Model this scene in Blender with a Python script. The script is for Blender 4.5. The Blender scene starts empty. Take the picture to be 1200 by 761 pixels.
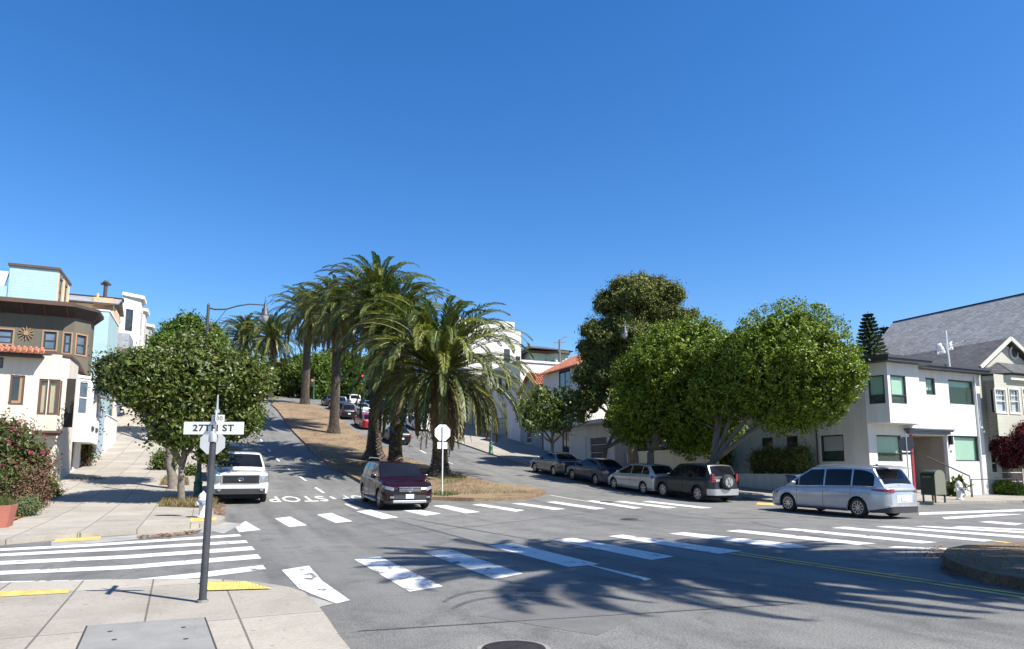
import bpy, bmesh, math, random
import numpy as np
from mathutils import Vector, Matrix
R = math.radians
scene = bpy.context.scene
COL = scene.collection

# ---------------------------------------------------------------- camera
EYE = 1.6
PITCH = math.atan(103/800.)
cam_d = bpy.data.cameras.new('camera')
cam = bpy.data.objects.new('camera', cam_d); COL.objects.link(cam)
cam.location = (0, 0, EYE)
cam.rotation_euler = (math.pi/2 + PITCH, 0, 0)
cam_d.sensor_width = 36; cam_d.lens = 24.0
cam_d.shift_y = 69.5/1200.
cam_d.clip_end = 6000; cam_d.clip_start = .1
scene.camera = cam

# ---------------------------------------------------------------- sky, sun, exposure
SUN_ELEV = 50.; SUN_AZ = 118.          # azimuth clockwise from the view direction
world = bpy.data.worlds.new('World'); scene.world = world; world.use_nodes = True
wn = world.node_tree.nodes; wl = world.node_tree.links
bg = wn['Background']; sky = wn.new('ShaderNodeTexSky')
sky.sky_type = 'NISHITA'; sky.sun_disc = False
sky.sun_elevation = R(SUN_ELEV); sky.sun_rotation = R(SUN_AZ)
sky.air_density = 1.0; sky.dust_density = 0.3; sky.ozone_density = 3.0; sky.altitude = 50
hs = wn.new('ShaderNodeHueSaturation'); hs.inputs['Saturation'].default_value = 1.33; hs.inputs['Hue'].default_value = .5065
wl.new(sky.outputs[0], hs.inputs['Color']); wl.new(hs.outputs[0], bg.inputs[0]); bg.inputs[1].default_value = 0.094
sun_d = bpy.data.lights.new('sun', 'SUN'); sun = bpy.data.objects.new('sun', sun_d); COL.objects.link(sun)
sun_d.energy = 5.0; sun_d.angle = R(0.55); sun_d.color = (1.0, .955, .88)
sv = Vector((math.sin(R(SUN_AZ))*math.cos(R(SUN_ELEV)), math.cos(R(SUN_AZ))*math.cos(R(SUN_ELEV)), math.sin(R(SUN_ELEV))))
sun.rotation_euler = sv.to_track_quat('Z', 'Y').to_euler()
sun.location = (30, -20, 60)
scene.view_settings.view_transform = 'Standard'; scene.view_settings.look = 'None'
scene.view_settings.exposure = 1.08; scene.view_settings.gamma = 1.0
scene.cycles.max_bounces = 8; scene.cycles.transparent_max_bounces = 12

# ---------------------------------------------------------------- street frame and terrain
ANG = R(24)                            # the avenue runs 24 degrees left of the view
DV = (-math.sin(ANG), math.cos(ANG)); EV = (math.cos(ANG), math.sin(ANG))
def W(t, s): return (EV[0]*t + DV[0]*s, EV[1]*t + DV[1]*s)
GS = [-400,18,22,27,32,36,40,46,53,61,69,78,86,96,110,125,150,200,300,420,700]
GZ = [0,0,.1,.3,.6,1.0,1.4,1.95,2.9,4.2,5.5,7.4,9,10.6,12.7,14.5,17.3,22,29,33,35]
_lat = np.arange(-400, 700); _g = np.interp(_lat, GS, GZ)
_k = np.array([.1,.2,.4,.2,.1]); _g2 = np.convolve(_g, _k, 'same'); _g2[:3] = _g[:3]; _g2[-3:] = _g[-3:]
def G(s): return float(np.interp(s, _lat, _g2))
def ray(x, y):
    r = (x-600)/800.; u = -(y-450)/800.
    return (r, math.cos(PITCH)-u*math.sin(PITCH), math.sin(PITCH)+u*math.cos(PITCH))
def at(x, y, off=0.):                  # where a line of sight meets the terrain: (t, s)
    d = ray(x, y); h = math.hypot(d[0], d[1]); lo = 1.
    D = 1.
    while D < 400:
        X, Y, Z = d[0]/h*D, d[1]/h*D, d[2]/h*D+EYE
        s = X*DV[0]+Y*DV[1]
        if Z <= G(s)+off:
            a, b = D-.25, D
            for _ in range(20):
                m = (a+b)/2; s = (d[0]*DV[0]+d[1]*DV[1])/h*m
                if d[2]/h*m+EYE <= G(s)+off: b = m
                else: a = m
            X, Y = d[0]/h*b, d[1]/h*b
            return (X*EV[0]+Y*EV[1], X*DV[0]+Y*DV[1])
        D += .25
    return None
def far(x, y, D):                      # point at plan distance D: (t, s, z)
    d = ray(x, y); h = math.hypot(d[0], d[1]); X, Y = d[0]/h*D, d[1]/h*D
    return (X*EV[0]+Y*EV[1], X*DV[0]+Y*DV[1], d[2]/h*D+EYE)
def on_s(s0, x, y):
    d = ray(x, y); k = s0/(d[0]*DV[0]+d[1]*DV[1]); return ((d[0]*EV[0]+d[1]*EV[1])*k, d[2]*k+EYE)
def on_t(t0, x, y):
    d = ray(x, y); k = t0/(d[0]*EV[0]+d[1]*EV[1]); return ((d[0]*DV[0]+d[1]*DV[1])*k, d[2]*k+EYE)
def on_edge(p0, p1, x, y):             # along a wall p0->p1 given in (t, s): (distance, z)
    a = W(*p0); b = W(*p1); ux, uy = b[0]-a[0], b[1]-a[1]; L = math.hypot(ux, uy); ux /= L; uy /= L
    nx, ny = uy, -ux; d = ray(x, y)
    k = (a[0]*nx+a[1]*ny)/(d[0]*nx+d[1]*ny)
    return ((d[0]*k-a[0])*ux+(d[1]*k-a[1])*uy, d[2]*k+EYE)
def zfor(t, s, y):                     # height above (t,s) that appears at picture row y
    X, Y = W(t, s); c, n = math.cos(PITCH), math.sin(PITCH)
    q = -(y-450)/800.                  # (up.P)/(fwd.P) = q
    return EYE + Y*(n+q*c)/(c-q*n)

# ---------------------------------------------------------------- tagging and mesh helpers
def tag(o, label=None, cat=None, group=None, kind=None):
    if label: o['label'] = label
    if cat: o['category'] = cat
    if group: o['group'] = group
    if kind: o['kind'] = kind
    return o
def thing(name, label, cat, t, s, z=None, yaw=0., group=None):
    o = bpy.data.objects.new(name, None); COL.objects.link(o)
    x, y = W(t, s); o.location = (x, y, G(s) if z is None else z); o.rotation_euler = (0, 0, ANG+yaw)
    o.empty_display_size = .3
    return tag(o, label, cat, group)
class MB:
    def __init__(s): s.v = []; s.f = []; s.m = []
    def add(s, vs, fs, m=0):
        n = len(s.v); s.v += [tuple(map(float, v)) for v in vs]; s.f += [tuple(n+i for i in f) for f in fs]; s.m += [m]*len(fs); return s
    def box(s, x0, x1, y0, y1, z0, z1, m=0):
        return s.add([(x0,y0,z0),(x1,y0,z0),(x1,y1,z0),(x0,y1,z0),(x0,y0,z1),(x1,y0,z1),(x1,y1,z1),(x0,y1,z1)],
              [(3,2,1,0),(4,5,6,7),(0,1,5,4),(1,2,6,5),(2,3,7,6),(3,0,4,7)], m)
    def obox(s, c, ax, ay, az, m=0):   # centre and three half-axis vectors
        c = Vector(c); ax = Vector(ax); ay = Vector(ay); az = Vector(az)
        vs = [c+i*ax+j*ay+k*az for k in (-1,1) for j in (-1,1) for i in (-1,1)]
        return s.add(vs, [(0,2,3,1),(4,5,7,6),(0,1,5,4),(2,6,7,3),(0,4,6,2),(1,3,7,5)], m)
    def bar(s, a, b, w, h=None, m=0):
        a = Vector(a); b = Vector(b); d = b-a; L = d.length; d.normalize(); h = h or w
        u = d.cross(Vector((0,0,1)));
        if u.length < 1e-3: u = Vector((1,0,0))
        u.normalize(); v = u.cross(d)
        return s.obox((a+b)/2, d*L/2, u*w/2, v*h/2, m)
    def quad(s, a, b, c, d, m=0): return s.add([a,b,c,d], [(0,1,2,3)], m)
    def prism(s, poly, z0, z1, m=0):   # plan polygon, counter-clockwise
        n = len(poly); z1f = z1 if callable(z1) else (lambda x, y: z1)
        vs = [(x,y,z0) for x,y in poly]+[(x,y,z1f(x,y)) for x,y in poly]
        return s.add(vs, [tuple(range(n-1,-1,-1)), tuple(range(n,2*n))]+[(i,(i+1)%n,n+(i+1)%n,n+i) for i in range(n)], m)
    def slab(s, pts, off, m=0):        # closed outline extruded along a vector
        n = len(pts); o = Vector(off); vs = [Vector(p) for p in pts]+[Vector(p)+o for p in pts]
        return s.add(vs, [tuple(range(n-1,-1,-1)), tuple(range(n,2*n))]+[(i,(i+1)%n,n+(i+1)%n,n+i) for i in range(n)], m)
    def tube(s, pts, rad, n=8, m=0, cap=True):
        pts = [Vector(p) for p in pts]; k = len(pts); rad = rad if hasattr(rad, '__len__') else [rad]*k
        vs = []; up = Vector((.3,.9,.2)).normalized(); pu = None
        for i, p in enumerate(pts):
            d = (pts[min(i+1,k-1)]-pts[max(i-1,0)]).normalized()
            u = (pu - d*pu.dot(d)) if pu is not None else d.cross(up)
            if u.length < 1e-4: u = d.cross(Vector((1,0,0)))
            u.normalize(); pu = u; v = d.cross(u)
            for j in range(n):
                a = 2*math.pi*j/n; vs.append(p+(u*math.cos(a)+v*math.sin(a))*rad[i])
        fs = [(i*n+j, i*n+(j+1)%n, (i+1)*n+(j+1)%n, (i+1)*n+j) for i in range(k-1) for j in range(n)]
        if cap: fs += [tuple(range(n-1,-1,-1)), tuple((k-1)*n+j for j in range(n))]
        return s.add(vs, fs, m)
    def lathe(s, prof, c=(0,0,0), n=16, axis='z', m=0, cap=True):
        vs = []; k = len(prof)
        for r, h in prof:
            for j in range(n):
                a = 2*math.pi*j/n; x, y = r*math.cos(a), r*math.sin(a)
                vs.append({'z': (c[0]+x, c[1]+y, c[2]+h), 'y': (c[0]+x, c[1]+h, c[2]+y), 'x': (c[0]+h, c[1]+x, c[2]+y)}[axis])
        fs = [(i*n+j, i*n+(j+1)%n, (i+1)*n+(j+1)%n, (i+1)*n+j) for i in range(k-1) for j in range(n)]
        if cap: fs += [tuple(range(n-1,-1,-1)), tuple((k-1)*n+j for j in range(n))]
        return s.add(vs, fs, m)
    def grid(s, P, m=0, flip=False):   # P[i][j] points
        a, b = len(P), len(P[0]); vs = [q for r in P for q in r]
        fs = [(i*b+j, (i+1)*b+j, (i+1)*b+j+1, i*b+j+1) for i in range(a-1) for j in range(b-1)]
        if flip: fs = [f[::-1] for f in fs]
        return s.add(vs, fs, m)
    def build(s, name, mats, parent=None, smooth=False, fix=True, bevel=0.):
        me = bpy.data.meshes.new(name); me.from_pydata(s.v, [], s.f)
        mats = mats if isinstance(mats, (list, tuple)) else [mats]
        for q in mats: me.materials.append(q)
        me.polygons.foreach_set('material_index', s.m)
        if fix:
            bm = bmesh.new(); bm.from_mesh(me); bmesh.ops.remove_doubles(bm, verts=bm.verts, dist=1e-5)
            bmesh.ops.recalc_face_normals(bm, faces=bm.faces); bm.to_mesh(me); bm.free()
        if smooth:
            me.polygons.foreach_set('use_smooth', [True]*len(me.polygons))
            if smooth is not True:
                me.set_sharp_from_angle(angle=R(smooth))
        me.update()
        o = bpy.data.objects.new(name, me); COL.objects.link(o)
        if parent is not None: o.parent = parent
        if bevel:
            b = o.modifiers.new('b', 'BEVEL'); b.width = bevel; b.segments = 2; b.limit_method = 'ANGLE'; b.angle_limit = R(40)
        return o
def street(o): o.rotation_euler = (0, 0, ANG); return o
def conform(polys, off, name, mats, skirt=0., kind='structure', inset=0., extra=None):
    """lay plan polygons (t,s) on the terrain; skirt = depth of their side faces; inset = kerb width (material 0 kerb, 1 inside)"""
    bm = bmesh.new()
    for poly in polys:
        f = bm.faces.new([bm.verts.new((p[0], p[1], 0)) for p in poly])
        if f.calc_area() and f.normal.z < 0: f.normal_flip()
        f.normal_update()
        if f.normal.z < 0: f.normal_flip()
        if inset:
            r = bmesh.ops.inset_region(bm, faces=[f], thickness=inset, use_even_offset=True)
            for q in r['faces']: q.material_index = 0
            f.material_index = 1
    ss = [v.co.y for v in bm.verts]
    for k in range(int(max(16, math.floor(min(ss)))), int(min(430, math.ceil(max(ss))))+1):
        if k > 130 and k % 5: continue
        bmesh.ops.bisect_plane(bm, geom=list(bm.verts)+list(bm.edges)+list(bm.faces), plane_co=(0,k,0), plane_no=(0,1,0), dist=1e-5)
    if skirt:
        be = [e for e in bm.edges if e.is_boundary]
        r = bmesh.ops.extrude_edge_only(bm, edges=be)
        low = set(v for v in r['geom'] if isinstance(v, bmesh.types.BMVert))
        for v in bm.verts: v.co.z = G(v.co.y)+off-(skirt if v in low else 0)
    else:
        for v in bm.verts: v.co.z = G(v.co.y)+off
    bmesh.ops.recalc_face_normals(bm, faces=bm.faces)
    tri = [f for f in bm.faces if len(f.verts) > 4]
    bmesh.ops.triangulate(bm, faces=tri)
    up = [f for f in bm.faces if abs(f.normal.z) > .5]
    if up and sum(f.normal.z for f in up) < 0: bmesh.ops.reverse_faces(bm, faces=bm.faces)
    me = bpy.data.meshes.new(name); bm.to_mesh(me); bm.free()
    for q in (mats if isinstance(mats, list) else [mats]): me.materials.append(q)
    o = bpy.data.objects.new(name, me); COL.objects.link(o); street(o)
    if kind: o['kind'] = kind
    return o
# ---------------------------------------------------------------- materials
M = {}
def nt(name):
    m = bpy.data.materials.new(name); m.use_nodes = True; M[name] = m
    n = m.node_tree.nodes; return m, n, m.node_tree.links, n['Principled BSDF']
def ramp(n, stops):
    r = n.new('ShaderNodeValToRGB'); e = r.color_ramp.elements
    while len(e) < len(stops): e.new(.5)
    for i, (p, c) in enumerate(stops): e[i].position = p; e[i].color = (*c, 1) if len(c) == 3 else c
    return r
def noise(n, l, scale, detail=4, rough=.55, co=None, dist=0.):
    x = n.new('ShaderNodeTexNoise'); x.inputs['Scale'].default_value = scale; x.inputs['Detail'].default_value = detail
    x.inputs['Roughness'].default_value = rough; x.inputs['Distortion'].default_value = dist
    if co: l.new(co, x.inputs['Vector'])
    return x
def mixc(n, l, f, a, b, mode='MIX'):
    x = n.new('ShaderNodeMix'); x.data_type = 'RGBA'; x.blend_type = mode
    for sock, val in ((x.inputs[0], f), (x.inputs[6], a), (x.inputs[7], b)):
        if isinstance(val, (int, float)): sock.default_value = val
        elif isinstance(val, (tuple, list)): sock.default_value = (*val, 1)
        else: l.new(val, sock)
    return x.outputs[2]
def coords(n, l, sc=None, obj=True):
    t = n.new('ShaderNodeTexCoord'); o = t.outputs['Object' if obj else 'Generated']
    if sc:
        mp = n.new('ShaderNodeMapping'); mp.inputs['Scale'].default_value = sc; l.new(o, mp.inputs[0]); o = mp.outputs[0]
    return o
def bump(n, l, b, src, strength, dist=.02):
    x = n.new('ShaderNodeBump'); x.inputs['Strength'].default_value = strength; x.inputs['Distance'].default_value = dist
    l.new(src, x.inputs['Height']); l.new(x.outputs[0], b.inputs['Normal']); return x
def sc3(c, k): return tuple(min(1, v*k) for v in c)
def plain(name, c, rough=.7, var=.12, scale=1.2, metal=0., bmp=0., spec=None, coat=0., fine=30):
    m, n, l, b = nt(name); co = coords(n, l)
    a = noise(n, l, scale, 6, .65, co)
    r = ramp(n, [(.3, sc3(c, 1-var)), (.7, sc3(c, 1+var*.6))]); l.new(a.outputs[0], r.inputs[0]); l.new(r.outputs[0], b.inputs['Base Color'])
    b.inputs['Roughness'].default_value = rough; b.inputs['Metallic'].default_value = metal
    if spec is not None: b.inputs['Specular IOR Level'].default_value = spec
    if coat: b.inputs['Coat Weight'].default_value = coat; b.inputs['Coat Roughness'].default_value = .03
    if bmp: f = noise(n, l, fine, 4, .6, co); bump(n, l, b, f.outputs[0], bmp)
    return m
def stucco(name, c, stain=.18):
    m, n, l, b = nt(name); co = coords(n, l)
    big = noise(n, l, .5, 5, .6, co); st = noise(n, l, 1, 5, .7, coords(n, l, (2.2,2.2,.25)))
    r = ramp(n, [(.35, sc3(c, .92)), (.7, c)]); l.new(big.outputs[0], r.inputs[0])
    r2 = ramp(n, [(.35, (1-stain,)*3), (.6, (1,1,1))]); l.new(st.outputs[0], r2.inputs[0])
    l.new(mixc(n, l, 1., r.outputs[0], r2.outputs[0], 'MULTIPLY'), b.inputs['Base Color'])
    b.inputs['Roughness'].default_value = .85
    f = noise(n, l, 60, 4, .7, co); bump(n, l, b, f.outputs[0], .25, .01); return m
def siding(name, c, pitch=.18):
    m, n, l, b = nt(name); co = coords(n, l)
    w = n.new('ShaderNodeTexWave'); w.wave_type = 'BANDS'; w.bands_direction = 'Z'; w.wave_profile = 'SAW'
    w.inputs['Scale'].default_value = 1/(pitch*20/ (2*math.pi)) if False else .314/pitch; l.new(co, w.inputs['Vector'])
    r = ramp(n, [(0, sc3(c, .45)), (.1, c), (1, sc3(c, .95))]); l.new(w.outputs[0], r.inputs[0])
    nz = noise(n, l, 1.1, 6, .7, co); r2 = ramp(n, [(.3, (.86,.86,.86)), (.65, (1,1,1))]); l.new(nz.outputs[0], r2.inputs[0])
    l.new(mixc(n, l, 1., r.outputs[0], r2.outputs[0], 'MULTIPLY'), b.inputs['Base Color'])
    b.inputs['Roughness'].default_value = .7; bump(n, l, b, w.outputs[0], .5, .02); return m
# asphalt with patches, cracks, oil and wear
m, n, l, b = nt('asphalt'); co = coords(n, l)
a = noise(n, l, .18, 5, .6, co); g = noise(n, l, 45, 3, .8, co); st = noise(n, l, 1.3, 6, .7, co, .6)
tr = noise(n, l, 1., 4, .6, coords(n, l, (1.4,.07,1)))
r = ramp(n, [(.3, (.108,.106,.101)), (.7, (.15,.146,.138))]); l.new(a.outputs[0], r.inputs[0])
r2 = ramp(n, [(.34, (.45,.45,.45)), (.5, (1,1,1)), (.68, (1.7,1.7,1.66))]); l.new(g.outputs[0], r2.inputs[0])
r3 = ramp(n, [(.32, (.70,.70,.70)), (.5, (1,1,1)), (.75, (1.12,1.12,1.1))]); l.new(st.outputs[0], r3.inputs[0])
r4 = ramp(n, [(.33, (.76,.76,.77)), (.55, (1.06,1.06,1.05))]); l.new(tr.outputs[0], r4.inputs[0])
c1 = mixc(n, l, 1., r.outputs[0], r2.outputs[0], 'MULTIPLY'); c1 = mixc(n, l, 1., c1, r3.outputs[0], 'MULTIPLY'); c1 = mixc(n, l, 1., c1, r4.outputs[0], 'MULTIPLY')
vo = n.new('ShaderNodeTexVoronoi'); vo.feature = 'DISTANCE_TO_EDGE'; vo.inputs['Scale'].default_value = .22
wob = noise(n, l, 1.1, 5, .7, co); mx = n.new('ShaderNodeVectorMath'); mx.operation = 'MULTIPLY_ADD'; l.new(wob.outputs['Color'], mx.inputs[0]); mx.inputs[1].default_value = (1.5,1.5,0); l.new(co, mx.inputs[2]); l.new(mx.outputs[0], vo.inputs['Vector'])
rc = ramp(n, [(0, (.7,.7,.7)), (.0025, (.8,.8,.8)), (.005, (1,1,1))]); l.new(vo.outputs[0], rc.inputs[0])
c1 = mixc(n, l, 1., c1, rc.outputs[0], 'MULTIPLY')
l.new(c1, b.inputs['Base Color']); b.inputs['Roughness'].default_value = .82
bump(n, l, b, g.outputs[0], .6, .012)
# concrete paving with score lines
def paving(name, c, cw, ch, line=.012, rotz=0., off=0.):
    m, n, l, b = nt(name); co = coords(n, l)
    mp = n.new('ShaderNodeMapping'); mp.inputs['Rotation'].default_value = (0,0,rotz); mp.inputs['Location'].default_value = (off,off*.6,0); l.new(co, mp.inputs[0])
    br = n.new('ShaderNodeTexBrick'); br.offset = 0; br.inputs['Scale'].default_value = 1; br.inputs['Brick Width'].default_value = cw; br.inputs['Row Height'].default_value = ch
    br.inputs['Mortar Size'].default_value = line; br.inputs['Mortar Smooth'].default_value = .2; br.inputs['Bias'].default_value = 0
    br.inputs['Color1'].default_value = (*sc3(c, .86), 1); br.inputs['Color2'].default_value = (*sc3(c, 1.06), 1); br.inputs['Mortar'].default_value = (*sc3(c, .38), 1)
    l.new(mp.outputs[0], br.inputs['Vector'])
    s1 = noise(n, l, .9, 6, .7, co, .5); r1 = ramp(n, [(.3, (.78,.77,.75)), (.55, (1,1,1)), (.8, (1.08,1.07,1.04))]); l.new(s1.outputs[0], r1.inputs[0])
    s2 = noise(n, l, 38, 3, .8, co); r2 = ramp(n, [(.35, (.82,.82,.82)), (.6, (1.06,1.06,1.06))]); l.new(s2.outputs[0], r2.inputs[0])
    s3 = noise(n, l, 9, 2, .5, co); r3 = ramp(n, [(.26, (.55,.52,.48)), (.30, (1,1,1))]); l.new(s3.outputs[0], r3.inputs[0])
    q = mixc(n, l, 1., br.outputs[0], r1.outputs[0], 'MULTIPLY'); q = mixc(n, l, 1., q, r2.outputs[0], 'MULTIPLY'); q = mixc(n, l, 1., q, r3.outputs[0], 'MULTIPLY')
    l.new(q, b.inputs['Base Color']); b.inputs['Roughness'].default_value = .88
    mth = n.new('ShaderNodeMath'); mth.operation = 'SUBTRACT'; mth.inputs[0].default_value = 1; l.new(br.outputs['Fac'], mth.inputs[1]); bump(n, l, b, mth.outputs[0], .6, .02)
    return m
paving('paving_near', (.315,.285,.24), .86, 2.6, .011, R(-2), .2)
paving('paving_left', (.315,.285,.24), 1.2, 1.5, .012, 0, .3)
paving('paving_right', (.29,.265,.225), 1.5, 1.5, .012, 0, .1)
plain('tyre_mark', (.075,.074,.072), .75, .35, 5); plain('tar', (.045,.045,.046), .5, .3, 5)
plain('asphalt_patch', (.118,.115,.108), .85, .22, 2, bmp=.6, fine=45)
plain('kerb', (.33,.30,.25), .85, .3, 2.5, bmp=.5)
plain('kerb_dark', (.21,.2,.19), .9, .4, 2.5, bmp=.6)
plain('gutter', (.27,.26,.24), .9, .25, 1.5, bmp=.4)
plain('vault_lid', (.225,.22,.205), .75, .18, 3, bmp=.5, fine=90)
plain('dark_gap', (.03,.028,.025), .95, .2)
plain('iron', (.040,.032,.03), .6, .5, 9, metal=.4, bmp=.6, fine=40)
plain('tactile', (.52,.37,.10), .8, .35, 6, bmp=.3)
def worn(name, c, lo=.36, hi=.42, base=(.12,.12,.12)):
    m, n, l, b = nt(name); co = coords(n, l)
    a = noise(n, l, 1.7, 8, .75, co, .8); g = noise(n, l, 50, 3, .8, co)
    r = ramp(n, [(lo, (0,0,0)), (hi, (1,1,1))]); l.new(a.outputs[0], r.inputs[0])
    r2 = ramp(n, [(.3, sc3(c, .72)), (.55, c)]); l.new(g.outputs[0], r2.inputs[0])
    l.new(mixc(n, l, r.outputs[0], base, r2.outputs[0]), b.inputs['Base Color']); b.inputs['Roughness'].default_value = .7; return m
worn('road_paint', (.58,.575,.55), .385, .42)
worn('road_paint_worn', (.58,.575,.55), .43, .46)
worn('yellow_paint', (.55,.38,.09), .34, .45)
worn('cream_paint', (.5,.45,.33), .34, .42)
m, n, l, b = nt('dry_grass_ground'); co = coords(n, l)
a = noise(n, l, .5, 6, .7, co, .4); g = noise(n, l, 14, 5, .8, co)
r = ramp(n, [(.28, (.10,.062,.04)), (.42, (.19,.125,.08)), (.58, (.26,.195,.125)), (.78, (.17,.155,.075))]); l.new(a.outputs[0], r.inputs[0])
r2 = ramp(n, [(.35, (.5,.48,.42)), (.6, (1.1,1.08,1.02))]); l.new(g.outputs[0], r2.inputs[0])
l.new(mixc(n, l, 1., r.outputs[0], r2.outputs[0], 'MULTIPLY'), b.inputs['Base Color']); b.inputs['Roughness'].default_value = 1; bump(n, l, b, g.outputs[0], 1., .06)
plain('soil', (.12,.085,.055), 1., .35, 1.5, bmp=.8, fine=12)
plain('far_ground', (.10,.11,.055), 1., .4, .03)
stucco('white_stucco', (.63,.615,.585), .14)
stucco('cream_stucco', (.62,.56,.47), .12)
stucco('white_trim', (.70,.70,.69), .08)
stucco('olive_stucco', (.125,.112,.082), .15)
stucco('peach_stucco', (.66,.47,.29), .12)
stucco('tan_stucco', (.36,.34,.29), .2)
stucco('grey_stucco', (.34,.34,.33), .2)
stucco('off_white', (.66,.64,.6), .15)  # warm off-white stucco, slightly paler than the white one
siding('teal_siding', (.38,.54,.56), .22); siding('grey_siding', (.47,.46,.38), .2); siding('sage_siding', (.42,.5,.44), .2); siding('yellow_siding', (.55,.45,.2), .2)
plain('trim_grey', (.53,.51,.44), .6, .06); plain('dark_trim', (.035,.037,.045), .5, .2); plain('brown_trim', (.10,.055,.04), .6, .2); plain('wood_frame', (.32,.20,.11), .6, .15)
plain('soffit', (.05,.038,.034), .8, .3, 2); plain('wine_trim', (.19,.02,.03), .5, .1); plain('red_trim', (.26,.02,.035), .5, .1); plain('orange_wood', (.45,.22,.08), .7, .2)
plain('blue_wall', (.32,.41,.50), .7, .1); plain('garage_door', (.35,.34,.31), .6, .1); plain('dark_door', (.035,.03,.03), .5, .2); plain('black_metal', (.02,.02,.022), .45, .2)
plain('eave_metal', (.12,.13,.16), .45, .2); plain('blind', (.42,.66,.50), .7, .06); plain('blind_wood', (.62,.48,.30), .7, .1)
def shingles(name, c, var=.3, w=.33, h=.18):
    m, n, l, b = nt(name); uv = n.new('ShaderNodeUVMap')
    br = n.new('ShaderNodeTexBrick'); br.inputs['Scale'].default_value = 1; br.inputs['Brick Width'].default_value = w; br.inputs['Row Height'].default_value = h
    br.inputs['Mortar Size'].default_value = .012; br.inputs['Color1'].default_value = (*sc3(c, 1-var), 1); br.inputs['Color2'].default_value = (*sc3(c, 1+var), 1); br.inputs['Mortar'].default_value = (*sc3(c, .4), 1)
    l.new(uv.outputs[0], br.inputs['Vector'])
    nz = noise(n, l, .8, 5, .7, coords(n, l)); r2 = ramp(n, [(.3, (.8,.8,.8)), (.7, (1.1,1.1,1.1))]); l.new(nz.outputs[0], r2.inputs[0])
    l.new(mixc(n, l, 1., br.outputs[0], r2.outputs[0], 'MULTIPLY'), b.inputs['Base Color']); b.inputs['Roughness'].default_value = .95
    bump(n, l, b, br.outputs['Fac'], -.6, .02); return m
shingles('grey_shingle', (.25,.25,.255), .22); shingles('dark_shingle', (.075,.075,.08))
plain('clay_tile', (.40,.155,.09), .8, .45, 2.5, bmp=.3)
# glass panes (dark, reflecting)
def glass(name, c, rough=.06):
    m, n, l, b = nt(name); co = coords(n, l); a = noise(n, l, .6, 3, .5, co)
    r = ramp(n, [(.35, sc3(c, .6)), (.65, sc3(c, 1.3))]); l.new(a.outputs[0], r.inputs[0]); l.new(r.outputs[0], b.inputs['Base Color'])
    b.inputs['Roughness'].default_value = rough; b.inputs['Specular IOR Level'].default_value = .3 if name == 'car_glass' else .8; b.inputs['Coat Weight'].default_value = 0 if name == 'car_glass' else .3
    w = noise(n, l, 1.2, 2, .5, co); bump(n, l, b, w.outputs[0], .08, .05); return m
glass('pane', (.03,.035,.035)); glass('pane_green', (.10,.16,.13)); glass('car_glass', (.008,.009,.011), .04); glass('blue_pane', (.12,.16,.2))
m, n, l, b = nt('clear_pane'); b.inputs['Base Color'].default_value = (.12,.2,.16,1); b.inputs['Roughness'].default_value = .03; b.inputs['Alpha'].default_value = .16; b.inputs['Specular IOR Level'].default_value = .8
# foliage
def leaf(name, c1, c2, tr=.25, rough=.5, spec=.4, c3=None, p3=.0):
    m, n, l, b = nt(name); g = n.new('ShaderNodeNewGeometry')
    st = [(0, c1), (.75, c2)]
    if c3: st = [(0, c1), (.7-p3*.2, c2), (1-p3, c2), (1-p3+.01, c3)]
    r = ramp(n, st); l.new(g.outputs['Random Per Island'], r.inputs[0]); l.new(r.outputs[0], b.inputs['Base Color'])
    b.inputs['Roughness'].default_value = rough; b.inputs['Specular IOR Level'].default_value = spec
    t = n.new('ShaderNodeBsdfTranslucent'); k = mixc(n, l, 1., r.outputs[0], (1.5,1.7,.7), 'MULTIPLY'); l.new(k, t.inputs[0])
    mx = n.new('ShaderNodeMixShader'); mx.inputs[0].default_value = tr; l.new(b.outputs[0], mx.inputs[1]); l.new(t.outputs[0], mx.inputs[2])
    l.new(mx.outputs[0], n['Material Output'].inputs[0]); return m
leaf('magnolia_leaf', (.020,.038,.009), (.10,.128,.024), .18, .42, .32, (.17,.14,.05), .05)
leaf('ficus_leaf', (.022,.046,.006), (.165,.225,.018), .2, .5, .3); leaf('dark_leaf', (.016,.030,.009), (.055,.075,.02), .2, .5, .3)
leaf('cypress_leaf', (.038,.056,.016), (.165,.175,.05), .1, .7, .2)
leaf('street_leaf', (.03,.055,.014), (.12,.16,.03), .3, .5, .4, (.25,.2,.05), .06)
leaf('far_leaf', (.035,.062,.012), (.11,.165,.025), .3, .6, .3)
leaf('red_leaf', (.035,.006,.010), (.11,.018,.028), .3, .5, .3)
leaf('bush_leaf', (.03,.055,.015), (.12,.15,.04), .25, .6, .3)
leaf('sage_leaf', (.06,.08,.03), (.14,.16,.08), .2, .8, .2)
leaf('bougain_leaf', (.05,.07,.025), (.10,.12,.04), .3, .7, .3, (.26,.05,.09), .14)
leaf('twig_leaf', (.06,.04,.025), (.17,.12,.075), .1, .9, .1, (.2,.06,.07), .12)
leaf('pine_leaf', (.012,.028,.012), (.035,.06,.022), .1, .8, .2)
leaf('palm_leaf', (.026,.045,.012), (.085,.105,.028), .22, .45, .4); leaf('palm_light', (.07,.09,.022), (.19,.20,.055), .25, .42, .4); leaf('palm_old', (.07,.075,.025), (.20,.18,.07), .2, .55, .3)
leaf('palm_young', (.025,.055,.012), (.07,.11,.025), .25, .42, .5)
leaf('palm_dead', (.12,.085,.045), (.24,.175,.10), .15, .8, .2)
leaf('straw', (.13,.095,.05), (.27,.20,.115), .2, .9, .1, (.14,.17,.05), .12)
leaf('litter', (.12,.05,.02), (.28,.15,.07), .1, .9, .1)
plain('rachis', (.26,.26,.09), .5, .2)
plain('bark_grey', (.17,.145,.12), .95, .4, 6, bmp=1., fine=14)
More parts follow.
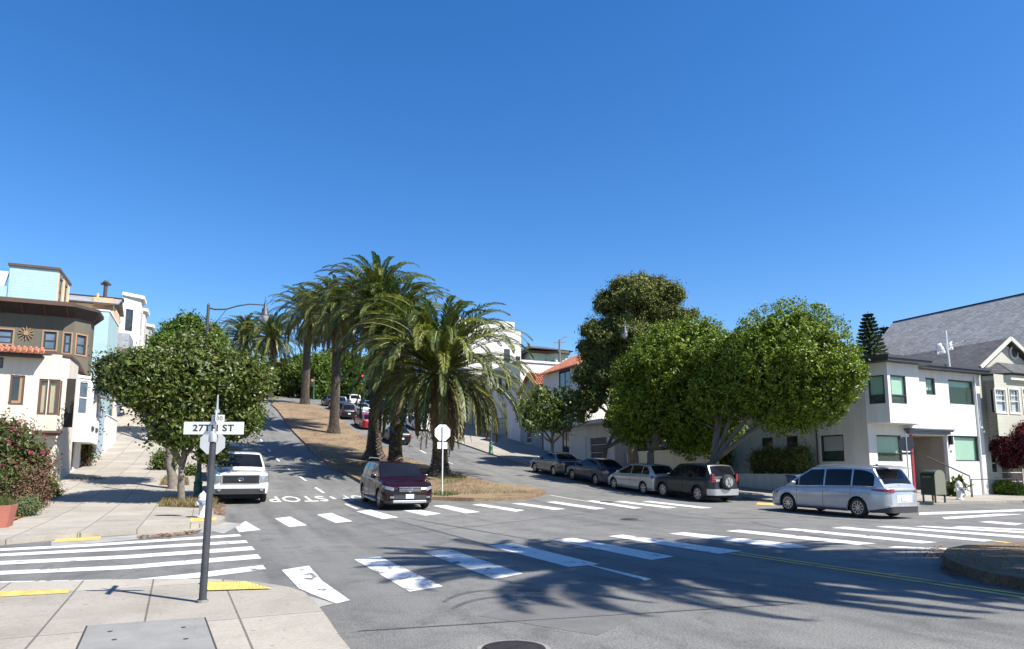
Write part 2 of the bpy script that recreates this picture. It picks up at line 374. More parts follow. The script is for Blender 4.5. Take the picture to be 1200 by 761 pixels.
plain('bark_ficus', (.13,.11,.088), .9, .3, 4, bmp=.7, fine=10)
m, n, l, b = nt('palm_bark'); co = coords(n, l); w = n.new('ShaderNodeTexVoronoi'); w.inputs['Scale'].default_value = 1
mp = coords(n, l, (6,6,7)); l.new(mp, w.inputs['Vector']); a = noise(n, l, 3, 6, .7, co)
r = ramp(n, [(.1, (.15,.12,.092)), (.7, (.05,.04,.032))]); l.new(w.outputs[0], r.inputs[0]); r2 = ramp(n, [(.3, (.7,.7,.7)), (.7, (1.3,1.25,1.2))]); l.new(a.outputs[0], r2.inputs[0])
l.new(mixc(n, l, 1., r.outputs[0], r2.outputs[0], 'MULTIPLY'), b.inputs['Base Color']); b.inputs['Roughness'].default_value = 1; bump(n, l, b, w.outputs[0], -1., .1)
# vehicles and furniture
def paint(name, c, metal=.35, rough=.3, coat=1.):
    m, n, l, b = nt(name); co = coords(n, l); a = noise(n, l, 2.2, 5, .6, co)
    r = ramp(n, [(.3, sc3(c, .93)), (.7, sc3(c, 1.03))]); l.new(a.outputs[0], r.inputs[0]); l.new(r.outputs[0], b.inputs['Base Color'])
    b.inputs['Metallic'].default_value = metal; b.inputs['Roughness'].default_value = rough; b.inputs['Coat Weight'].default_value = coat; b.inputs['Coat Roughness'].default_value = .05
    return m
paint('paint_silver', (.37,.39,.43), .5, .32); paint('paint_white', (.66,.66,.65), 0., .35); paint('paint_wine', (.013,.0015,.003), 0., .16, 0.); paint('paint_black', (.008,.009,.012), .1, .3, .4)
paint('paint_navy', (.010,.022,.05), .2, .3, .4); paint('paint_red', (.30,.012,.02), .3, .3); paint('paint_grey', (.12,.125,.13), .5, .3); paint('paint_pale', (.36,.38,.38), .5, .3); paint('paint_greenblack', (.005,.009,.009), .0, .35, .2); paint('paint_slate', (.04,.055,.075), .4, .3)
plain('tyre', (.018,.018,.019), .85, .2, bmp=.2); plain('underbody', (.012,.012,.013), .9, .1); plain('rim_silver', (.5,.51,.53), .28, .05, metal=.9); plain('rim_dark', (.06,.06,.065), .4, .1, metal=.5)
plain('chrome', (.75,.76,.78), .15, .03, metal=1.); plain('cladding', (.03,.031,.033), .65, .15); plain('silver_trim', (.42,.43,.45), .35, .05, metal=.6)
plain('headlamp', (.26,.28,.30), .08, .2, 9, metal=.3, coat=1.); plain('taillamp', (.20,.006,.010), .15, .2, 9, coat=1.); plain('plate', (.72,.72,.7), .5, .05); plain('plate_zone', (.5,.51,.53), .35, .05); plain('number_ink', (.05,.06,.16), .6, .1)
plain('sign_white', (.62,.63,.62), .4, .04); plain('sign_black', (.02,.02,.022), .5, .1); plain('sign_back_dark', (.13,.135,.14), .5, .15, metal=.2); plain('sign_back', (.40,.41,.41), .45, .12, metal=.3); plain('sign_back_white', (.70,.71,.72), .45, .05); plain('galvanised', (.42,.43,.44), .45, .2, 5, metal=.5)
plain('pole_dark', (.045,.048,.055), .5, .35, 4, bmp=.2); plain('lamp_green', (.03,.11,.07), .45, .2); plain('hydrant_white', (.66,.66,.64), .4, .08, 8); plain('hydrant_cap', (.15,.2,.3), .4, .1)
plain('mailbox_green', (.018,.032,.025), .45, .15, coat=.3); plain('mailbox_side', (.16,.165,.12), .5, .12, coat=.2); plain('bin_blue', (.03,.07,.15), .5, .1); plain('terracotta', (.36,.12,.085), .8, .2, bmp=.3); plain('chimney_brick', (.58,.36,.22), .9, .2, 3, bmp=.3)
plain('lamp_glass', (.26,.28,.31), .15, .1, coat=.6); plain('solar', (.03,.05,.11), .1, .2); plain('cloth', (.62,.62,.68), .9, .1)
m, n, l, b = nt('red_light'); b.inputs['Base Color'].default_value = (.6,.02,.01,1); b.inputs['Emission Color'].default_value = (1,.04,.02,1); b.inputs['Emission Strength'].default_value = 2.5
# ---------------------------------------------------------------- ground, roads, pavements
conform([[(-900,-300),(1100,-300),(1100,690),(-900,690)]], -.12, 'ground', M['far_ground'])
CL = -.0                                # kerb line of the avenue, left
def lk(s): return .3-.022*max(0, s-30)  # left kerb drifts slightly
av_l = [(lk(s), s) for s in (22.6, 30, 45, 60, 80, 108)]
NL = 7.4; NR = 13.9; CR = 22.3
road_poly = [(-90,8.5),(-3,8.5),(0,8),(0,-60),(60,-60),(60,24),(26,24),(24,30),(24,108),(90,108),(90,119),(26,119),(26,300),(-4,300),(-4,119),(-90,119),(-90,108),(-3,108),(-3,60),(-1,30),(-1,24),(-90,24)]
conform([road_poly], 0, 'road', M['asphalt'])
# near pavement: kerb traced from its foot
near_k = [at(397,761), at(385,741), at(372,722), at(357,706), at(338,699), at(300,692.5), at(250,689), at(200,688.5), at(150,689.3), at(100,690.7), at(50,692), at(0,693.5)]
near = [(1.2,-60),(1.2,3)]+near_k+[(-6,12.0),(-90,12.0),(-90,-60)]
conform([near], .12, 'near_pavement', [M['kerb'], M['paving_near']], skirt=.3, inset=.16)
# far left pavement
fl_k = [at(0,639.5), at(60,633.5), at(120,628.6), at(160,626), at(205,622), at(240,618.5), at(258,615), at(264,611)]
fl = [(-90,18.0),(-12,17.7)]+fl_k+[(lk(24)+.15,23.9)]+[(lk(s), s) for s in (26, 30, 36, 45, 60, 80, 107.5)]+[(-14,107.5),(-14,60),(-13,28),(-90,28)]
conform([fl], .12, 'left_pavement', [M['kerb'], M['paving_left']], skirt=.3, inset=.15)
conform([[(-14,119.5),(-3.2,119.5),(-3.2,290),(-14,290)]], .12, 'upper_left_pavement', [M['kerb'], M['paving_left']], skirt=.3, inset=.15)
# ramp apron in the gutter at the near corner
conform([[at(232,693), at(290,690), at(345,694), at(392,708), at(372,713), at(357,706.5), at(338,699.5), at(300,693)]], .006, 'gutter_apron', M['gutter'])
conform([[at(60,641), at(140,634.5), at(262,622), at(268,612.5), at(262,612.5), at(150,628), at(60,634.5)]], .006, 'left_gutter', M['gutter'])
conform([[at(264,612), at(283,614.5), at(262,626), at(240,621)]], .008, 'corner_apron', M['gutter'])
# right pavement
rc = [at(1200,589.5), at(1130,590.5), at(1060,592), at(985,592.5), at(930,591.5), at(895,588), at(870,584.5)]
fr = [(110,21.2)]+rc+[(CR,28.5),(CR,34),(CR-.1,46),(CR-.5,60),(CR-.7,75),(CR-1,107.5),(36,107.5),(36,34),(110,34)]
fr = [p for p in fr]
conform([fr], .12, 'right_pavement', [M['kerb'], M['paving_right']], skirt=.3, inset=.15)
conform([[(CR,119.5),(36,119.5),(36,290),(CR,290)]], .12, 'upper_right_pavement', [M['kerb'], M['paving_right']], skirt=.3, inset=.15)
conform([[(24,-60),(110,-60),(110,8.5),(26,8.5),(24,6.5)]], .12, 'near_right_pavement', [M['kerb'], M['paving_right']], skirt=.3, inset=.15)
# planted medians
def median(poly, name):
    conform([poly], .15, name, [M['kerb'], M['dry_grass_ground']], skirt=.35, inset=.17)
nose = [at(507,586.5), at(555,588), at(600,587), at(626,584), at(640,579.5), at(633,575)]
m1 = [(NL+.3,28.9)]+nose+[(NR+.35,35),(NR,40),(NR,46),(13.6,56),(13.5,70),(13.5,86),(13.3,94),(12.2,98),(10,99),(8.0,97.3)]+[(NL-.1,94),(NL,80),(NL,60),(NL,45),(NL,36),(NL,30.5)]
median(m1, 'planted_median')
median([(8.3,122),(12.6,122),(13.2,124),(13.2,200),(7.4,200),(7.4,124)], 'upper_median')
m2t = [at(1200,693), at(1150,683), at(1118,671), at(1104,661), at(1112,653), at(1135,648.5), at(1170,646.5), at(1200,645.5)]
m2 = [(10.3,-50)]+[(10.3,4.2)]+m2t+[(16.0,8.2),(16.2,-50)]
conform([m2], .17, 'near_median', [M['kerb_dark'], M['dry_grass_ground']], skirt=.4, inset=.28)
# the soil strips behind the pavements
conform([[(-60,28.05),(-13.05,28.05),(-6.2,36),(-6.2,107),(-60,107)]], .1, 'left_gardens', M['soil'])

# ---------------------------------------------------------------- painted markings
def marks(quads, name, mat, off=.006): return conform([[at(*p) for p in q] for q in quads], off, name, M[mat])
marks([[(0,643.3),(100,638.2),(280,626.3),(283,628.8),(100,641.2),(0,646.2)],
 [(0,649.3),(150,641.5),(288,633.5),(291,636.6),(150,645),(0,652.6)],
 [(0,658.2),(150,651),(295,640.6),(299,645),(150,655),(0,662.5)],
 [(0,669.8),(150,663),(302,650),(306,655),(150,667.5),(0,674.2)]], 'left_crosswalk', 'road_paint')
marks([[(0,682),(160,679.2),(230,672),(308,662.6),(312,668),(240,677),(160,683),(0,685.9)],
 [(330,668.5),(362,663.5),(378,681.5),(410,704),(394,708),(366,697),(350,690)],
 [(415,656),(445,652.7),(519,687.7),(480,694)], [(496,647.3),(526.7,644),(613,672.7),(580,679.3)]], 'worn_crosswalk_bars', 'road_paint_worn')
marks([[(571.7,640),(600,636.7),(703,661.7),(666.7,665)], [(645,632.7),(671.7,630.7),(790,652.7),(763,656.7)],
 [(712.5,628.7),(730,627),(870,646.3),(842.5,649.5)], [(783.7,625.7),(802.5,624.2),(930,637.5),(950,642.5),(918,643)],
 [(850,622.7),(867,621.2),(1027,637.3),(1004.6,639.3)], [(914,620.6),(930,619.5),(1099,635.8),(1080,637.3)],
 [(974,619),(990,617.7),(1165,633.5),(1153,635.2)], [(1025,617.7),(1040,616.8),(1200,628.5),(1200,631.5)],
 [(1072,617.4),(1083,616.6),(1200,623),(1200,625.5)], [(1115,618),(1125,617),(1200,620.3),(1200,622)]], 'near_crosswalk', 'road_paint')
marks([[(276,618),(287.7,611),(305.6,621.4),(280,624)], [(322,608),(340.3,605.6),(360,616),(339,618)],
 [(371.3,603.5),(388.4,601.4),(413.4,611.3),(393.7,613.2)], [(417.3,599.5),(434.4,597.7),(467,606.6),(448.8,608.7)],
 [(471,598.2),(485.6,596.4),(517,602.2),(498.8,604.8)], [(506.7,593),(522.4,592.2),(563,600.3),(546,602)],
 [(552.7,591.7),(564,590.8),(615,598.3),(604.5,600)], [(599,590.2),(610.5,589.7),(663,596.7),(650,598)],
 [(640,588.7),(651,588),(710,596.2),(697.5,597.5)], [(686,587.5),(695,586.7),(752.5,595.5),(742.5,596.5)],
 [(720,588),(730,587.5),(793.7,595),(782.5,596)], [(752.5,588),(762.5,587.5),(835,595.3),(822.5,596.2)]], 'far_crosswalk', 'road_paint')
marks([[(1077,601),(1200,597),(1200,599.4),(1077,603.8)], [(1104,606.5),(1170,602.4),(1200,603),(1108,609)],
 [(1145,612),(1160,611),(1200,614),(1190,616)]], 'right_crosswalk', 'road_paint')
marks([[(690,663),(694,662.6),(764,679.3),(756,681)], [(1050,640.5),(1110,643),(1108,644.5),(1040,642)]], 'thin_white_line', 'road_paint_worn')
def line(t0, s0, t1, s1, w, name, mat, off=.006):
    d = Vector((t1-t0, s1-s0)); d.normalize(); p = Vector((-d.y, d.x))*w/2
    return [(t0+p.x,s0+p.y),(t0-p.x,s0-p.y),(t1-p.x,s1-p.y),(t1+p.x,s1+p.y)]
dl = []
def lt(s): return 5.15-.029*(s-26)
for s0, L in ((25.4,2.2),(29.6,1.1),(32.2,2.2),(37.3,2.2),(42.6,2.2),(48.5,1.6),(54,1.6),(60,1.8),(67,1.8),(75,1.8),(84,1.8)):
    dl.append(line(lt(s0), s0, lt(s0+L), s0+L, .13, '', ''))
for s0, L in ((47.4,1.9),(54.0,2.2),(62,2),(70,2)):
    dl.append(line(16.4, s0, 16.45, s0+L, .14, '', ''))
conform(dl, .006, 'lane_dashes', M['road_paint'])
y1, y2 = at(855,648.6), at(1128,690)
yl = []
for o in (0, .24):
    a, b = Vector(y1), Vector(y2); d = (b-a).normalized(); p = Vector((-d.y, d.x))*o
    yl.append(line(a.x+p.x, a.y+p.y, b.x+p.x+d.x*3, b.y+p.y+d.y*3, .11, '', ''))
conform(yl, .006, 'yellow_centre_lines', M['yellow_paint'])
ya, yb = at(1163,634.2), at(1200,638.4); d = Vector(yb)-Vector(ya); d.normalize()
conform([line(ya[0], ya[1], ya[0]+d.x*25, ya[1]+d.y*25, .2, '', '')], .006, 'side_street_yellow_line', M['yellow_paint'])
ca, cb = at(645,580.5), at(690,588.2)
conform([line(*ca, *cb, .16, '', '')], .006, 'pale_turn_line', M['cream_paint'])
conform([[at(65,632.2),at(118,629.2),at(117,633.0),at(63,636.4)], [at(888,589.3),at(908,590.2),at(907,593.0),at(886,591.8)]], .012, 'yellow_ramp_plates', M['tactile'])
conform([[at(224,606.8,.12),at(254,606.2,.12),at(252.6,610.4,.12),at(222,612.2,.12)], [at(0,693.5,.12),at(83,691.5,.12),at(79,695.6,.12),at(0,700,.12)]], .126, 'raised_yellow_plates', M['tactile'])
tp = conform([[at(232,694.4),at(287,693.6),at(318,702.5),at(243,705)]], .135, 'domed_ramp_plate', M['tactile'])
dm = MB(); pa, pb, pc, pd = [Vector((*at(x, y), 0)) for x, y in ((232,694.4),(287,693.6),(318,702.5),(243,705))]
for i in range(17):
    for j in range(7):
        u, v = (i+.5)/17, (j+.5)/7; q = pa*(1-u)*(1-v)+pb*u*(1-v)+pc*u*v+pd*(1-u)*v
        dm.lathe([(.017,0),(.013,.006),(.001,.008)], (q.x, q.y, .135), 6)
o = street(dm.build('ramp_plate_domes', M['tactile'], fix=False)); o['kind'] = 'structure'

def arc_mark(p, q, bulge, w, nm):
    a, b = Vector(at(*p)), Vector(at(*q)); d = b-a; pr = Vector((-d.y, d.x)).normalized()*bulge; L = []; Rr = []
    for k in range(17):
        u = k/16; c = a+d*u+pr*4*u*(1-u); tg = (d+pr*4*(1-2*u)).normalized(); nn = Vector((-tg.y, tg.x))*w/2*(.4+.6*math.sin(math.pi*min(1,u*1.3+.05))); L.append(c+nn); Rr.append(c-nn)
    return [[L[i], L[i+1], Rr[i+1], Rr[i]] for i in range(16)]
conform(sum([arc_mark((470,612),(600,650),.25,.16,''), arc_mark((480,608),(690,646),.3,.14,''), arc_mark((520,706),(640,694),.5,.1,''), arc_mark((530,714),(660,703),.5,.1,''), arc_mark((780,606),(960,606),-.6,.15,'')], []), .003, 'tyre_marks', M['tyre_mark'])
conform([[at(640,700),at(760,716),at(700,745),at(560,722)]], .0025, 'road_patch', M['asphalt_patch'])
conform([line(*at(455,628), *at(700,600), .04, '', ''), line(*at(420,740), *at(930,708), .035, '', ''), line(*at(880,612), *at(1060,650), .04, '', '')], .003, 'sealed_cracks', M['tar'])
# STOP lettering for drivers coming down the hill (seen from behind here)
def lettering(txt, tc, s_base, wid, hgt):
    cu = bpy.data.curves.new('lettering', 'FONT'); cu.body = txt; cu.size = 1; cu.offset = .012; cu.space_character = 1.08; cu.resolution_u = 4
    o = bpy.data.objects.new('tmp', cu); COL.objects.link(o); bpy.context.view_layer.update()
    me = bpy.data.meshes.new_from_object(o.evaluated_get(bpy.context.evaluated_depsgraph_get()))
    bpy.data.objects.remove(o)
    bm = bmesh.new(); bm.from_mesh(me)
    xs = [v.co.x for v in bm.verts]; ys = [v.co.y for v in bm.verts]; x0, x1, y0, y1 = min(xs), max(xs), min(ys), max(ys)
    for v in bm.verts:
        v.co.x, v.co.y = tc-((v.co.x-x0)/(x1-x0)-.5)*wid, s_base-((v.co.y-y0)/(y1-y0))*hgt; v.co.z = 0
    for k in range(int(s_base-hgt)-1, int(s_base)+2):
        bmesh.ops.bisect_plane(bm, geom=list(bm.verts)+list(bm.edges)+list(bm.faces), plane_co=(0,k,0), plane_no=(0,1,0))
    for v in bm.verts: v.co.z = G(v.co.y)+.007
    bm.to_mesh(me); bm.free(); me.materials.append(M['road_paint'])
    o = bpy.data.objects.new('stop_lettering', me); COL.objects.link(o); street(o); o['kind'] = 'structure'
lettering('STOP', 3.55, 31.0, 2.3, 2.3)
lettering('STOP', 6.3, 31.0, 1.9, 2.3)

# covers in the road and pavement
def manhole(px, py, r, label, mat='iron'):
    t, s = at(px, py); th_ = thing('manhole_cover', label, 'manhole cover', t, s, G(s)+.004)
    m = MB(); m.lathe([(r*1.12,0),(r*1.12,.008),(r,.008)], n=28); m.build('ring', M['kerb_dark'], th_, fix=False)
    m = MB(); m.lathe([(r*.97,.002),(r*.97,.012)], n=28)
    for i in range(-6, 7):
        for j in range(-6, 7):
            if math.hypot(i, j)*r*.15 < r*.88: m.box(i*r*.14-.022, i*r*.14+.022, j*r*.14-.022, j*r*.14+.022, .012, .018)
    m.build('lid', M[mat], th_, fix=False)
manhole(602, 762, .30, 'rust-brown round manhole cover in the foreground asphalt')
manhole(738, 609, .33, 'dark round manhole cover between the two crosswalks')
manhole(711, 588.5, .3, 'small dark manhole cover near the far crosswalk beside parked cars')
p = [at(103,734.3,.12), at(239,724.7,.12), at(257,775,.12), at(85,775,.12)]
vt = MB(); vt.prism([tuple(q) for q in p[::-1]], G(0)+.115, G(0)+.128)
v = street(vt.build('utility_vault_lid', M['vault_lid'])); tag(v, 'large grey concrete utility lid set in the near pavement', 'utility cover')
g = MB(); c0 = sum((Vector(q) for q in p), Vector((0,0)))/4
g.prism([tuple(c0+(Vector(q)-c0)*1.035) for q in p[::-1]], .114, .1235); g.build('joint', M['dark_gap'], v)
for q in ((.2,.25),(.8,.25),(.25,.5),(.8,.55)):
    a = Vector(p[0])*(1-q[0])*(1-q[1])+Vector(p[1])*q[0]*(1-q[1])+Vector(p[2])*q[0]*q[1]+Vector(p[3])*(1-q[0])*q[1]
    h = MB(); h.lathe([(.022,0),(.022,.004)], (a.x, a.y, .128), 8); h.build('lifting_hole', M['dark_gap'], v, fix=False)
# ---------------------------------------------------------------- buildings
def ccw(poly):
    a = sum(poly[i][0]*poly[(i+1)%len(poly)][1]-poly[(i+1)%len(poly)][0]*poly[i][1] for i in range(len(poly)))
    return poly if a > 0 else poly[::-1]
class House:
    """root at (t0,s0,z0); everything below in street axes relative to it"""
    def __init__(s, name, label, cat, t0, s0, z0=None, group=None):
        s.t0, s.s0 = t0, s0; s.z0 = G(s0) if z0 is None else z0
        s.o = thing(name, label, cat, t0, s0, s.z0, group=group)
    def P(s, t, q, z): return (t-s.t0, q-s.s0, z-s.z0)
    def add(s, mb, name, mat, **k): return mb.build(name, M[mat], s.o, **k)
    def walls(s, fp, z0, z1, holes, mat, name='wall', depth=.14):
        """fp counter-clockwise (t,s); holes[i] = list of (a0,a1,zb,zt) on edge i"""
        mb = MB(); n = len(fp)
        for i in range(n):
            a = Vector(fp[i]); b = Vector(fp[(i+1)%n]); L = (b-a).length; d = (b-a)/L; nin = Vector((-d.y, d.x))
            hs = holes.get(i, [])
            us = sorted(set([0, L]+[v for h in hs for v in h[:2]])); zs = sorted(set([z0, z1]+[v for h in hs for v in h[2:4]]))
            def Q(u, z, k=0.): p = a+d*u+nin*k; return s.P(p.x, p.y, z)
            for ua, ub in zip(us, us[1:]):
                for za, zb in zip(zs, zs[1:]):
                    cu, cz = (ua+ub)/2, (za+zb)/2
                    if any(h[0] < cu < h[1] and h[2] < cz < h[3] for h in hs): continue
                    mb.quad(Q(ua,za), Q(ub,za), Q(ub,zb), Q(ua,zb))
            for h in hs:
                u0, u1, h0, h1 = h[:4]
                for A, B in (((u0,h0),(u1,h0)),((u1,h0),(u1,h1)),((u1,h1),(u0,h1)),((u0,h1),(u0,h0))):
                    mb.quad(Q(*A), Q(*B), Q(*B, depth), Q(*A, depth))
        pts = [s.P(x, y, z1-.02) for x, y in fp]; mb.add(pts, [tuple(range(len(pts)))])
        return mb.build(name, M[mat], s.o, fix=False)
    def fill(s, fp, i, h, style='sash', frame='dark_trim', pane='pane', fw=.07, depth=.1, blind=None, sill=None, name='window', casing=None, blind_to=.45, rb=.6):
        a = Vector(fp[i]); b = Vector(fp[(i+1)%len(fp)]); L = (b-a).length; d = (b-a)/L; nin = Vector((-d.y, d.x))
        u0, u1, z0, z1 = h[:4]
        def bx(mb, ua, ub, za, zb, ka, kb):
            c = a+d*(ua+ub)/2+nin*(ka+kb)/2; mb.obox(s.P(c.x, c.y, (za+zb)/2), (d.x*(ub-ua)/2, d.y*(ub-ua)/2, 0), (nin.x*(kb-ka)/2, nin.y*(kb-ka)/2, 0), (0,0,(zb-za)/2))
        f = MB(); k0, k1 = depth-.07, depth
        bx(f, u0, u0+fw, z0, z1, k0, k1); bx(f, u1-fw, u1, z0, z1, k0, k1); bx(f, u0+fw, u1-fw, z0, z0+fw, k0, k1); bx(f, u0+fw, u1-fw, z1-fw, z1, k0, k1)
        if style == 'sash': bx(f, u0+fw, u1-fw, (z0+z1)/2-fw*.4, (z0+z1)/2+fw*.4, k0+.01, k1)
        if style == 'low': bx(f, u0+fw, u1-fw, z0+(z1-z0)*.3-fw*.4, z0+(z1-z0)*.3+fw*.4, k0+.01, k1)
        if style == 'double': bx(f, (u0+u1)/2-fw*.5, (u0+u1)/2+fw*.5, z0+fw, z1-fw, k0+.01, k1)
        if style == 'grid':
            bx(f, u0+fw, u1-fw, (z0+z1)/2-fw*.4, (z0+z1)/2+fw*.4, k0+.01, k1)
            for q in (1/3, 2/3): bx(f, u0+(u1-u0)*q-.012, u0+(u1-u0)*q+.012, (z0+z1)/2, z1-fw, k0+.03, k1)
            bx(f, u0+fw, u1-fw, z0+(z1-z0)*.75-.012, z0+(z1-z0)*.75+.012, k0+.03, k1)
        if style == 'garage':
            for q in (.25,.5,.75): bx(f, u0+fw, u1-fw, z0+(z1-z0)*q-.02, z0+(z1-z0)*q+.02, k0+.03, k1)
        w = f.build(name, M[frame], s.o, fix=False)
        g = MB(); bx(g, u0+fw*.6, u1-fw*.6, z0+fw*.6, z1-fw*.6, k1-.03, k1-.012)
        g.build('panel' if 'door' in name else 'pane', M[pane], w, fix=False)
        if blind:
            g = MB(); bx(g, u0+fw, u1-fw, z0+(z1-z0)*blind_to, z1-fw, k1+.05, k1+.07); g.build('blind', M[blind], w, fix=False)
            g = MB(); e_ = .5 if rb > .3 else 0; bx(g, u0-e_, u1+e_, z0-e_, z1+e_*.3, k1+rb, k1+rb+.03); g.build('dark_room_sheet', M['dark_gap'], w, fix=False)  # near-black sheet: the dim room's shade is put into its colour
        if sill:
            g = MB(); bx(g, u0-.06, u1+.06, z0-.07, z0-.003, -.05, depth); g.build('sill', M[sill], w, fix=False)
        if casing:
            g = MB(); c = .09; bx(g, u0-c, u0-.002, z0-c, z1+c, -.03, .02); bx(g, u1+.002, u1+c, z0-c, z1+c, -.03, .02); bx(g, u0, u1, z1+.002, z1+c, -.032, .02); bx(g, u0, u1, z0-c, z0-.002, -.034, .02)
            g.build('casing', M[casing], w, fix=False)
        return w
    def hole(s, fp, i, x0, y0, x1, y1):
        """opening on wall i covering this outline of the photograph, rounded to cm"""
        a = on_edge(fp[i], fp[(i+1)%len(fp)], x0, (y0+y1)/2); b = on_edge(fp[i], fp[(i+1)%len(fp)], x1, (y0+y1)/2)
        c = on_edge(fp[i], fp[(i+1)%len(fp)], (x0+x1)/2, y0); e = on_edge(fp[i], fp[(i+1)%len(fp)], (x0+x1)/2, y1)
        return (round(a[0],2), round(b[0],2), round(e[1],2), round(c[1],2))
    def roof_slab(s, fp, z, th, mat, over=0., name='roof'):
        c = sum((Vector(p) for p in fp), Vector((0,0)))/len(fp)
        pts = []
        for p in fp:
            v = Vector(p)-c; pts.append((p[0]+math.copysign(over, v.x)-s.t0, p[1]+math.copysign(over, v.y)-s.s0))
        m = MB(); m.prism(pts, z-s.z0, z+th-s.z0); return m.build(name, M[mat], s.o)
    def shingle(s, quads, mat, name='roof', th=.12):
        """roof planes (t,s,z)x3-4, first edge = eave; uv in metres, real thickness"""
        mb = MB(); uvs = []
        for q in quads:
            P = [Vector(s.P(*p)) for p in q]; u = (P[1]-P[0]).normalized(); nn = u.cross(P[2]-P[0]).normalized()
            if nn.z < 0: nn = -nn
            v = nn.cross(u)
            mb.slab([p for p in P], nn*th)
            uvs.append((P[0], u, v))
        o = mb.build(name, M[mat], s.o, fix=False)
        me = o.data; uv = me.uv_layers.new(name='uv'); i = 0; nf = 0
        fi = 0
        for (q, (p0, u, v)) in zip(quads, uvs):
            k = len(q)+2
            for f in list(me.polygons)[fi:fi+k]:
                for li in f.loop_indices:
                    w = me.vertices[me.loops[li].vertex_index].co-p0; uv.data[li].uv = (w.dot(u), w.dot(v))
            fi += k
        return o
def tiles(h, p0, p1, q0, q1, name='tiled_roof', pitch=.26):
    """barrel tiles: eave p0->p1, ridge q0->q1 (t,s,z)"""
    P0, P1, Q0, Q1 = [Vector(h.P(*p)) for p in (p0,p1,q0,q1)]
    n = max(3, int((P1-P0).length/pitch)); m = MB(); nrm = (P1-P0).cross(Q0-P0).normalized()
    if nrm.z < 0: nrm = -nrm
    m.slab([P0, P1, Q1, Q0], nrm*.05)
    for i in range(n):
        u = (i+.5)/n; a = P0.lerp(P1, u)+nrm*.06; b = Q0.lerp(Q1, u)+nrm*.06; k = max(2, int((b-a).length/.38))
        for j in range(k):
            c = a.lerp(b, j/k); e = a.lerp(b, (j+1.1)/k)
            m.tube([c+nrm*.03, e], [pitch*.38, pitch*.30], 8)
    return m.build(name, M['clay_tile'], h.o, smooth=40, fix=False)

# --- the white corner house on the right -----------------------------------
FS = 24.65
fp = [(31.0,FS),(40.4,FS),(40.4,44.0),(31.0,44.0)]
ZT = 7.15
h = House('corner_house', 'white stucco two-storey corner house with dark roof edge and angled upper bay', 'house', 31.0, FS, .1)
win = {}
H0 = [h.hole(fp,0,1028,510,1057,541), h.hole(fp,0,1071,511,1111,589), h.hole(fp,0,1119,511,1147,541), h.hole(fp,0,1085,443,1096,463), h.hole(fp,0,1112,446,1141,474)]
H0[1] = (H0[1][0], H0[1][1], .26, H0[1][3])
H3 = [h.hole(fp,3,962,510,989,541), h.hole(fp,3,922,511,935,531), h.hole(fp,3,893,513,906,533)]
h.walls(fp, -.4, ZT, {0: H0, 3: H3}, 'white_stucco')
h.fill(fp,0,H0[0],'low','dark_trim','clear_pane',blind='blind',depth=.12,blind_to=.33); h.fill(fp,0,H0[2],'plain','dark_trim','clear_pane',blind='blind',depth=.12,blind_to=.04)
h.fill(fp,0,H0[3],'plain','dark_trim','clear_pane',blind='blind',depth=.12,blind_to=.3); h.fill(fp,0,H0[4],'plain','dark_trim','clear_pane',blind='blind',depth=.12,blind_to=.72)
h.fill(fp,3,H3[0],'plain','dark_trim','clear_pane',blind='cloth',depth=.12,blind_to=.4); h.fill(fp,3,H3[1],'sash'); h.fill(fp,3,H3[2],'sash')
# recessed porch behind the door opening
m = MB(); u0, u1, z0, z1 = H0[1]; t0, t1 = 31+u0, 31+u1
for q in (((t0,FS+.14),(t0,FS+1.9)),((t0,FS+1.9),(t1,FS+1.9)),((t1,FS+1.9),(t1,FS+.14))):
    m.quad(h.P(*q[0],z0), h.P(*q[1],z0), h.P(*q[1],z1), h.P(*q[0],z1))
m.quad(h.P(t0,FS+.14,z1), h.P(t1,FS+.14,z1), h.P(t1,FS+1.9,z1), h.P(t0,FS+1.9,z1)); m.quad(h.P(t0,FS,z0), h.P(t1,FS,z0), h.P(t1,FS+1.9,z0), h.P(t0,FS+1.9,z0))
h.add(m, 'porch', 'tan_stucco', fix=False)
m = MB(); m.box(t0+.02-31, t0+.1-31, .16, 1.5, z0-.1, z1-.12); d = h.add(m, 'front_door', 'wine_trim')
m = MB(); m.tube([(t0+.15-31,.4,1.1),(t0+.15-31,.4,1.25)], .02, 6); m.build('handle', M['chrome'], d)
for k in range(3):
    m = MB(); m.box(t0-31+.15, t1-31-.02, .35+k*.3, 1.8, .02+k*.17, .17+k*.17-.004*k); h.add(m, 'step', 'grey_stucco')
m = MB(); tl, tr = 31+u0-.55, 31+u1+.25
m.box(tl-31, tr-31, -.32, -.01, z1+.12, z1+.2); m.box(tl-31+.12, tr-31-.12, -.22, -.01, z1-.02, z1+.12); m.box(tl-31-.05, tr-31+.05, -.38, -.01, z1+.202, z1+.26)
h.add(m, 'door_canopy', 'eave_metal')
for ua, ub, mt_ in ((u1+.02,u1+.14,'white_trim'),(u0-.16,u0-.01,'red_trim')):
    m = MB(); m.box(ua, ub, -.05, -.002, .2, z1-.06); h.add(m, 'door_casing', mt_)
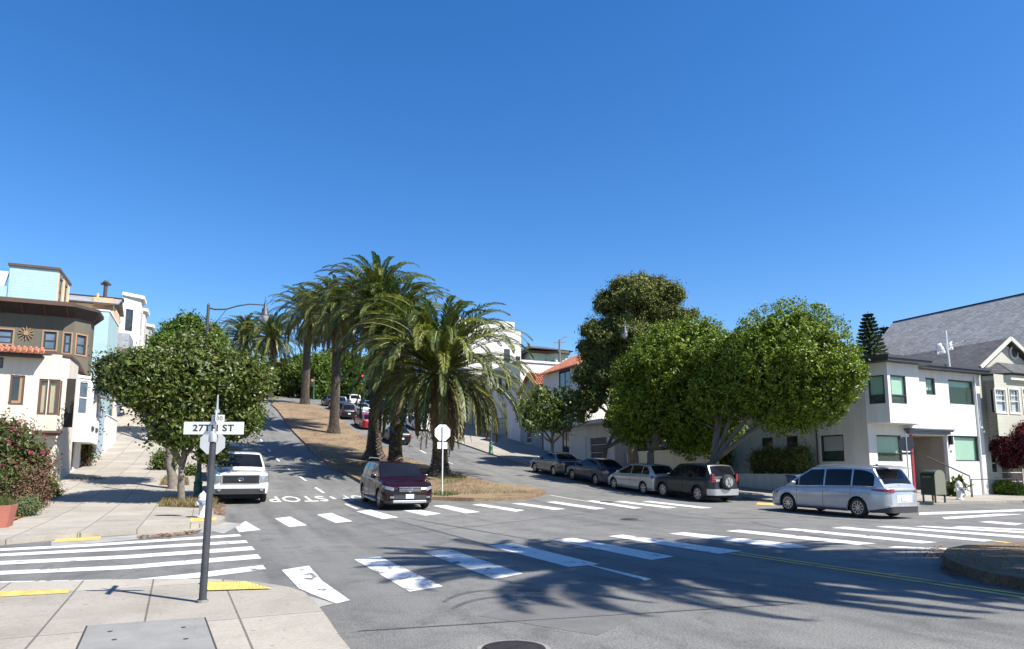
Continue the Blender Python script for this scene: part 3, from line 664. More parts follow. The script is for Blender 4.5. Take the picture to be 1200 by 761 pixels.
# bay
bp = [(31.02,FS-.001),(31.45,FS-1.0),(33.75,FS-1.0),(34.35,FS-.001)]
Zb0, Zb1 = zfor(31.5,FS-1,494), ZT
bp = [(31.02,FS-.002),(31.42,FS-1.0),(33.8,FS-1.0),(34.5,FS-.002)]
B0 = [(h.hole(bp,0,1014,440,1034,473)[0], 0, 0, 0)]
e = h.hole(bp,1,1044,440,1062,473)
L0 = (Vector(bp[1])-Vector(bp[0])).length
b0 = (.16, L0-.16, e[2], e[3])
h.walls(bp, Zb0, Zb1, {0: [b0], 1: [e]}, 'white_stucco', name='bay', depth=.1)
m = MB(); m.prism([(p[0]-31, p[1]-FS) for p in bp], Zb0-.06-.1, Zb0-.003-.1); h.add(m, 'bay_soffit', 'white_trim')
h.fill(bp,0,b0,'low','dark_trim','clear_pane',blind='blind',depth=.08,fw=.06,blind_to=.3,rb=.14); h.fill(bp,1,e,'low','dark_trim','clear_pane',blind='blind',depth=.08,fw=.06,blind_to=.32,rb=.14)
m = MB(); rp = [(-.45,19.6),(-.45,.1),(-.05,-1.45),(3.3,-1.45),(3.9,-.45),(9.75,-.45),(9.75,19.6)]
m.prism(rp[::-1] if False else [(x,y) for x,y in reversed(rp)], ZT-.1, ZT+.05); m.prism([(x*1.0,y) for x,y in reversed([(-.5,19.65),(-.5,.08),(-.1,-1.52),(3.34,-1.52),(3.94,-.52),(9.82,-.52),(9.82,19.65)])], ZT+.053, ZT+.2)
h.add(m, 'roof', 'dark_trim')
m = MB(); m.tube([(8.9,-.06,6.9),(8.9,-.06,.2)], .04, 8); h.add(m, 'downpipe', 'white_trim')
m = MB(); m.tube([(-.06,3.2,6.9),(-.06,3.2,.3)], .04, 8); h.add(m, 'downpipe', 'dark_trim')
lx = on_edge(fp[0],fp[1],1112,515); m = MB(); m.box(lx[0]-.07, lx[0]+.07, -.2, -.03, lx[1]-.3-.1, lx[1]+.12-.1); m.box(lx[0]-.1, lx[0]+.1, -.22, -.02, lx[1]+.125-.1, lx[1]+.2-.1); h.add(m, 'wall_lantern', 'black_metal')
m = MB(); 
def txt_mesh(body, size, parent, mat, loc, rot, name='lettering', ext=.004, bold=0., sx=1.):
    cu = bpy.data.curves.new(name, 'FONT'); cu.body = body; cu.size = size; cu.align_x = 'CENTER'; cu.align_y = 'CENTER'; cu.extrude = ext; cu.offset = bold; cu.resolution_u = 4; cu.space_character = 1.1
    o = bpy.data.objects.new('tmp', cu); COL.objects.link(o); bpy.context.view_layer.update()
    me = bpy.data.meshes.new_from_object(o.evaluated_get(bpy.context.evaluated_depsgraph_get())); bpy.data.objects.remove(o)
    for v in me.vertices: v.co.x *= sx
    me.materials.clear(); me.materials.append(M[mat]); ob = bpy.data.objects.new(name, me); COL.objects.link(ob); ob.parent = parent; ob.location = loc; ob.rotation_euler = rot; return ob
txt_mesh('190', .2, h.o, 'sign_black', (lx[0]+.02, -.006, lx[1]-.78), (R(90),0,0), 'house_number')
# rails at the steps
a0 = on_edge(fp[0],fp[1],1083,537); a1 = on_edge(fp[0],fp[1],1108,558)
m = MB(); m.tube([(a0[0],-.1,a0[1]),(a1[0],-1.3,a1[1]-.1)], .035, 8); m.tube([(a1[0],-1.3,a1[1]-.1),(a1[0],-1.3,.1)], .025, 8); h.add(m, 'handrail', 'black_metal')
m = MB(); q0 = on_edge(fp[0],fp[1],1112,562)[0]; q1 = q0+3.9
m.tube([(q0,-1.2,.0),(q0,-1.2,1.1),(q1,-1.2,1.1),(q1,-1.2,0)], .025, 8); rl = m.build('railing', M['black_metal'], h.o)
# antenna and its flapping cloth on the roof
def rt(x, y, D): p = far(x, y, D); return p
p = far(1112,421,44.); an = thing('roof_antenna', 'white roof antenna mast with grey cross arms on the corner house roof', 'antenna', p[0], p[1], ZT+.2)
top = zfor(p[0],p[1],388)-ZT-.2; m = MB(); m.tube([(0,0,-.05),(-.1,0,top)], .05, 8); m.build('mast', M['sign_white'], an)
m = MB(); m.bar((-.9,.3,top*.35),(1.1,-.2,top*.75),.035)
for k in range(7):
    u = k/6; c = Vector((-.9,.3,top*.35)).lerp(Vector((1.1,-.2,top*.75)), u); m.bar(c+Vector((-.1,-.45,0)), c+Vector((.1,.45,0)), .02)
m.build('cross_arm', M['galvanised'], an)
m = MB(); P = [[(-.75+.6*u+.05*math.sin(5*v), .1+.1*math.sin(6*u+3*v), top*(.28+.32*v)+.15*u) for v in np.linspace(0,1,6)] for u in np.linspace(0,1,7)]; m.grid(P); 
P2 = [[(.15+.35*u, .05+.06*math.sin(6*u+3*v), top*(.42+.25*v)+.12*u) for v in np.linspace(0,1,5)] for u in np.linspace(0,1,5)]; m.grid(P2); o = m.build('cloth', M['cloth'], an, smooth=True)
sm = o.modifiers.new('s','SOLIDIFY'); sm.thickness = .015
p = far(1053,415,44.); m = MB(); m.tube([(0,0,0),(0,0,.75)], .07, 10); o = m.build('vent_pipe', M['white_trim']); street(o); x, y = W(p[0],p[1]); o.location = (x, y, ZT+.2); tag(o, 'short white vent pipe on the corner house roof', 'vent pipe')
p = far(1011,422,40.); m = MB(); m.box(-.28,.28,-.3,.3,0,1.15); m.box(-.2,.2,-.305,-.302,.1,.5); m.box(-.2,.2,-.305,-.302,.6,1.0); o = m.build('roof_vent_box', M['white_trim']); street(o); x, y = W(p[0]+.6,p[1]+4); o.location = (x, y, ZT+.2); tag(o, 'white louvred vent box at the left end of the corner house roof', 'roof vent')

# --- grey sided house at the right edge ------------------------------------
h = House('sided_house', 'grey-green sided house with front gable, hipped bay roof and dark shingles', 'house', 40.6, FS+.1, .1)
T0, T1, TR = 40.62, 46.4, 43.35; S0 = FS+.15
fp = [(T0,S0),(T1,S0),(T1,40),(T0,40)]
Hd = [h.hole(fp,0,1162,531,1170,555), h.hole(fp,0,1174,533,1200,575)]
h.walls(fp, -.4, 7.7, {0: Hd}, 'grey_siding'); h.fill(fp,0,Hd[0],'sash','trim_grey'); h.fill(fp,0,Hd[1],'garage','trim_grey','dark_door',name='garage_door')
zr, ze = zfor(TR,S0,399.5), 7.55
m = MB(); m.slab([h.P(T0,S0,7.5),h.P(T1,S0,7.5),h.P(T1,S0,ze),h.P(TR,S0,zr-.12),h.P(T0,S0,ze)], (0,.15,0)); h.add(m, 'gable', 'grey_siding')
h.shingle([[(T0-.35,S0-.35,ze-.1),(T0-.35,40,ze-.1),(TR,40,zr),(TR,S0-.35,zr)], [(T1+.35,40,ze-.1),(T1+.35,S0-.35,ze-.1),(TR,S0-.35,zr),(TR,40,zr)]], 'dark_shingle')
m = MB(); m.bar(h.P(T0-.35,S0-.4,ze-.02),h.P(TR,S0-.4,zr+.08),.07,.22); m.bar(h.P(TR,S0-.4,zr+.08),h.P(T1+.35,S0-.4,ze-.02),.07,.22); h.add(m, 'bargeboard', 'trim_grey')
gc = on_s(S0,1187,414); m = MB(); m.lathe([(.42,-.06),(.42,0)], h.P(gc[0],S0-.02,gc[1]), 20, 'y'); o = h.add(m, 'round_vent', 'trim_grey'); m = MB(); m.lathe([(.28,-.03),(.28,0)], h.P(gc[0],S0-.07,gc[1]), 20, 'y'); m.build('louvre', M['dark_trim'], o)
bp = [(41.2,S0),(42.0,S0-.85),(45.6,S0-.85),(46.3,S0)]
zc0, zc1 = zfor(43,S0-.9,512), zfor(43,S0-.9,441)
Bh = [h.hole(bp,1,1167,457,1178.5,483), h.hole(bp,1,1183,457,1194,484), h.hole(bp,1,1199,457,1211,484)]
L0 = (Vector(bp[1])-Vector(bp[0])).length; b0 = (.22, L0-.18, Bh[0][2], Bh[0][3])
h.walls(bp, zc0, zc1, {0: [b0], 1: Bh}, 'grey_siding', name='bay', depth=.1)
h.fill(bp,0,b0,'grid','white_trim',depth=.08,fw=.05,casing='trim_grey',blind='cloth',blind_to=.05,pane='clear_pane',rb=.14)
for q in Bh: h.fill(bp,1,q,'grid','white_trim',depth=.08,fw=.05,casing='trim_grey',blind='cloth',blind_to=.05,pane='clear_pane',rb=.14)
m = MB(); m.prism([(p[0]-40.6,p[1]-FS-.1) for p in bp], zc0-.3, zc0-.105); h.add(m, 'bay_base', 'trim_grey')
ztp = zfor(43,S0-.4,427)
h.shingle([[(40.9,S0,zc1),(41.8,S0-1.15,zc1),(42.2,S0-.1,ztp)], [(41.8,S0-1.15,zc1),(45.8,S0-1.15,zc1),(45.2,S0-.1,ztp),(42.2,S0-.1,ztp)], [(45.8,S0-1.15,zc1),(46.6,S0,zc1),(45.2,S0-.1,ztp)]], 'dark_shingle', 'bay_roof')
m = MB(); m.prism([(x-40.6,y-FS-.1) for x,y in ((41.0,S0),(41.85,S0-1.05),(45.75,S0-1.05),(46.5,S0))], zc1-.28-.1, zc1-.1); h.add(m, 'bay_cornice', 'trim_grey')
for k in range(5):
    m = MB(); m.box(43.4-40.6, 44.8-40.6, -2.3+k*.32, -.06, -.1+k*.18, .08+k*.18-.003); h.add(m, 'step', 'grey_stucco')

# --- long hall with the big grey shingle roof ------------------------------
k = 1.4
h = House('shingled_hall', 'large long hall with a steep grey shingle roof behind the corner houses', 'hall', 59.9, 46.9, .3)
te, tr, z0e, zrg, sa, sb = 59.9, 64.4, zfor(59.9,46.9,419), zfor(64.4,46.9,378), 46.9, 14.
z0e -= 3.*(zrg-z0e)/(tr-te); te -= 3.
fp = [(te+.4,sb),(2*tr-te-.4,sb),(2*tr-te-.4,sa),(te+.4,sa)]
Hh = [(3+4*i, 4.6+4*i, 5, 9) for i in range(7)]
h.walls(fp, -.5, z0e, {3: Hh}, 'tan_stucco')
for q in Hh: h.fill(fp,3,q,'sash')
h.shingle([[(te,sb-.4,z0e-.2),(te,sa+.4,z0e-.2),(tr,sa+.4,zrg),(tr,sb-.4,zrg)], [(2*tr-te,sa+.4,z0e-.2),(2*tr-te,sb-.4,z0e-.2),(tr,sb-.4,zrg),(tr,sa+.4,zrg)]], 'grey_shingle')
m = MB(); m.prism([(0,0),(1,0),(1,1),(0,1)],0,.01)
for s_, nm in ((sa,1),(sb,-1)):
    g = MB(); g.slab([h.P(te+.4,s_,z0e-.05),h.P(tr,s_,zrg-.15),h.P(2*tr-te-.4,s_,z0e-.05)], (0,-.12*nm,0)); h.add(g, 'gable', 'tan_stucco')
m = MB(); m.bar(h.P(tr,sb-.4,zrg+.1),h.P(tr,sa+.4,zrg+.1),.3,.12); h.add(m, 'ridge_cap', 'dark_shingle')

# --- low wall and planter along the right pavement -------------------------
def wall_thing(name, label, cat, poly, z0, z1, mat, cap=None):
    c = poly[0]; h = House(name, label, cat, c[0], c[1]); m = MB(); m.prism([(p[0]-h.t0,p[1]-h.s0) for p in ccw(poly)], z0-h.z0, z1-h.z0)
    o = h.add(m, 'wall', mat)
    if cap:
        pc = sum((Vector(p) for p in poly), Vector((0,0)))/len(poly); m = MB()
        m.prism([(p[0]+math.copysign(.04,p[0]-pc.x)-h.t0, p[1]+math.copysign(.04,p[1]-pc.y)-h.s0) for p in ccw(poly)], z1-h.z0+.003, z1-h.z0+.06); h.add(m, 'cap', cap)
    return h
h = wall_thing('planter_box', 'white stucco planter box holding a dark hedge against the corner house side wall', 'planter', [(29.2,27.6),(30.9,27.6),(30.9,32.2),(29.2,32.2)], G(28)-.3, G(30)+1.0, 'white_stucco')
h = wall_thing('garden_wall', 'low white garden wall topped by black railings beside the shaded ficus', 'wall', [(28.6,33.5),(28.9,33.5),(28.9,43.2),(28.6,43.2)], G(33), 3.0, 'white_stucco', 'white_trim')
m = MB()
for k in range(48): m.bar((.15,.3+k*.2,3.02-h.z0),(.15,.3+k*.2,3.75-h.z0),.02)
m.bar((.15,.2,3.75-h.z0),(.15,9.7,3.75-h.z0),.035); m.bar((.15,.2,3.1-h.z0),(.15,9.7,3.1-h.z0),.035); h.add(m, 'railings', 'black_metal', fix=False)

# --- tile-roofed house with garage fronts ----------------------------------
h = House('tile_roof_house', 'cream house with clay tile roof, balcony fascia and street-level garages', 'house', 28.4, 44.6)
SM = 49.6
fp = [(28.4,SM),(37.,SM),(37.,56.6),(28.4,56.6)]
zt = on_t(28.4,650,437)[1]
zb = on_t(28.4,700,500)[1]
fl_ = [(28.42,44.6),(37.,44.6),(37.,SM-.01),(28.42,SM-.01)]
def srt(q, z0=None): a, b, c, d = q; return (min(a,b), max(a,b), c if z0 is None else z0, d)
G3 = [srt(h.hole(fl_,3,672.5,511,687,541), G(48)-.2), srt(h.hole(fl_,3,691,512,711,545), G(46)-.1)]
U3 = [srt(h.hole(fp,3,655,433,668,454)), srt(h.hole(fp,3,659,505,667,535)), srt(h.hole(fp,3,676,484,686,496))]
G3[0] = (max(.15,G3[0][0]),)+G3[0][1:]
h.walls(fp, -0.5+G(45), zt, {3: U3}, 'off_white'); h.walls(fl_, -0.5+G(43), zb+.1, {3: G3}, 'off_white', name='garage_wall')
h.fill(fl_,3,G3[0],'plain','white_trim','dark_door',name='front_door',depth=.13); h.fill(fl_,3,G3[1],'garage','white_trim','dark_door',name='garage_door',depth=.13)
for q in U3: h.fill(fp,3,q,'double')
m = MB(); m.box(-1.3,9.,-.3,SM-44.6-.02,zb-h.z0+.12,zb-h.z0+.4); m.box(-1.3,-.003,SM-44.6,10.5,zb-h.z0+.12,zb-h.z0+.4); h.add(m, 'balcony', 'off_white')
m = MB(); m.bar((-1.25,-.2,zb-h.z0+1.3),(-1.25,6.,zb-h.z0+1.3),.05)
for k in range(32): m.bar((-1.25,-.2+k*.2,zb-h.z0+.4),(-1.25,-.2+k*.2,zb-h.z0+1.3),.018)
h.add(m, 'balcony_railing', 'black_metal', fix=False)
zrg = zt+2.0; tm_ = 31.8
tiles(h, (27.9,56.8,zt-.05),(27.9,SM-.4,zt-.05),(tm_,56.8,zrg),(tm_,SM-.4,zrg))
tiles(h, (35.7,SM-.4,zt-.05),(35.7,56.8,zt-.05),(tm_,SM-.4,zrg),(tm_,56.8,zrg), 'tiled_roof')
m = MB(); m.slab([h.P(28.4,SM,zt-.01),h.P(tm_,SM,zrg-.1),h.P(35.4,SM,zt-.01)],(0,.12,0)); h.add(m, 'gable', 'off_white')
m = MB(); m.slab([h.P(28.4,56.6,zt-.01),h.P(tm_,56.6,zrg-.1),h.P(35.4,56.6,zt-.01)],(0,-.12,0)); h.add(m, 'gable', 'off_white')
# small gabled porch house beyond it
h = House('gabled_cottage', 'narrow grey cottage with a steep clay-edged gable next to the tile-roofed house', 'house', 28.6, 57.6)
fp = [(28.6,57.4),(33.5,57.4),(33.5,62),(28.6,62)]; z1 = on_t(28.6,632,457)[1]; zr = on_t(28.6,639,434)[1]
Hq = [(1.2,2.4,G(60)+.3,G(60)+2.5),(3.0,3.9,z1-2.2,z1-.7)]
h.walls(fp, G(58)-.5, z1, {3: Hq}, 'grey_stucco'); h.fill(fp,3,Hq[0],'garage','white_trim','dark_door',name='front_door'); h.fill(fp,3,Hq[1],'sash','white_trim')
m = MB(); m.slab([h.P(28.6,57.4,z1-.01),h.P(28.6,59.7,zr),h.P(28.6,62,z1-.01)],(.2,0,0)); h.add(m, 'gable', 'grey_stucco')
tiles(h, (28.2,57.2,z1-.1),(33.5,57.2,z1-.1),(28.2,59.7,zr+.1),(33.5,59.7,zr+.1)); tiles(h, (33.5,62.2,z1-.1),(28.2,62.2,z1-.1),(33.5,59.7,zr+.1),(28.2,59.7,zr+.1))
# long row with the white party wall
def block(name, label, fp, z1, mat, parapet='white_trim', wins=(), edge=3, z0=None, over=.12, frame='dark_trim'):
    h = House(name, label, 'house', fp[0][0], fp[0][1]); hs = {}
    for w in wins: hs.setdefault(w[0], []).append(w[1:5])
    h.walls(fp, (G(fp[0][1]) if z0 is None else z0)-1., z1, hs, mat)
    for w in wins: h.fill(fp, w[0], w[1:5], *(w[5:6] or ['sash']), frame=frame, name=(w[6] if len(w) > 6 else 'window'), pane=(w[7] if len(w) > 7 else 'pane'))
    if parapet: h.roof_slab(fp, z1-.0, .22, parapet, over)
    return h
a = on_s(62.6, 570, 425); b = on_s(62.6, 652, 425)
fp = [(28.8,62.6),(40.5,62.6),(40.5,70),(28.8,70)]; z1 = on_s(62.6, 620, 425)[1]
block('party_wall_house', 'house showing a blank sunlit white party wall above the clay roofs', fp, z1, 'white_stucco', 'white_trim', [(3,1.2,3.8,G(65)+.1,G(65)+2.5,'garage','garage_door','garage_door'),(3,1.2,2.6,z1-2.6,z1-1.),(3,3.6,5.0,z1-2.6,z1-1.)])
fp = [(28.6,70.3),(38,70.3),(38,77),(28.6,77)]; block('yellow_garage_house', 'ochre yellow sided house with a garage at pavement level beside the palm', fp, G(73)+6.2, 'yellow_siding', 'white_trim', [(3,1,3.7,G(73)+.2,G(73)+2.5,'garage','garage_door','garage_door'),(3,4.5,5.6,G(73)+.4,G(73)+2.5,'plain','front_door','dark_door'),(3,1.2,2.5,G(73)+3.6,G(73)+5.2),(3,4,5.3,G(73)+3.6,G(73)+5.2)])
# white modern block
s0 = 84.; z1 = on_s(s0, 582, 376)[1]; ta = 28.5; tb = on_s(s0, 587, 400)[0]; tc = on_s(s0, 603, 400)[0]
fp = [(ta,s0),(tc,s0),(tc,s0+3.8),(ta,s0+3.8)]
block('modern_block', 'tall white modern block rising behind the nearest palm', fp, z1, 'white_stucco', None, [(0,1.0,2.6,z1-8.5,z1-6.8),(0,tc-ta-1.6,tc-ta-.7,z1-6.6,z1-3.8),(3,1.,2.7,z1-3.5,z1-1.6),(3,1.,2.7,z1-7,z1-5)], over=0)
tw = on_s(s0+1, 610.5, 400)[0]
fp = [(tc+.02,s0+1),(tw,s0+1),(tw,s0+12),(tc+.02,s0+12)]
block('modern_annex', 'lower white flat-roofed annex on the right of the tall modern block', fp, on_s(s0+1, 606, 388)[1], 'white_stucco', None, [(0,.6,1.3,z1-7.5,z1-4.5)])
# sage Victorian upstairs on the ridge
s0 = 98.; ta, tb = on_s(s0, 621, 420)[0], on_s(s0, 661, 420)[0]; z1, ze = on_s(s0, 640, 415)[1], on_s(s0, 640, 404)[1]
h = House('sage_victorian', 'sage green Victorian with a brown overhanging roof on the hill crest', 'house', ta, s0)
tm = on_s(s0, 642, 415)[0]
fp = [(ta,s0),(tm,s0),(tm+.8,s0-1.2),(tb-.8,s0-1.2),(tb,s0),(tb,s0+9),(ta,s0+9)]
Hz = {0: [(.6,1.5,z1-3.2,z1-1.0),(2.6,3.2,z1-4,z1-.6)], 2: [(.3,1.3,z1-3,z1-1.0),(1.6,2.3,z1-3,z1-1.0)], 1: [(.3,1.2,z1-3,z1-1.0)]}
h.walls(fp, G(s0)-1, z1, Hz, 'sage_siding')
for i in Hz:
    for q in Hz[i]: h.fill(fp, i, q, 'sash', 'white_trim', 'blue_pane')
h.roof_slab(fp, z1+.003, .35, 'brown_trim', .7, 'eaves')
c = Vector(((ta+tb)/2, s0+4)); e = [(ta-.7,s0-1.9),(tb+.7,s0-1.9),(tb+.7,s0+9.7),(ta-.7,s0+9.7)]; zz = z1+.36; zr = ze+.3
h.shingle([[(*e[0],zz),(*e[1],zz),(c.x+1.5,c.y,zr),(c.x-1.5,c.y,zr)],[(*e[1],zz),(*e[2],zz),(c.x+1.5,c.y,zr)],[(*e[2],zz),(*e[3],zz),(c.x-1.5,c.y,zr),(c.x+1.5,c.y,zr)],[(*e[3],zz),(*e[0],zz),(c.x-1.5,c.y,zr)]], 'dark_shingle')
fp = [(on_s(99,609,430)[0],99.5),(ta-.05,99.5),(ta-.05,107),(on_s(99,609,430)[0],107)]
hh = block('grey_lean_house', 'low grey house with sloping roof left of the sage Victorian', fp, on_s(99.5,615,424)[1], 'grey_stucco', None, [])
t_a, t_b = fp[0][0], fp[1][0]; zz = on_s(99.5,615,424)[1]
hh.shingle([[(t_a-.2,99.2,zz),(t_a-.2,107.2,zz),(t_b,107.2,zz+1.9),(t_b,99.2,zz+1.9)]], 'dark_shingle')
# continuation of the right-hand row (hidden mostly by trees)
fp = [(31.2,44.3-.1),(31.3,44.2)]

# --- left side: cream corner house ----------------------------------------
S1 = 36.7
h = House('cream_house', 'cream stucco house with clay tile eave and brown-framed windows at the far left', 'house', -6.1, S1)
bx = -6.1
fp = [(-20,S1),(-6.75,S1),(bx,S1+.75),(bx,S1+3.1),(-6.6,S1+3.1),(-6.6,S1+9),(-20,S1+9)]
z1 = on_s(S1,70,416)[1]
Hc = {0: [h.hole(fp,0,10.8,440,28.3,475), h.hole(fp,0,44.5,444.5,69,486.5), h.hole(fp,0,-25,418,4,431)], 1: []}
L1 = (Vector(fp[2])-Vector(fp[1])).length; Hc[1] = [(.28, L1-.28, Hc[0][1][2], Hc[0][1][3])]
h.walls(fp, G(30)-.5, z1, Hc, 'cream_stucco')
w = h.fill(fp,0,Hc[0][0],'plain','brown_trim','pane',casing=None,fw=.09); w = h.fill(fp,0,Hc[0][1],'double','brown_trim','clear_pane',fw=.1,blind='blind_wood',blind_to=.02); h.fill(fp,0,Hc[0][2],'plain','brown_trim','pane'); h.fill(fp,1,Hc[1][0],'plain','brown_trim','pane')
u = Hc[0][0]; m = MB(); zc = (u[2]+u[3])/2
m.box(-13.9+u[1]-.2, -13.9+u[1]-.09, .045, .062, u[2]-h.z0+.1, u[3]-h.z0-.1); m.box(-13.9+u[0]+.1, -13.9+u[1]-.2, .045, .062, u[2]-h.z0+.09, u[2]-h.z0+.2); h.add(m, 'window_stile', 'wood_frame')
h.roof_slab([(-20,S1),(-6.75,S1),(bx,S1+.75),(bx,S1+3.1),(-6.6,S1+9),(-20,S1+9)], z1+.003, .12, 'brown_trim', .05, 'parapet_cap')
te_ = on_s(S1-.5,53,412)[0]; ze_ = on_s(S1-.55,30,413)[1]
tiles(h, (-20,S1-.6,ze_-.05),(te_,S1-.6,ze_-.05),(-20,S1-.02,ze_+.24),(te_-.1,S1-.02,ze_+.24), 'tile_eave', .22)
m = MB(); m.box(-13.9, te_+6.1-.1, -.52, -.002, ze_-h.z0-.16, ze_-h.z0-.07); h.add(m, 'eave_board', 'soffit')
m = MB(); q = on_s(S1,58,490); m.box(q[0]+6.1-.5, q[0]+6.1+.55, -.6, -.002, q[1]-h.z0-.7, q[1]-h.z0-.6); m.box(q[0]+6.1-.4, q[0]+6.1+.45, -.5, -.002, q[1]-h.z0-.8, q[1]-h.z0-.703); h.add(m, 'lower_ledge', 'brown_trim')
# --- white bay house next door --------------------------------------------
S2 = 40.0
h = House('white_bay_house', 'narrow white house with small awnings over its projecting bay', 'house', -5.6, S2)
fp = [(-16,S2-.1),(-6.2,S2-.1),(-6.2,S2+6.5),(-16,S2+6.5)]
zb0, z1 = on_t(-5.3,97,513)[1], on_t(-5.3,90,428)[1]
z1 = max(z1, 6.3)
Hg = [(.6,1.6,G(41)+.1,G(41)+2.2),(3.2,5.8,G(43)+.1,G(43)+2.3)]
h.walls(fp, G(38)-.3, z1-.2, {1: Hg}, 'white_stucco'); h.fill(fp,1,Hg[0],'plain','white_trim','dark_door',name='front_door'); h.fill(fp,1,Hg[1],'garage','white_trim','garage_door',name='garage_door')
bp = [(-6.199,S2-.05),(-5.5,S2+.7),(-5.5,S2+3.6),(-6.199,S2+4.4)]
Lb = .99
Hb = {0: [(.22,.8,zb0+1.3,zb0+3.0)], 1: [(.3,1.2,zb0+1.3,zb0+3.0),(1.6,2.5,zb0+1.3,zb0+3.0)]}
h.walls(bp, zb0, z1, Hb, 'white_trim', name='bay')
m = MB(); m.prism([(p[0]+5.6,p[1]-S2) for p in bp], zb0-h.z0-.08, zb0-h.z0-.003); h.add(m, 'bay_soffit', 'white_trim')
for i in Hb:
    for q in Hb[i]: h.fill(bp,i,q,'sash','white_trim','blue_pane')
for (y0, y1) in ((.9,2.0),(2.2,3.3)):
    m = MB(); zz = zb0+3.15-h.z0; m.add([(.1,y0,zz+.55),(.1,y1,zz+.55),(.65,y1,zz),(.65,y0,zz),(.1,y0,zz+.1),(.1,y1,zz+.1)], [(0,3,2,1),(0,4,3),(1,2,5),(3,4,5,2)]); o = h.add(m, 'awning', 'galvanised')
m = MB(); zz = z1-h.z0-1.0; m.add([(.1,1.9,zz+.9),(.1,3.6,zz+.9),(.7,3.6,zz+.2),(.7,1.9,zz+.2),(.1,1.9,zz+.3),(.1,3.6,zz+.3)], [(0,3,2,1),(0,4,3),(1,2,5),(3,4,5,2)]); h.add(m, 'awning', 'galvanised')
m = MB(); m.prism([(p[0]*1.0+5.6+.05,p[1]-S2) for p in bp], z1-h.z0+.003, z1-h.z0+.15); h.add(m, 'cornice', 'white_trim')
for yy in (1.0,2.4):
    m = MB(); m.box(.1,.14,yy,yy+.7,zb0-h.z0+.55,zb0-h.z0+.75); h.add(m, 'vent', 'dark_trim')

# --- olive house with the dark flared eaves --------------------------------
S3 = 49.
h = House('olive_house', 'olive brown stucco house with deep dark flared eaves and an angled corner', 'house', -8, S3)
tc = on_s(S3, 93.5, 400)[0]
c0 = on_s(S3, 86, 400)[0]
fp = [(-26,S3),(c0,S3),(c0+.75,S3+.8),(c0+.75,S3+2.2),(-26,S3+2.2)]
z1 = on_s(S3,50,368)[1]+.25
Ho = {0: [h.hole(fp,0,-18,386,15,402), h.hole(fp,0,51,389,66,410), h.hole(fp,0,74.5,391,87,414)], 1: []}
Ho[0][2] = (Ho[0][2][0], min(Ho[0][2][1], c0+26-.12), Ho[0][2][2], Ho[0][2][3]); L1 = (Vector(fp[2])-Vector(fp[1])).length; Ho[1] = [(.2,L1-.25,Ho[0][2][2],Ho[0][2][3])]
h.walls(fp, G(S3)-1, z1, Ho, 'olive_stucco')
for i in Ho:
    for q in Ho[i]: h.fill(fp,i,q,'sash','dark_trim','blue_pane',casing='wood_frame',fw=.09)
zo = on_s(S3-1.1,50,353.5)[1]
ov = .85
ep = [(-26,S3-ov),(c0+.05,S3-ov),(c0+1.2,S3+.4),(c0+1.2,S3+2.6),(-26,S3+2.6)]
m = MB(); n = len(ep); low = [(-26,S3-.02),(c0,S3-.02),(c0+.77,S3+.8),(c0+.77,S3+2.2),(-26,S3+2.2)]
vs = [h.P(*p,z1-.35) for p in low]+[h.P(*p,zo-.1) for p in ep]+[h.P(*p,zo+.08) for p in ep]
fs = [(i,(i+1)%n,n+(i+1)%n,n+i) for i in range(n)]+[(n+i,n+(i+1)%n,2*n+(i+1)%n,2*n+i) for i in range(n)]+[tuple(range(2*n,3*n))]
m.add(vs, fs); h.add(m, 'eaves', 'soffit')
m = MB()
for t in np.arange(-25.5, c0+.2, 1.15):
    m = MB(); m.bar(h.P(t,S3-.05,z1-.34),h.P(t,S3-ov+.05,zo-.14),.09,.12); h.add(m, 'rafter', 'brown_trim')
for k in range(2): m = MB(); m.bar(h.P(c0+.8,S3+.9+k*.9,z1-.34),h.P(c0+1.15,S3+.9+k*.9,zo-.14),.09,.12); h.add(m, 'rafter', 'brown_trim')
m = MB()
m.box(ep[0][0]+8, ep[1][0]+8+.05, -ov-.06, -ov+.04, zo-h.z0-.12, zo-h.z0+.14); h.add(m, 'gutter', 'brown_trim')
st = on_s(S3,31,391); m = MB()
for k in range(12): a = k*math.pi/6; m.bar((st[0]+8,-.06,st[1]-h.z0),(st[0]+8+math.cos(a)*.4,-.06,st[1]-h.z0+math.sin(a)*.4),.035)
m.lathe([(.13,-.12),(.08,0)], (st[0]+8,0,st[1]-h.z0), 14, 'y'); h.add(m, 'sun_ornament', 'wood_frame')

# --- teal house ------------------------------------------------------------
S4 = 60.
h = House('teal_house', 'pale teal sided house with a set-back top storey and wooden side windows', 'house', -8, S4)
tr_ = on_s(S4,128,370)[0]; z1 = on_s(S4,110,364)[1]
fp = [(-30,S4),(tr_,S4),(tr_,S4+6),(-30,S4+6)]; h.walls(fp, G(S4)-1, z1, {}, 'teal_siding')
tu = on_s(S4,67.5,330)[0]; z2 = on_s(S4,40,314)[1]; tl_ = on_s(S4,10,330)[0]; zl = on_s(S4,5,335)[1]
sd = on_t(tu,81.5,338)[0]; 
fp = [(tl_,S4+.02),(tu,S4+.02),(tu,sd),(tl_,sd)]
z1u = z1-.02; Lz = sd-S4
Hu = {1: [(Lz*.12,Lz*.38,z1u+.5,z2-.35),(Lz*.58,Lz*.8,z1u+.5,z2-.35)]}
h.walls(fp, z1u, z2, Hu, 'teal_siding', name='top_storey')
for q in Hu[1]: h.fill(fp,1,q,'sash','brown_trim',casing='wood_frame')
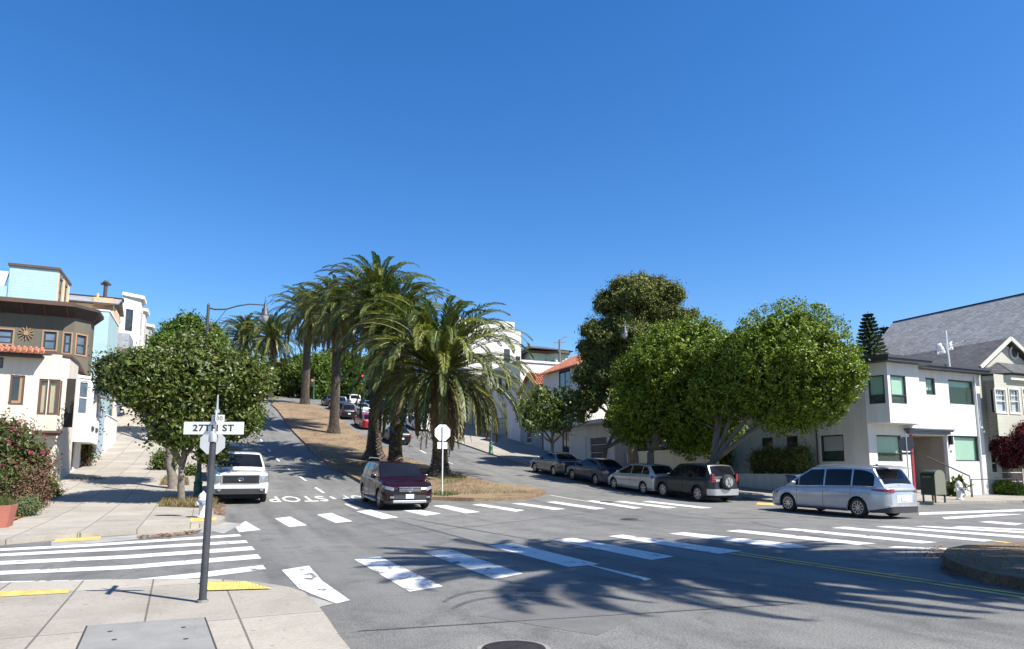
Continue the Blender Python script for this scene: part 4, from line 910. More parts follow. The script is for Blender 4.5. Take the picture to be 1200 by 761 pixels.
m = MB(); m.box(tu+8+.004, tu+8+.03, .06, Lz-.05, z1u-h.z0+.02, z1u-h.z0+.45); m.box(tu+8+.004, tu+8+.03, .06, Lz*.12-.1, z1u-h.z0+.46, z2-h.z0-.1); m.box(tu+8+.004, tu+8+.03, Lz*.38+.1, Lz*.58-.1, z1u-h.z0+.46, z2-h.z0-.1); m.box(tu+8+.004, tu+8+.03, Lz*.8+.1, Lz-.05, z1u-h.z0+.46, z2-h.z0-.1); h.add(m, 'side_boards', 'peach_stucco')
h.roof_slab(fp, z2+.003, .18, 'brown_trim', .12); 
fpl = [(-30,S4+.1),(tl_-.02,S4+.1),(tl_-.02,sd),(-30,sd)]; h.walls(fpl, z1u, zl, {}, 'teal_siding', name='side_wing'); 
m = MB(); za = on_s(S4,0,317)[1]-h.z0; m.slab([(-22,.12,zl-h.z0),(tl_+8-.3,.12,zl-h.z0),(tl_+8-.05,.12,za),(-22,.12,za+.1)],(0,.3,0)); h.add(m, 'skylight', 'cloth')
h.roof_slab([(tu+.03,S4+.02),(tr_,S4),(tr_,S4+6),(tu+.03,S4+6)], z1+.003, .12, 'white_trim', .05, 'terrace_edge')

# --- peach and white houses further up -------------------------------------
S5 = 67.
h = House('peach_house', 'peach stucco house with a grey shingle roof, brick chimney and grey balcony', 'house', -8, S5)
fp = [(-24,S5),(-8.0,S5),(-8.0,S5+4.6),(-24,S5+4.6)]; ze = on_t(-8,138,366)[1]; 
q0 = (.5,2.0,ze-3.2,ze-1.0); q1 = (2.6,4.,ze-3.2,ze-1.0)
h.walls(fp, G(S5)-1, ze, {1: [q0,q1,(1,3.2,G(S5)+.4,G(S5)+2.6)]}, 'peach_stucco')
for q in (q0,q1): h.fill(fp,1,q,'double','white_trim')
h.fill(fp,1,(1,3.2,G(S5)+.4,G(S5)+2.6),'garage','white_trim','garage_door',name='garage_door')
m = MB(); zq = ze-3.4-h.z0; m.box(0,1.3,.3,4,zq-.2,zq); m.box(1.2,1.28,.3,4,zq+.01,zq+1.1); m.box(0,1.2,.3,.38,zq+.01,zq+1.1); h.add(m, 'balcony', 'galvanised')
zr = on_s(S5+2.4,110,350)[1]
h.shingle([[(-24,S5-.3,ze),(-7.7,S5-.3,ze),(-7.7,S5+2.4,zr),(-24,S5+2.4,zr)],[(-7.7,S5+4.7,ze),(-24,S5+4.7,ze),(-24,S5+2.4,zr),(-7.7,S5+2.4,zr)]], 'grey_shingle')
ch = on_s(S5+.5,122,357); m = MB(); m.box(ch[0]+8-.75,ch[0]+8+.75,0,1.2,ze-h.z0-.5,on_s(S5,121,349)[1]-h.z0); c_ = h.add(m, 'chimney', 'chimney_brick')
zt0, zt1 = on_s(S5,121,349)[1]-h.z0, on_s(S5+.5,122,329)[1]-h.z0
m = MB(); m.tube([(ch[0]+8,.6,zt0-.1),(ch[0]+8,.6,zt1-.3)],.15,10); m.box(ch[0]+8-.38,ch[0]+8+.38,.4,.8,zt1-.35,zt1-.22); m.lathe([(.3,0),(.15,.22)],(ch[0]+8,.6,zt1-.19),10); m.build('stove_pipe', M['soffit'], c_)
m = MB(); m.tube([(ch[0]+8-.55,.6,zt0-.1),(ch[0]+8-.55,.6,zt0+.45)],.12,8); m.build('chimney_pot', M['chimney_brick'], c_)
def bay_house(name, label, s0, px0, px1, ytop, tside, tfront, mat='white_stucco'):
    h = House(name, label, 'house', tside, s0); L = 8.
    zt = zfor(tfront, s0+2.5, ytop)
    fp = [(-22,s0),(tside,s0),(tside,s0+L),(-22,s0+L)]
    h.walls(fp, G(s0)-1, zt-.6, {1: [(5.5,7.4,G(s0)+.5,G(s0)+2.8)]}, mat); h.fill(fp,1,(5.5,7.4,G(s0)+.5,G(s0)+2.8),'garage','white_trim','garage_door',name='garage_door')
    bp = [(tside-.01,s0+.4),(tfront,s0+1.4),(tfront,s0+3.6),(tside-.01,s0+4.6)]
    Hb = {0: [(.4,1.1,zt-3.3,zt-1.2),(.4,1.1,zt-6.5,zt-4.3)], 1: [(.25,.95,zt-3.3,zt-1.2),(1.25,1.95,zt-3.3,zt-1.2),(.25,.95,zt-6.5,zt-4.3),(1.25,1.95,zt-6.5,zt-4.3)]}
    h.walls(bp, G(s0)+3, zt, Hb, mat, name='bay')
    m = MB(); m.prism([(p[0]-tside,p[1]-s0) for p in bp], G(s0)+2.85-h.z0, G(s0)+2.997-h.z0); h.add(m, 'bay_soffit', 'white_trim')
    for i in Hb:
        for q in Hb[i]: h.fill(bp,i,q,'sash','dark_trim')
    m = MB(); m.prism([(p[0]-tside+(.25 if i in (1,2) else 0),p[1]-s0+(-.2,-.2,.2,.2)[i]) for i,p in enumerate(bp)], zt-h.z0+.003, zt-h.z0+.3); h.add(m, 'cornice', 'white_trim')
    h.roof_slab(fp, zt-.597, .2, 'dark_shingle', .15)
    return h
bay_house('white_victorian', 'white Victorian with two-storey angled bay right of the brick chimney', 72., 143, 158, 354, -8.0, -6.5)
bay_house('ivory_victorian', 'ivory Victorian with dark bay windows, the last one before the treetops', 81.5, 160, 176, 368, -8.2, -6.9, 'cream_stucco')
bay_house('distant_bay_house', 'small distant grey-roofed bay house peeking above the left treetops', 91.5, 176, 182, 386, -8.2, -6.9, 'grey_stucco')
# distant blocks across the upper street
for (nm, lb, x0, x1, y0, D, mt) in (('distant_white_house', 'small white building glimpsed low between the palm trunks', 345, 352, 456, 135, 'white_stucco'),
        ('distant_tall_house', 'pale distant house glimpsed between the second and third palm trunks', 374, 388, 452, 150, 'off_white'),
        ('distant_cream_house', 'cream distant building at the end of the avenue on the right', 488, 512, 470, 140, 'cream_stucco'),
        ('distant_grey_house', 'grey distant building hidden by trees at the end of the avenue', 395, 420, 448, 170, 'grey_stucco')):
    a = far(x0, 470, D); b = far(x1, 470, D); zt = far(x0, y0, D)[2]; s0 = a[1]
    fp = [(a[0],s0),(b[0],s0),(b[0],s0+6),(a[0],s0+6)]; w_ = b[0]-a[0]
    block(nm, lb, fp, max(zt, G(s0)+3.2), mt, 'white_trim', [(0,w_*.2,w_*.4,G(s0)+1,G(s0)+2.2),(0,w_*.6,w_*.8,G(s0)+1,G(s0)+2.2)])
# ---------------------------------------------------------------- vegetation
def quads_obj(name, V, nper, mats, mi=None, parent=None):
    """V: (n*nper, 3) verts, faces of nper verts each"""
    n = len(V)//nper; me = bpy.data.meshes.new(name)
    me.vertices.add(len(V)); me.vertices.foreach_set('co', np.asarray(V, dtype=np.float32).ravel())
    me.loops.add(len(V)); me.loops.foreach_set('vertex_index', np.arange(len(V), dtype=np.int32))
    me.polygons.add(n); me.polygons.foreach_set('loop_start', np.arange(n, dtype=np.int32)*nper); me.polygons.foreach_set('loop_total', np.full(n, nper, dtype=np.int32))
    for q in (mats if isinstance(mats, list) else [mats]): me.materials.append(q)
    if mi is not None: me.polygons.foreach_set('material_index', np.asarray(mi, dtype=np.int32))
    me.update(calc_edges=True); me.validate()
    o = bpy.data.objects.new(name, me); COL.objects.link(o)
    if parent is not None: o.parent = parent
    return o
def unit(v): return v/np.maximum(np.linalg.norm(v, axis=-1, keepdims=True), 1e-6)
def leaf_cloud(rng, lobes, n, size, clump=.35, per=14, inner=.25, flat=.0, asp=.55, shell=.22, gaps=.0, fill=.30, lumpy=.16):
    """leaf quads in clumps near the surface of ellipsoid lobes (x,y,z,rx,ry,rz[,weight])"""
    L = np.array([l[:6] for l in lobes], float); wgt = np.array([(l[6] if len(l) > 6 else 1)*(l[3]*l[4]+l[4]*l[5]+l[3]*l[5]) for l in lobes]); wgt /= wgt.sum()
    nc = max(4, n//per); idx = rng.choice(len(L), nc, p=wgt)
    d = unit(rng.normal(size=(nc,3))); rad = 1-np.abs(rng.normal(size=nc))*shell
    k = rng.random(nc) < inner; rad[k] = rng.random(k.sum())**.5*.9
    # lumpy outline
    ph = rng.random((len(L),3,4))*6.28
    lump = np.zeros(nc)
    for j in range(4): lump += np.sin(d[:,0]*(3+2*j)+ph[idx,0,j])*np.sin(d[:,1]*(3+2*j)+ph[idx,1,j])*np.sin(d[:,2]*(3+1.5*j)+ph[idx,2,j])/(1+j*.6)
    rad = rad*(1+lumpy*lump)
    C = L[idx,:3]+d*L[idx,3:6]*rad[:,None]
    if gaps:
        g = np.sin(C[:,0]*2.3+1)*np.sin(C[:,1]*2.1)*np.sin(C[:,2]*2.6+2); keep = g > -1+gaps*1.6; 
        C, d = C[keep], d[keep]; nc = len(C)
    P = np.repeat(C, per, 0)+rng.normal(size=(nc*per,3))*clump*.5
    N = unit(np.repeat(d, per, 0)*.7+rng.normal(size=(nc*per,3))*.75+np.array([0,0,.35+flat]))
    m = len(P); T = unit(np.cross(N, rng.normal(size=(m,3)))); B = np.cross(N, T)
    s = size*(.6+.8*rng.random(m))[:,None]
    A = P-T*s*.5; Cc = P+T*s*.5; w = B*s*asp*.5
    V = np.stack([A, P+w-N*s*.06, Cc-N*s*.10, P-w-N*s*.06], 1).reshape(-1,3)
    if fill:
        nf_ = int(n*fill); ix = rng.choice(len(L), nf_, p=wgt); dd = unit(rng.normal(size=(nf_,3))); Q = L[ix,:3]+dd*L[ix,3:6]*(.25+.58*rng.random(nf_)**.5)[:,None]
        Nn = unit(rng.normal(size=(nf_,3))+dd*.6); T = unit(np.cross(Nn, rng.normal(size=(nf_,3)))); B = np.cross(Nn, T); s = size*(1.6+1.6*rng.random(nf_))[:,None]
        V = np.concatenate([V, np.stack([Q-T*s*.5, Q+B*s*.3, Q+T*s*.5, Q-B*s*.3], 1).reshape(-1,3)])
    return V
def limb_tree(m, rng, base, targets, r0, fork=.4, wig=.12, n=7, rend=.03):
    """trunk that forks to each target"""
    base = Vector(base); mean = sum((Vector(t) for t in targets), Vector((0,0,0)))/len(targets)
    f = base.lerp(mean, fork); f = Vector((base.x*.55+f.x*.45, base.y*.55+f.y*.45, f.z))
    pts = [base+Vector((0,0,-.15))]+[base.lerp(f, k/4)+Vector((rng.normal()*wig*r0, rng.normal()*wig*r0, 0)) for k in range(5)]
    m.tube(pts, [r0*1.45, r0*1.25, r0*.98, r0*.9, r0*.86, r0*.8], 10)
    for t in targets:
        t = Vector(t); ctrl = f.lerp(t, .5)+Vector((rng.normal()*wig*2, rng.normal()*wig*2, -.1*(t-f).length*.3)); P = []; rr = []
        for k in range(n+1):
            u = k/n; p = f*(1-u)**2+ctrl*2*u*(1-u)+t*u*u; P.append(p+Vector((rng.normal(), rng.normal(), rng.normal()))*wig*.25*(0 if k in (0,) else 1)); rr.append(max(rend, r0*.62*(1-u)**.8*(.7 if len(targets) > 2 else .85)+rend))
        m.tube(P, rr, 7)
        for k in range(3):
            u = .45+.18*k; p = f*(1-u)**2+ctrl*2*u*(1-u)+t*u*u; q = p+Vector((rng.normal(), rng.normal(), abs(rng.normal())*.6+.3)).normalized()*(t-f).length*.33
            m.tube([p, p.lerp(q,.5)+Vector((0,0,.05)), q], [rr[min(n,int(u*n))]*.5, rr[min(n,int(u*n))]*.35, .012], 5)
def broad_tree(name, label, cat, t, s, lobes, n, size, leafm, r0, limbs, seed, bark='bark_grey', group=None, fork=.4, z=None, lean=None, **k):
    """lobes given in metres relative to the base, along street axes"""
    rng = np.random.default_rng(seed); o = thing(name, label, cat, t, s, z, group=group)
    m = MB(); limb_tree(m, rng, (0,0,0), limbs, r0, fork); m.build('trunk', M[bark], o, smooth=True, fix=False)
    quads_obj('crown', leaf_cloud(rng, lobes, n, size, **k), 4, M[leafm], parent=o); return o
def lobes_px(t, s, specs, z0=None):
    """crown lobes measured in the photograph: (px, py, radius px, depth shift m, flatten) at this tree's distance"""
    z0 = G(s) if z0 is None else z0; X, Y = W(t, s); out = []
    for px, py, r, dd, fl in specs:
        D = math.hypot(X, Y)+dd; p = far(px, py, D); m_ = r/800.*D*math.cos(math.atan((px-600)/800.))
        out.append((p[0]-t, p[1]-s, p[2]-z0, m_, m_, m_*fl))
    return out
def tree_px(name, label, cat, bx, by, ts, specs, n, size, leafm, r0, seed, limbs=None, **k):
    t, s = ts if ts else at(bx, by); L = lobes_px(t, s, specs)
    if k.get('bil'): L2 = billow(L, *k.pop('bil'), seed)
    else: L2 = L
    tg = [(l[0]*.9, l[1]*.9, l[2]-.1*l[5]) for l in L[:5]] if limbs is None else limbs
    return broad_tree(name, label, cat, t, s, L2, n, size, leafm, r0, tg, seed, **k)
def billow(lobes, k, f, seed, push=.72):
    rng = np.random.default_rng(seed); out = [l for l in lobes]
    for l in lobes:
        for i in range(k):
            d = rng.normal(size=3); d /= np.linalg.norm(d); d[2] = abs(d[2])*.9-.15; q = f*(.7+.6*rng.random())
            out.append((l[0]+d[0]*l[3]*push, l[1]+d[1]*l[4]*push, l[2]+d[2]*l[5]*push, l[3]*q, l[4]*q, l[5]*q, 1.6))
    return out
# --- palms
def palm_parts(rng, R_, nf, nl, up=1., hang=.5):
    V = []; MI = []; RV = []
    fr = []
    for i in range(nf):
        u = (i+.5)/nf                    # 0 young upright ... 1 old hanging
        az = i*2.39996+rng.normal()*.12
        el = R(86-118*u**1.0*up+rng.normal()*6); L = R_*(.84+.22*math.sin(math.pi*min(1,u*1.1)))*(1+rng.normal()*.05)
        droop = R(78+40*rng.random()+10*(1-u)-10*u)
        fr.append((az, el, L, droop, u))
    i_f = 0
    for az, el, L, droop, u in fr:
        n = 14; ds = L/n; p = np.array([math.cos(az)*.22, math.sin(az)*.22, (1-u)*.35]); h = np.array([math.cos(az), math.sin(az), 0]); side = np.array([-math.sin(az), math.cos(az), 0]); pts = [p.copy()]; dirs = []
        tw = rng.normal()*.25
        for k in range(n):
            e = el-droop*((k+.5)/n)**1.9; e = max(e, R(-86)); d = h*math.cos(e)+np.array([0,0,1])*math.sin(e)+side*tw*.25*(k/n); d /= np.linalg.norm(d); dirs.append(d); p = p+d*ds; pts.append(p.copy())
        pts = np.array(pts); dirs = np.array(dirs+[dirs[-1]])
        us = (np.arange(nl)+.5)/nl*.90+.10
        pp = np.stack([np.interp(us*n, np.arange(n+1), pts[:,c]) for c in range(3)], 1); dd = unit(np.stack([np.interp(us*n, np.arange(n+1), dirs[:,c]) for c in range(3)], 1))
        upv = unit(np.cross(side[None], dd)); upv = np.where(upv[:,2:3] < 0, -upv, upv)
        ll = (.46*np.sin(np.clip(us*1.02, 0, 1)*math.pi)**.5+.10)*(L/5.)
        tone = ((i_f*7919) % 101)/101.; i_f += 1
        for sg in (-1, 1):
            ang = R(38)+us*R(8); dirl = unit(dd*np.cos(R(42)-us*R(22))[:,None]+side[None]*sg*np.sin(R(42)-us*R(10))[:,None]+upv*(.34+.2*rng.random((nl,1)))-np.array([0,0,.12])[None]+rng.normal(size=(nl,3))*.09)
            tip = pp+dirl*ll[:,None]-np.array([0,0,1])*(.10*ll*(1+u))[:,None]; mid = pp+dirl*(ll*.5)[:,None]+upv*.02
            wv = unit(np.cross(dirl, upv))*.038
            V.append(np.stack([pp-wv*.5, mid-wv, tip, mid+wv], 1).reshape(-1,3)); MI += [1 if u < .16 else (4 if u > .86 else (3 if tone > .62 else 0))]*nl
        # rachis as thin 3-sided strip
        for k in range(n):
            a, b = pts[k], pts[k+1]; w0 = .05*(1-k/n)+.012; w1 = .05*(1-(k+1)/n)+.012; uk = upv[min(nl-1, int(k/n*nl))]
            RV += [a-side*w0, b-side*w1, b+uk*w1*.8, a+uk*w0*.8, a+side*w0, a+uk*w0*.8, b+uk*w1*.8, b+side*w1]
    V = np.concatenate(V); nR = len(RV)//4
    V = np.concatenate([V, np.array(RV)]); MI = MI+[2]*nR
    # dead skirt
    D = []; 
    for i in range(int(nf*hang)):
        az = rng.random()*6.28; L = R_*(.35+.35*rng.random()); e0 = R(-50-35*rng.random()); h = np.array([math.cos(az), math.sin(az), 0]); side = np.array([-math.sin(az), math.cos(az), 0]); p = h*.3+np.array([0,0,-.25-.5*rng.random()])
        for k in range(10):
            e = e0-R(30)*(k/10); d = h*math.cos(e)+np.array([0,0,1])*math.sin(e); q = p+d*L/10
            D += [p-side*.03, q-side*.025, q+side*.025, p+side*.03]
            for j in range(3):
                for sg in (-1,1):
                    a = p+(q-p)*j/3; l_ = .38*(L/2.5)*math.sin(math.pi*min(1,(k+1)/11)); tip = a+(d*.75+side*sg*.5+rng.normal(size=3)*.15)*l_-np.array([0,0,.15*l_]); D += [a-d*.02, a+(tip-a)*.5-d*.03, tip, a+(tip-a)*.5+d*.03]
            p = q
    return V, MI, np.array(D)
def palm_trunk(rng, H, r, flare=1.5, head=1.25):
    m = MB(); n = 26; P = []; rr = []
    for k in range(n+1):
        u = k/n; z = -.2+u*(H+.25); q = r*(1+(flare-1)*math.exp(-z/.55) ) if z > 0 else r*flare
        q *= 1-.12*u; 
        if u > .88: q *= 1+(head-1)*math.sin((u-.88)/.12*math.pi*.6)
        q *= 1+.03*math.sin(k*2.1); P.append((math.sin(u*3)*.05*H/8, math.sin(u*2+1)*.04*H/8, z)); rr.append(q)
    m.tube(P, rr, 14)
    # old leaf bases as small scales
    for k in range(int(H*9)):
        for j in range(9):
            z = .15+k/9.+.04*rng.random(); a = (j+.5*(k%2))*2*math.pi/9+rng.normal()*.05; u = z/(H+.1)
            if u > .99: continue
            rad = np.interp(u*n, np.arange(n+1), rr)*.97; c = Vector((math.cos(a)*rad, math.sin(a)*rad, z)); o_ = Vector((math.cos(a), math.sin(a), 0)); sd = Vector((-math.sin(a), math.cos(a), 0)); w = rad*.26; b = .045+.05*max(0, u-.75)*4
            m.add([c-sd*w-Vector((0,0,.05)), c+sd*w-Vector((0,0,.05)), c+o_*b+Vector((0,0,.05)), c+Vector((0,0,.075))], [(0,1,2),(1,3,2),(3,0,2)])
    return m
palm_variants = []
for sd in (3, 11, 27):
    rng = np.random.default_rng(sd); palm_variants.append((palm_parts(rng, 5.5, 150 if sd == 3 else 112, 66, .97 if sd != 11 else 1.03), sd))
palm_mesh = {}
def palm(label, t, s, ztop, Rad, r, var, seed, group='date palms along the planted medians', z=None, hang=True, flare=1.4):
    o = thing('date_palm', label, 'palm tree', t, s, z, group=group); z0 = o.location.z; rng = np.random.default_rng(seed); H = ztop-z0
    palm_trunk(rng, H, r, flare).build('trunk', M['palm_bark'], o, smooth=False, fix=False)
    key = var
    if key not in palm_mesh:
        (V, MI, D), sd = palm_variants[var]
        a = quads_obj('crown', V, 4, [M['palm_leaf'], M['palm_young'], M['rachis'], M['palm_light'], M['palm_old']], MI, o); b = quads_obj('dead_fronds', D, 4, [M['palm_dead']], None, o); palm_mesh[key] = (a, b)
    else:
        a = palm_mesh[key][0].copy(); b = palm_mesh[key][1].copy(); COL.objects.link(a); COL.objects.link(b); a.parent = o; b.parent = o
    for q in (a, b): q.location = (0,0,H); q.scale = (Rad/5.,)*3; q.rotation_euler = (0,0,seed*1.3)
    if hang is False: bpy.data.objects.remove(b); palm_mesh[key] = palm_mesh[key]
    return o
def pz(t, s, y): return zfor(t, s, y)
p5 = at(515,560); palm('nearest low palm behind the stop sign, its arching fronds reaching the kerb', *p5, pz(*p5,441), 5.6, .42, 0, 1, flare=1.9)
p4 = at(463,546); palm('tall palm right behind the wine-red SUV, its trunk beside a slanting twin', *p4, pz(*p4,388), 4.4, .43, 1, 5)
p3 = at(438,541); palm('tallest palm with a swollen leaning trunk foot left of the SUV roof', *p3, pz(*p3,362), 4.6, .46, 2, 8, flare=2.1)
p2 = at(391,509.5); palm('palm on the dry slope with a slim bare trunk flaring at its foot', *p2, pz(*p2,372), 4.8, .43, 0, 3, flare=1.7)
p1 = at(357,475); palm('uppermost palm on the dry median beside the crest of the road', *p1, pz(*p1,371), 5.2, .52, 1, 7, flare=1.5)
def palm_far(label, px, by, D, ytop, Rad, var, seed):
    a = far(px, by, D); zt = far(px, ytop, D)[2]; palm(label, a[0], a[1], zt, Rad, .45, var, seed, z=G(a[1])+.1)
palm_far('distant palm left of the median row, just right of the lamp head', 316, 470, 118, 398, 5.6, 2, 9)
palm_far('farthest palm, only its top fronds showing behind the magnolia', 284, 470, 135, 398, 5.6, 0, 12)
def palm_shading(label, px, py, zt, Rad, var, seed):
    t, s = at(px, py); X, Y = W(t, s); k = (zt-.6)/math.tan(R(SUN_ELEV)); X += k*math.sin(R(SUN_AZ)); Y += k*math.cos(R(SUN_AZ))
    palm(label, X*EV[0]+Y*EV[1], X*DV[0]+Y*DV[1], zt, Rad, .42, var, seed, z=.15)
palm_shading('taller palm on the near median just outside the picture, shading the crosswalk', 800, 664, 12.6, 4.1, 1, 21)
palm_shading('shorter palm on the near median just outside the picture, shading the yellow lines', 985, 661, 10.4, 4.0, 2, 22)

# --- left pavement trees
tb = at(212,593)
tree_px('magnolia_tree', 'magnolia with glossy two-tone leaves and pale trunk behind the street sign', 'tree', 0,0, tb,
  [(222,455,62,0,.95),(175,442,40,-.5,.9),(275,450,44,.2,.95),(163,462,26,-.8,.8),(210,500,36,-.6,.85),(270,490,38,.3,.85),(235,425,40,.6,.9),(300,440,22,.6,.9),(248,532,18,0,.8)],
  56000, .145, 'magnolia_leaf', .135, 41, bil=(6,.35), clump=.34, per=12, inner=.25, asp=.5, gaps=.18, fork=.36)
tb2 = at(203,576)
tree_px('street_tree', 'dark leaning tree behind the magnolia with a thick forked grey trunk', 'tree', 0,0, tb2,
  [(190,470,30,.5,.9),(150,440,30,2,.9),(135,432,24,2.5,.8),(130,448,18,2.5,.8),(215,440,34,.5,.9)], 16000, .13, 'dark_leaf', .2, 42, clump=.35, fork=.5)
tb3 = at(178,520)
tree_px('street_tree', 'round bright green tree on the left pavement rising behind the magnolia top', 'tree', 0,0, tb3,
  [(205,390,17,4,.9),(222,381,18,4,.85),(246,390,17,4,.8),(190,402,16,3,.9),(215,407,26,3,.9),(248,406,22,3,.8)], 9000, .22, 'far_leaf', .3, 43, clump=.5, fork=.35, gaps=.2)
# planting: hedges, bougainvillea, shrubs
def bush(name, label, cat, t, s, lobes, n, size, leafm, seed, group=None, stems=5, **k):
    rng = np.random.default_rng(seed); o = thing(name, label, cat, t, s, group=group); m = MB()
    for i in range(stems):
        l = lobes[i % len(lobes)]; a = rng.normal(size=2)*.15
        m.tube([(a[0]*.5+l[0]*.15,a[1]*.5+l[1]*.15,-.05),(l[0]*.5+a[0],l[1]*.5+a[1],l[2]*.5),(l[0]+a[0],l[1]+a[1],l[2]+l[5]*.3)], [.035,.025,.01], 5)
    m.build('stems', M['bark_grey'], o, fix=False); quads_obj('foliage', leaf_cloud(rng, lobes, n, size, **k), 4, M[leafm], parent=o); return o
def bush_px(name, label, cat, bx, by, specs, n, size, leafm, seed, ts=None, **k):
    t, s = ts or at(bx, by); return bush(name, label, cat, t, s, lobes_px(t, s, specs), n, size, leafm, seed, **k)
bush_px('bougainvillea', 'sprawling bougainvillea with pink bracts over the fence at the far left', 'shrub', 12, 600, [(8,515,30,0,1),(36,535,22,.3,.9),(-8,560,34,-.3,1),(18,560,24,0,1)], 9000, .09, 'bougain_leaf', 51, per=10, clump=.3)
bush_px('dry_shrub', 'dry brown twiggy shrub between the bougainvillea and the cream house', 'shrub', 30, 600, [(35,565,22,0,1),(48,545,14,.5,1),(25,580,20,-.2,.9),(40,583,16,0,.8)], 9000, .06, 'twig_leaf', 52, per=9, clump=.3)
bush_px('hedge_shrub', 'rounded sage green shrub at the foot of the cream house corner', 'shrub', 55, 585, [(52,570,14,0,1),(45,582,13,-.3,.9),(60,578,9,0,.9)], 6000, .07, 'bush_leaf', 53, per=10, clump=.22)
bush_px('lavender_bush', 'low grey-green bush at the pavement edge beside the terracotta planter', 'shrub', 27, 610, [(27,597,13,0,.9),(36,592,10,.2,.9)], 4000, .05, 'sage_leaf', 54, per=10, clump=.15)
bush_px('climbing_shrub', 'tall leafy climber with magenta flowers between the white house and blue wall', 'shrub', 104, 549, [(104,455,8,0,1.5),(108,480,8,0,1.5),(103,505,8,0,1.6),(101,530,8,0,1.6)], 5000, .13, 'bougain_leaf', 55, per=9, clump=.4)
bush_px('pavement_shrub', 'grey-green shrub beside the second trunk on the left pavement', 'shrub', 190, 553, [(189,540,10,0,1.1),(197,545,8,0,1)], 2500, .12, 'bush_leaf', 56, per=9, clump=.3)
bush_px('verge_shrub', 'small olive shrub at the kerb right of the second trunk', 'shrub', 222, 560, [(224,553,6,0,1)], 900, .12, 'bush_leaf', 57, per=8, clump=.3)
# planter pot
pt = at(-13,618,.12); o = thing('terracotta_planter', 'square terracotta planter with grass at the left edge of the pavement', 'planter', pt[0], pt[1], .14)
m = MB(); m.add([(-.42,-.3,0),(.42,-.3,0),(.42,.3,0),(-.42,.3,0),(-.5,-.36,.62),(.5,-.36,.62),(.5,.36,.62),(-.5,.36,.62),(-.45,-.31,.62),(.45,-.31,.62),(.45,.31,.62),(-.45,.31,.62),(-.45,-.31,.52),(.45,-.31,.52),(.45,.31,.52),(-.45,.31,.52)],
 [(3,2,1,0),(0,1,5,4),(1,2,6,5),(2,3,7,6),(3,0,4,7),(4,5,9,8),(5,6,10,9),(6,7,11,10),(7,4,8,11),(8,9,13,12),(9,10,14,13),(10,11,15,14),(11,8,12,15),(12,13,14,15)]); m.build('pot', M['terracotta'], o)
rng = np.random.default_rng(60)
def blades(rng, P, h, w=.012, lean=.4, mat='straw', name='grass', parent=None, kind=None):
    n = len(P); H_ = h*(.4+.8*rng.random(n))[:,None]; a = rng.random(n)*6.28; d = np.stack([np.cos(a), np.sin(a), np.zeros(n)], 1); e = np.stack([-np.sin(a), np.cos(a), np.zeros(n)], 1)
    tip = P+d*H_*lean*rng.random((n,1))*1.6+np.array([0,0,1])*H_; V = np.stack([P-e*w, P+e*w, tip+e*w*.15, tip-e*w*.15], 1).reshape(-1,3)
    o = quads_obj(name, V, 4, M[mat], parent=parent)
    if kind: o['kind'] = kind
    return o
P = np.stack([rng.uniform(-.43,.43,500), rng.uniform(-.3,.3,500), np.full(500,.5)], 1); blades(rng, P, .35, .01, .6, 'bush_leaf', 'potted_grass', o)

# --- right side trees
F1 = (23.7, 28.6); F2 = (23.7, 33.6)
D1 = math.hypot(*W(*F1))
L1s = [(925,426,76,-.9,.98),(966,440,44,-1.6,.95),(952,464,42,-1.6,.9),(912,476,38,-.9,.85),(880,432,52,.2,.95),(850,462,42,.5,.85),(850,418,36,.7,.85),(940,482,30,-1.2,.8)]
lb = lobes_px(*F1, L1s)
tg = [(l[0], l[1], l[2]) for l in (lb[0], lb[1], lb[3], lb[4], lb[5], lb[6])]
broad_tree('ficus_tree', 'largest ficus with clipped dome crown leaning over the white corner house', 'tree', *F1, billow(lb, 12, .2, 5, .84), 96000, .13, 'ficus_leaf', .27, tg, 61, bark='bark_ficus', group='ficus trees on the right pavement', fork=.28, clump=.2, per=18, inner=.05, shell=.06, lumpy=.035)
tree_px('ficus_tree', 'middle ficus with a round crown over the parked hatchback and off-roader', 'tree', 0,0, F2,
  [(790,430,58,0,.95),(765,470,46,.2,.9),(820,400,34,.1,.85),(800,480,48,.2,.8),(745,440,30,.4,.9),(840,500,34,-.4,.7),(815,515,34,.2,.7),(750,500,34,.8,.7)], 70000, .14, 'ficus_leaf', .25, 62, bil=(14,.2), bark='bark_ficus', group='ficus trees on the right pavement', fork=.32, clump=.2, per=18, inner=.05, shell=.06, lumpy=.035)
tree_px('ficus_tree', 'shaded ficus farthest up the row, over the dark parked cars', 'tree', 0,0, (23.9,39.5),
  [(732,490,24,.2,.8),(748,500,24,0,.8),(735,470,22,1.2,.9),(762,505,22,-.3,.8)], 18000, .18, 'ficus_leaf', .2, 63, bark='bark_ficus', group='ficus trees on the right pavement', fork=.5, clump=.3, per=14, shell=.12)
tree_px('sycamore_tree', 'small open-branched tree with yellowing leaves before the tile-roofed house', 'tree', 648,549, None,
  [(640,478,26,0,.8),(662,470,24,.2,.8),(618,480,20,0,.8),(680,488,14,0,.8),(625,498,18,-.4,.7),(655,495,22,.2,.7),(634,462,16,0,.8)], 4200, .16, 'street_leaf', .13, 64, fork=.45, clump=.3, per=7, inner=.4, shell=.3, gaps=.3)
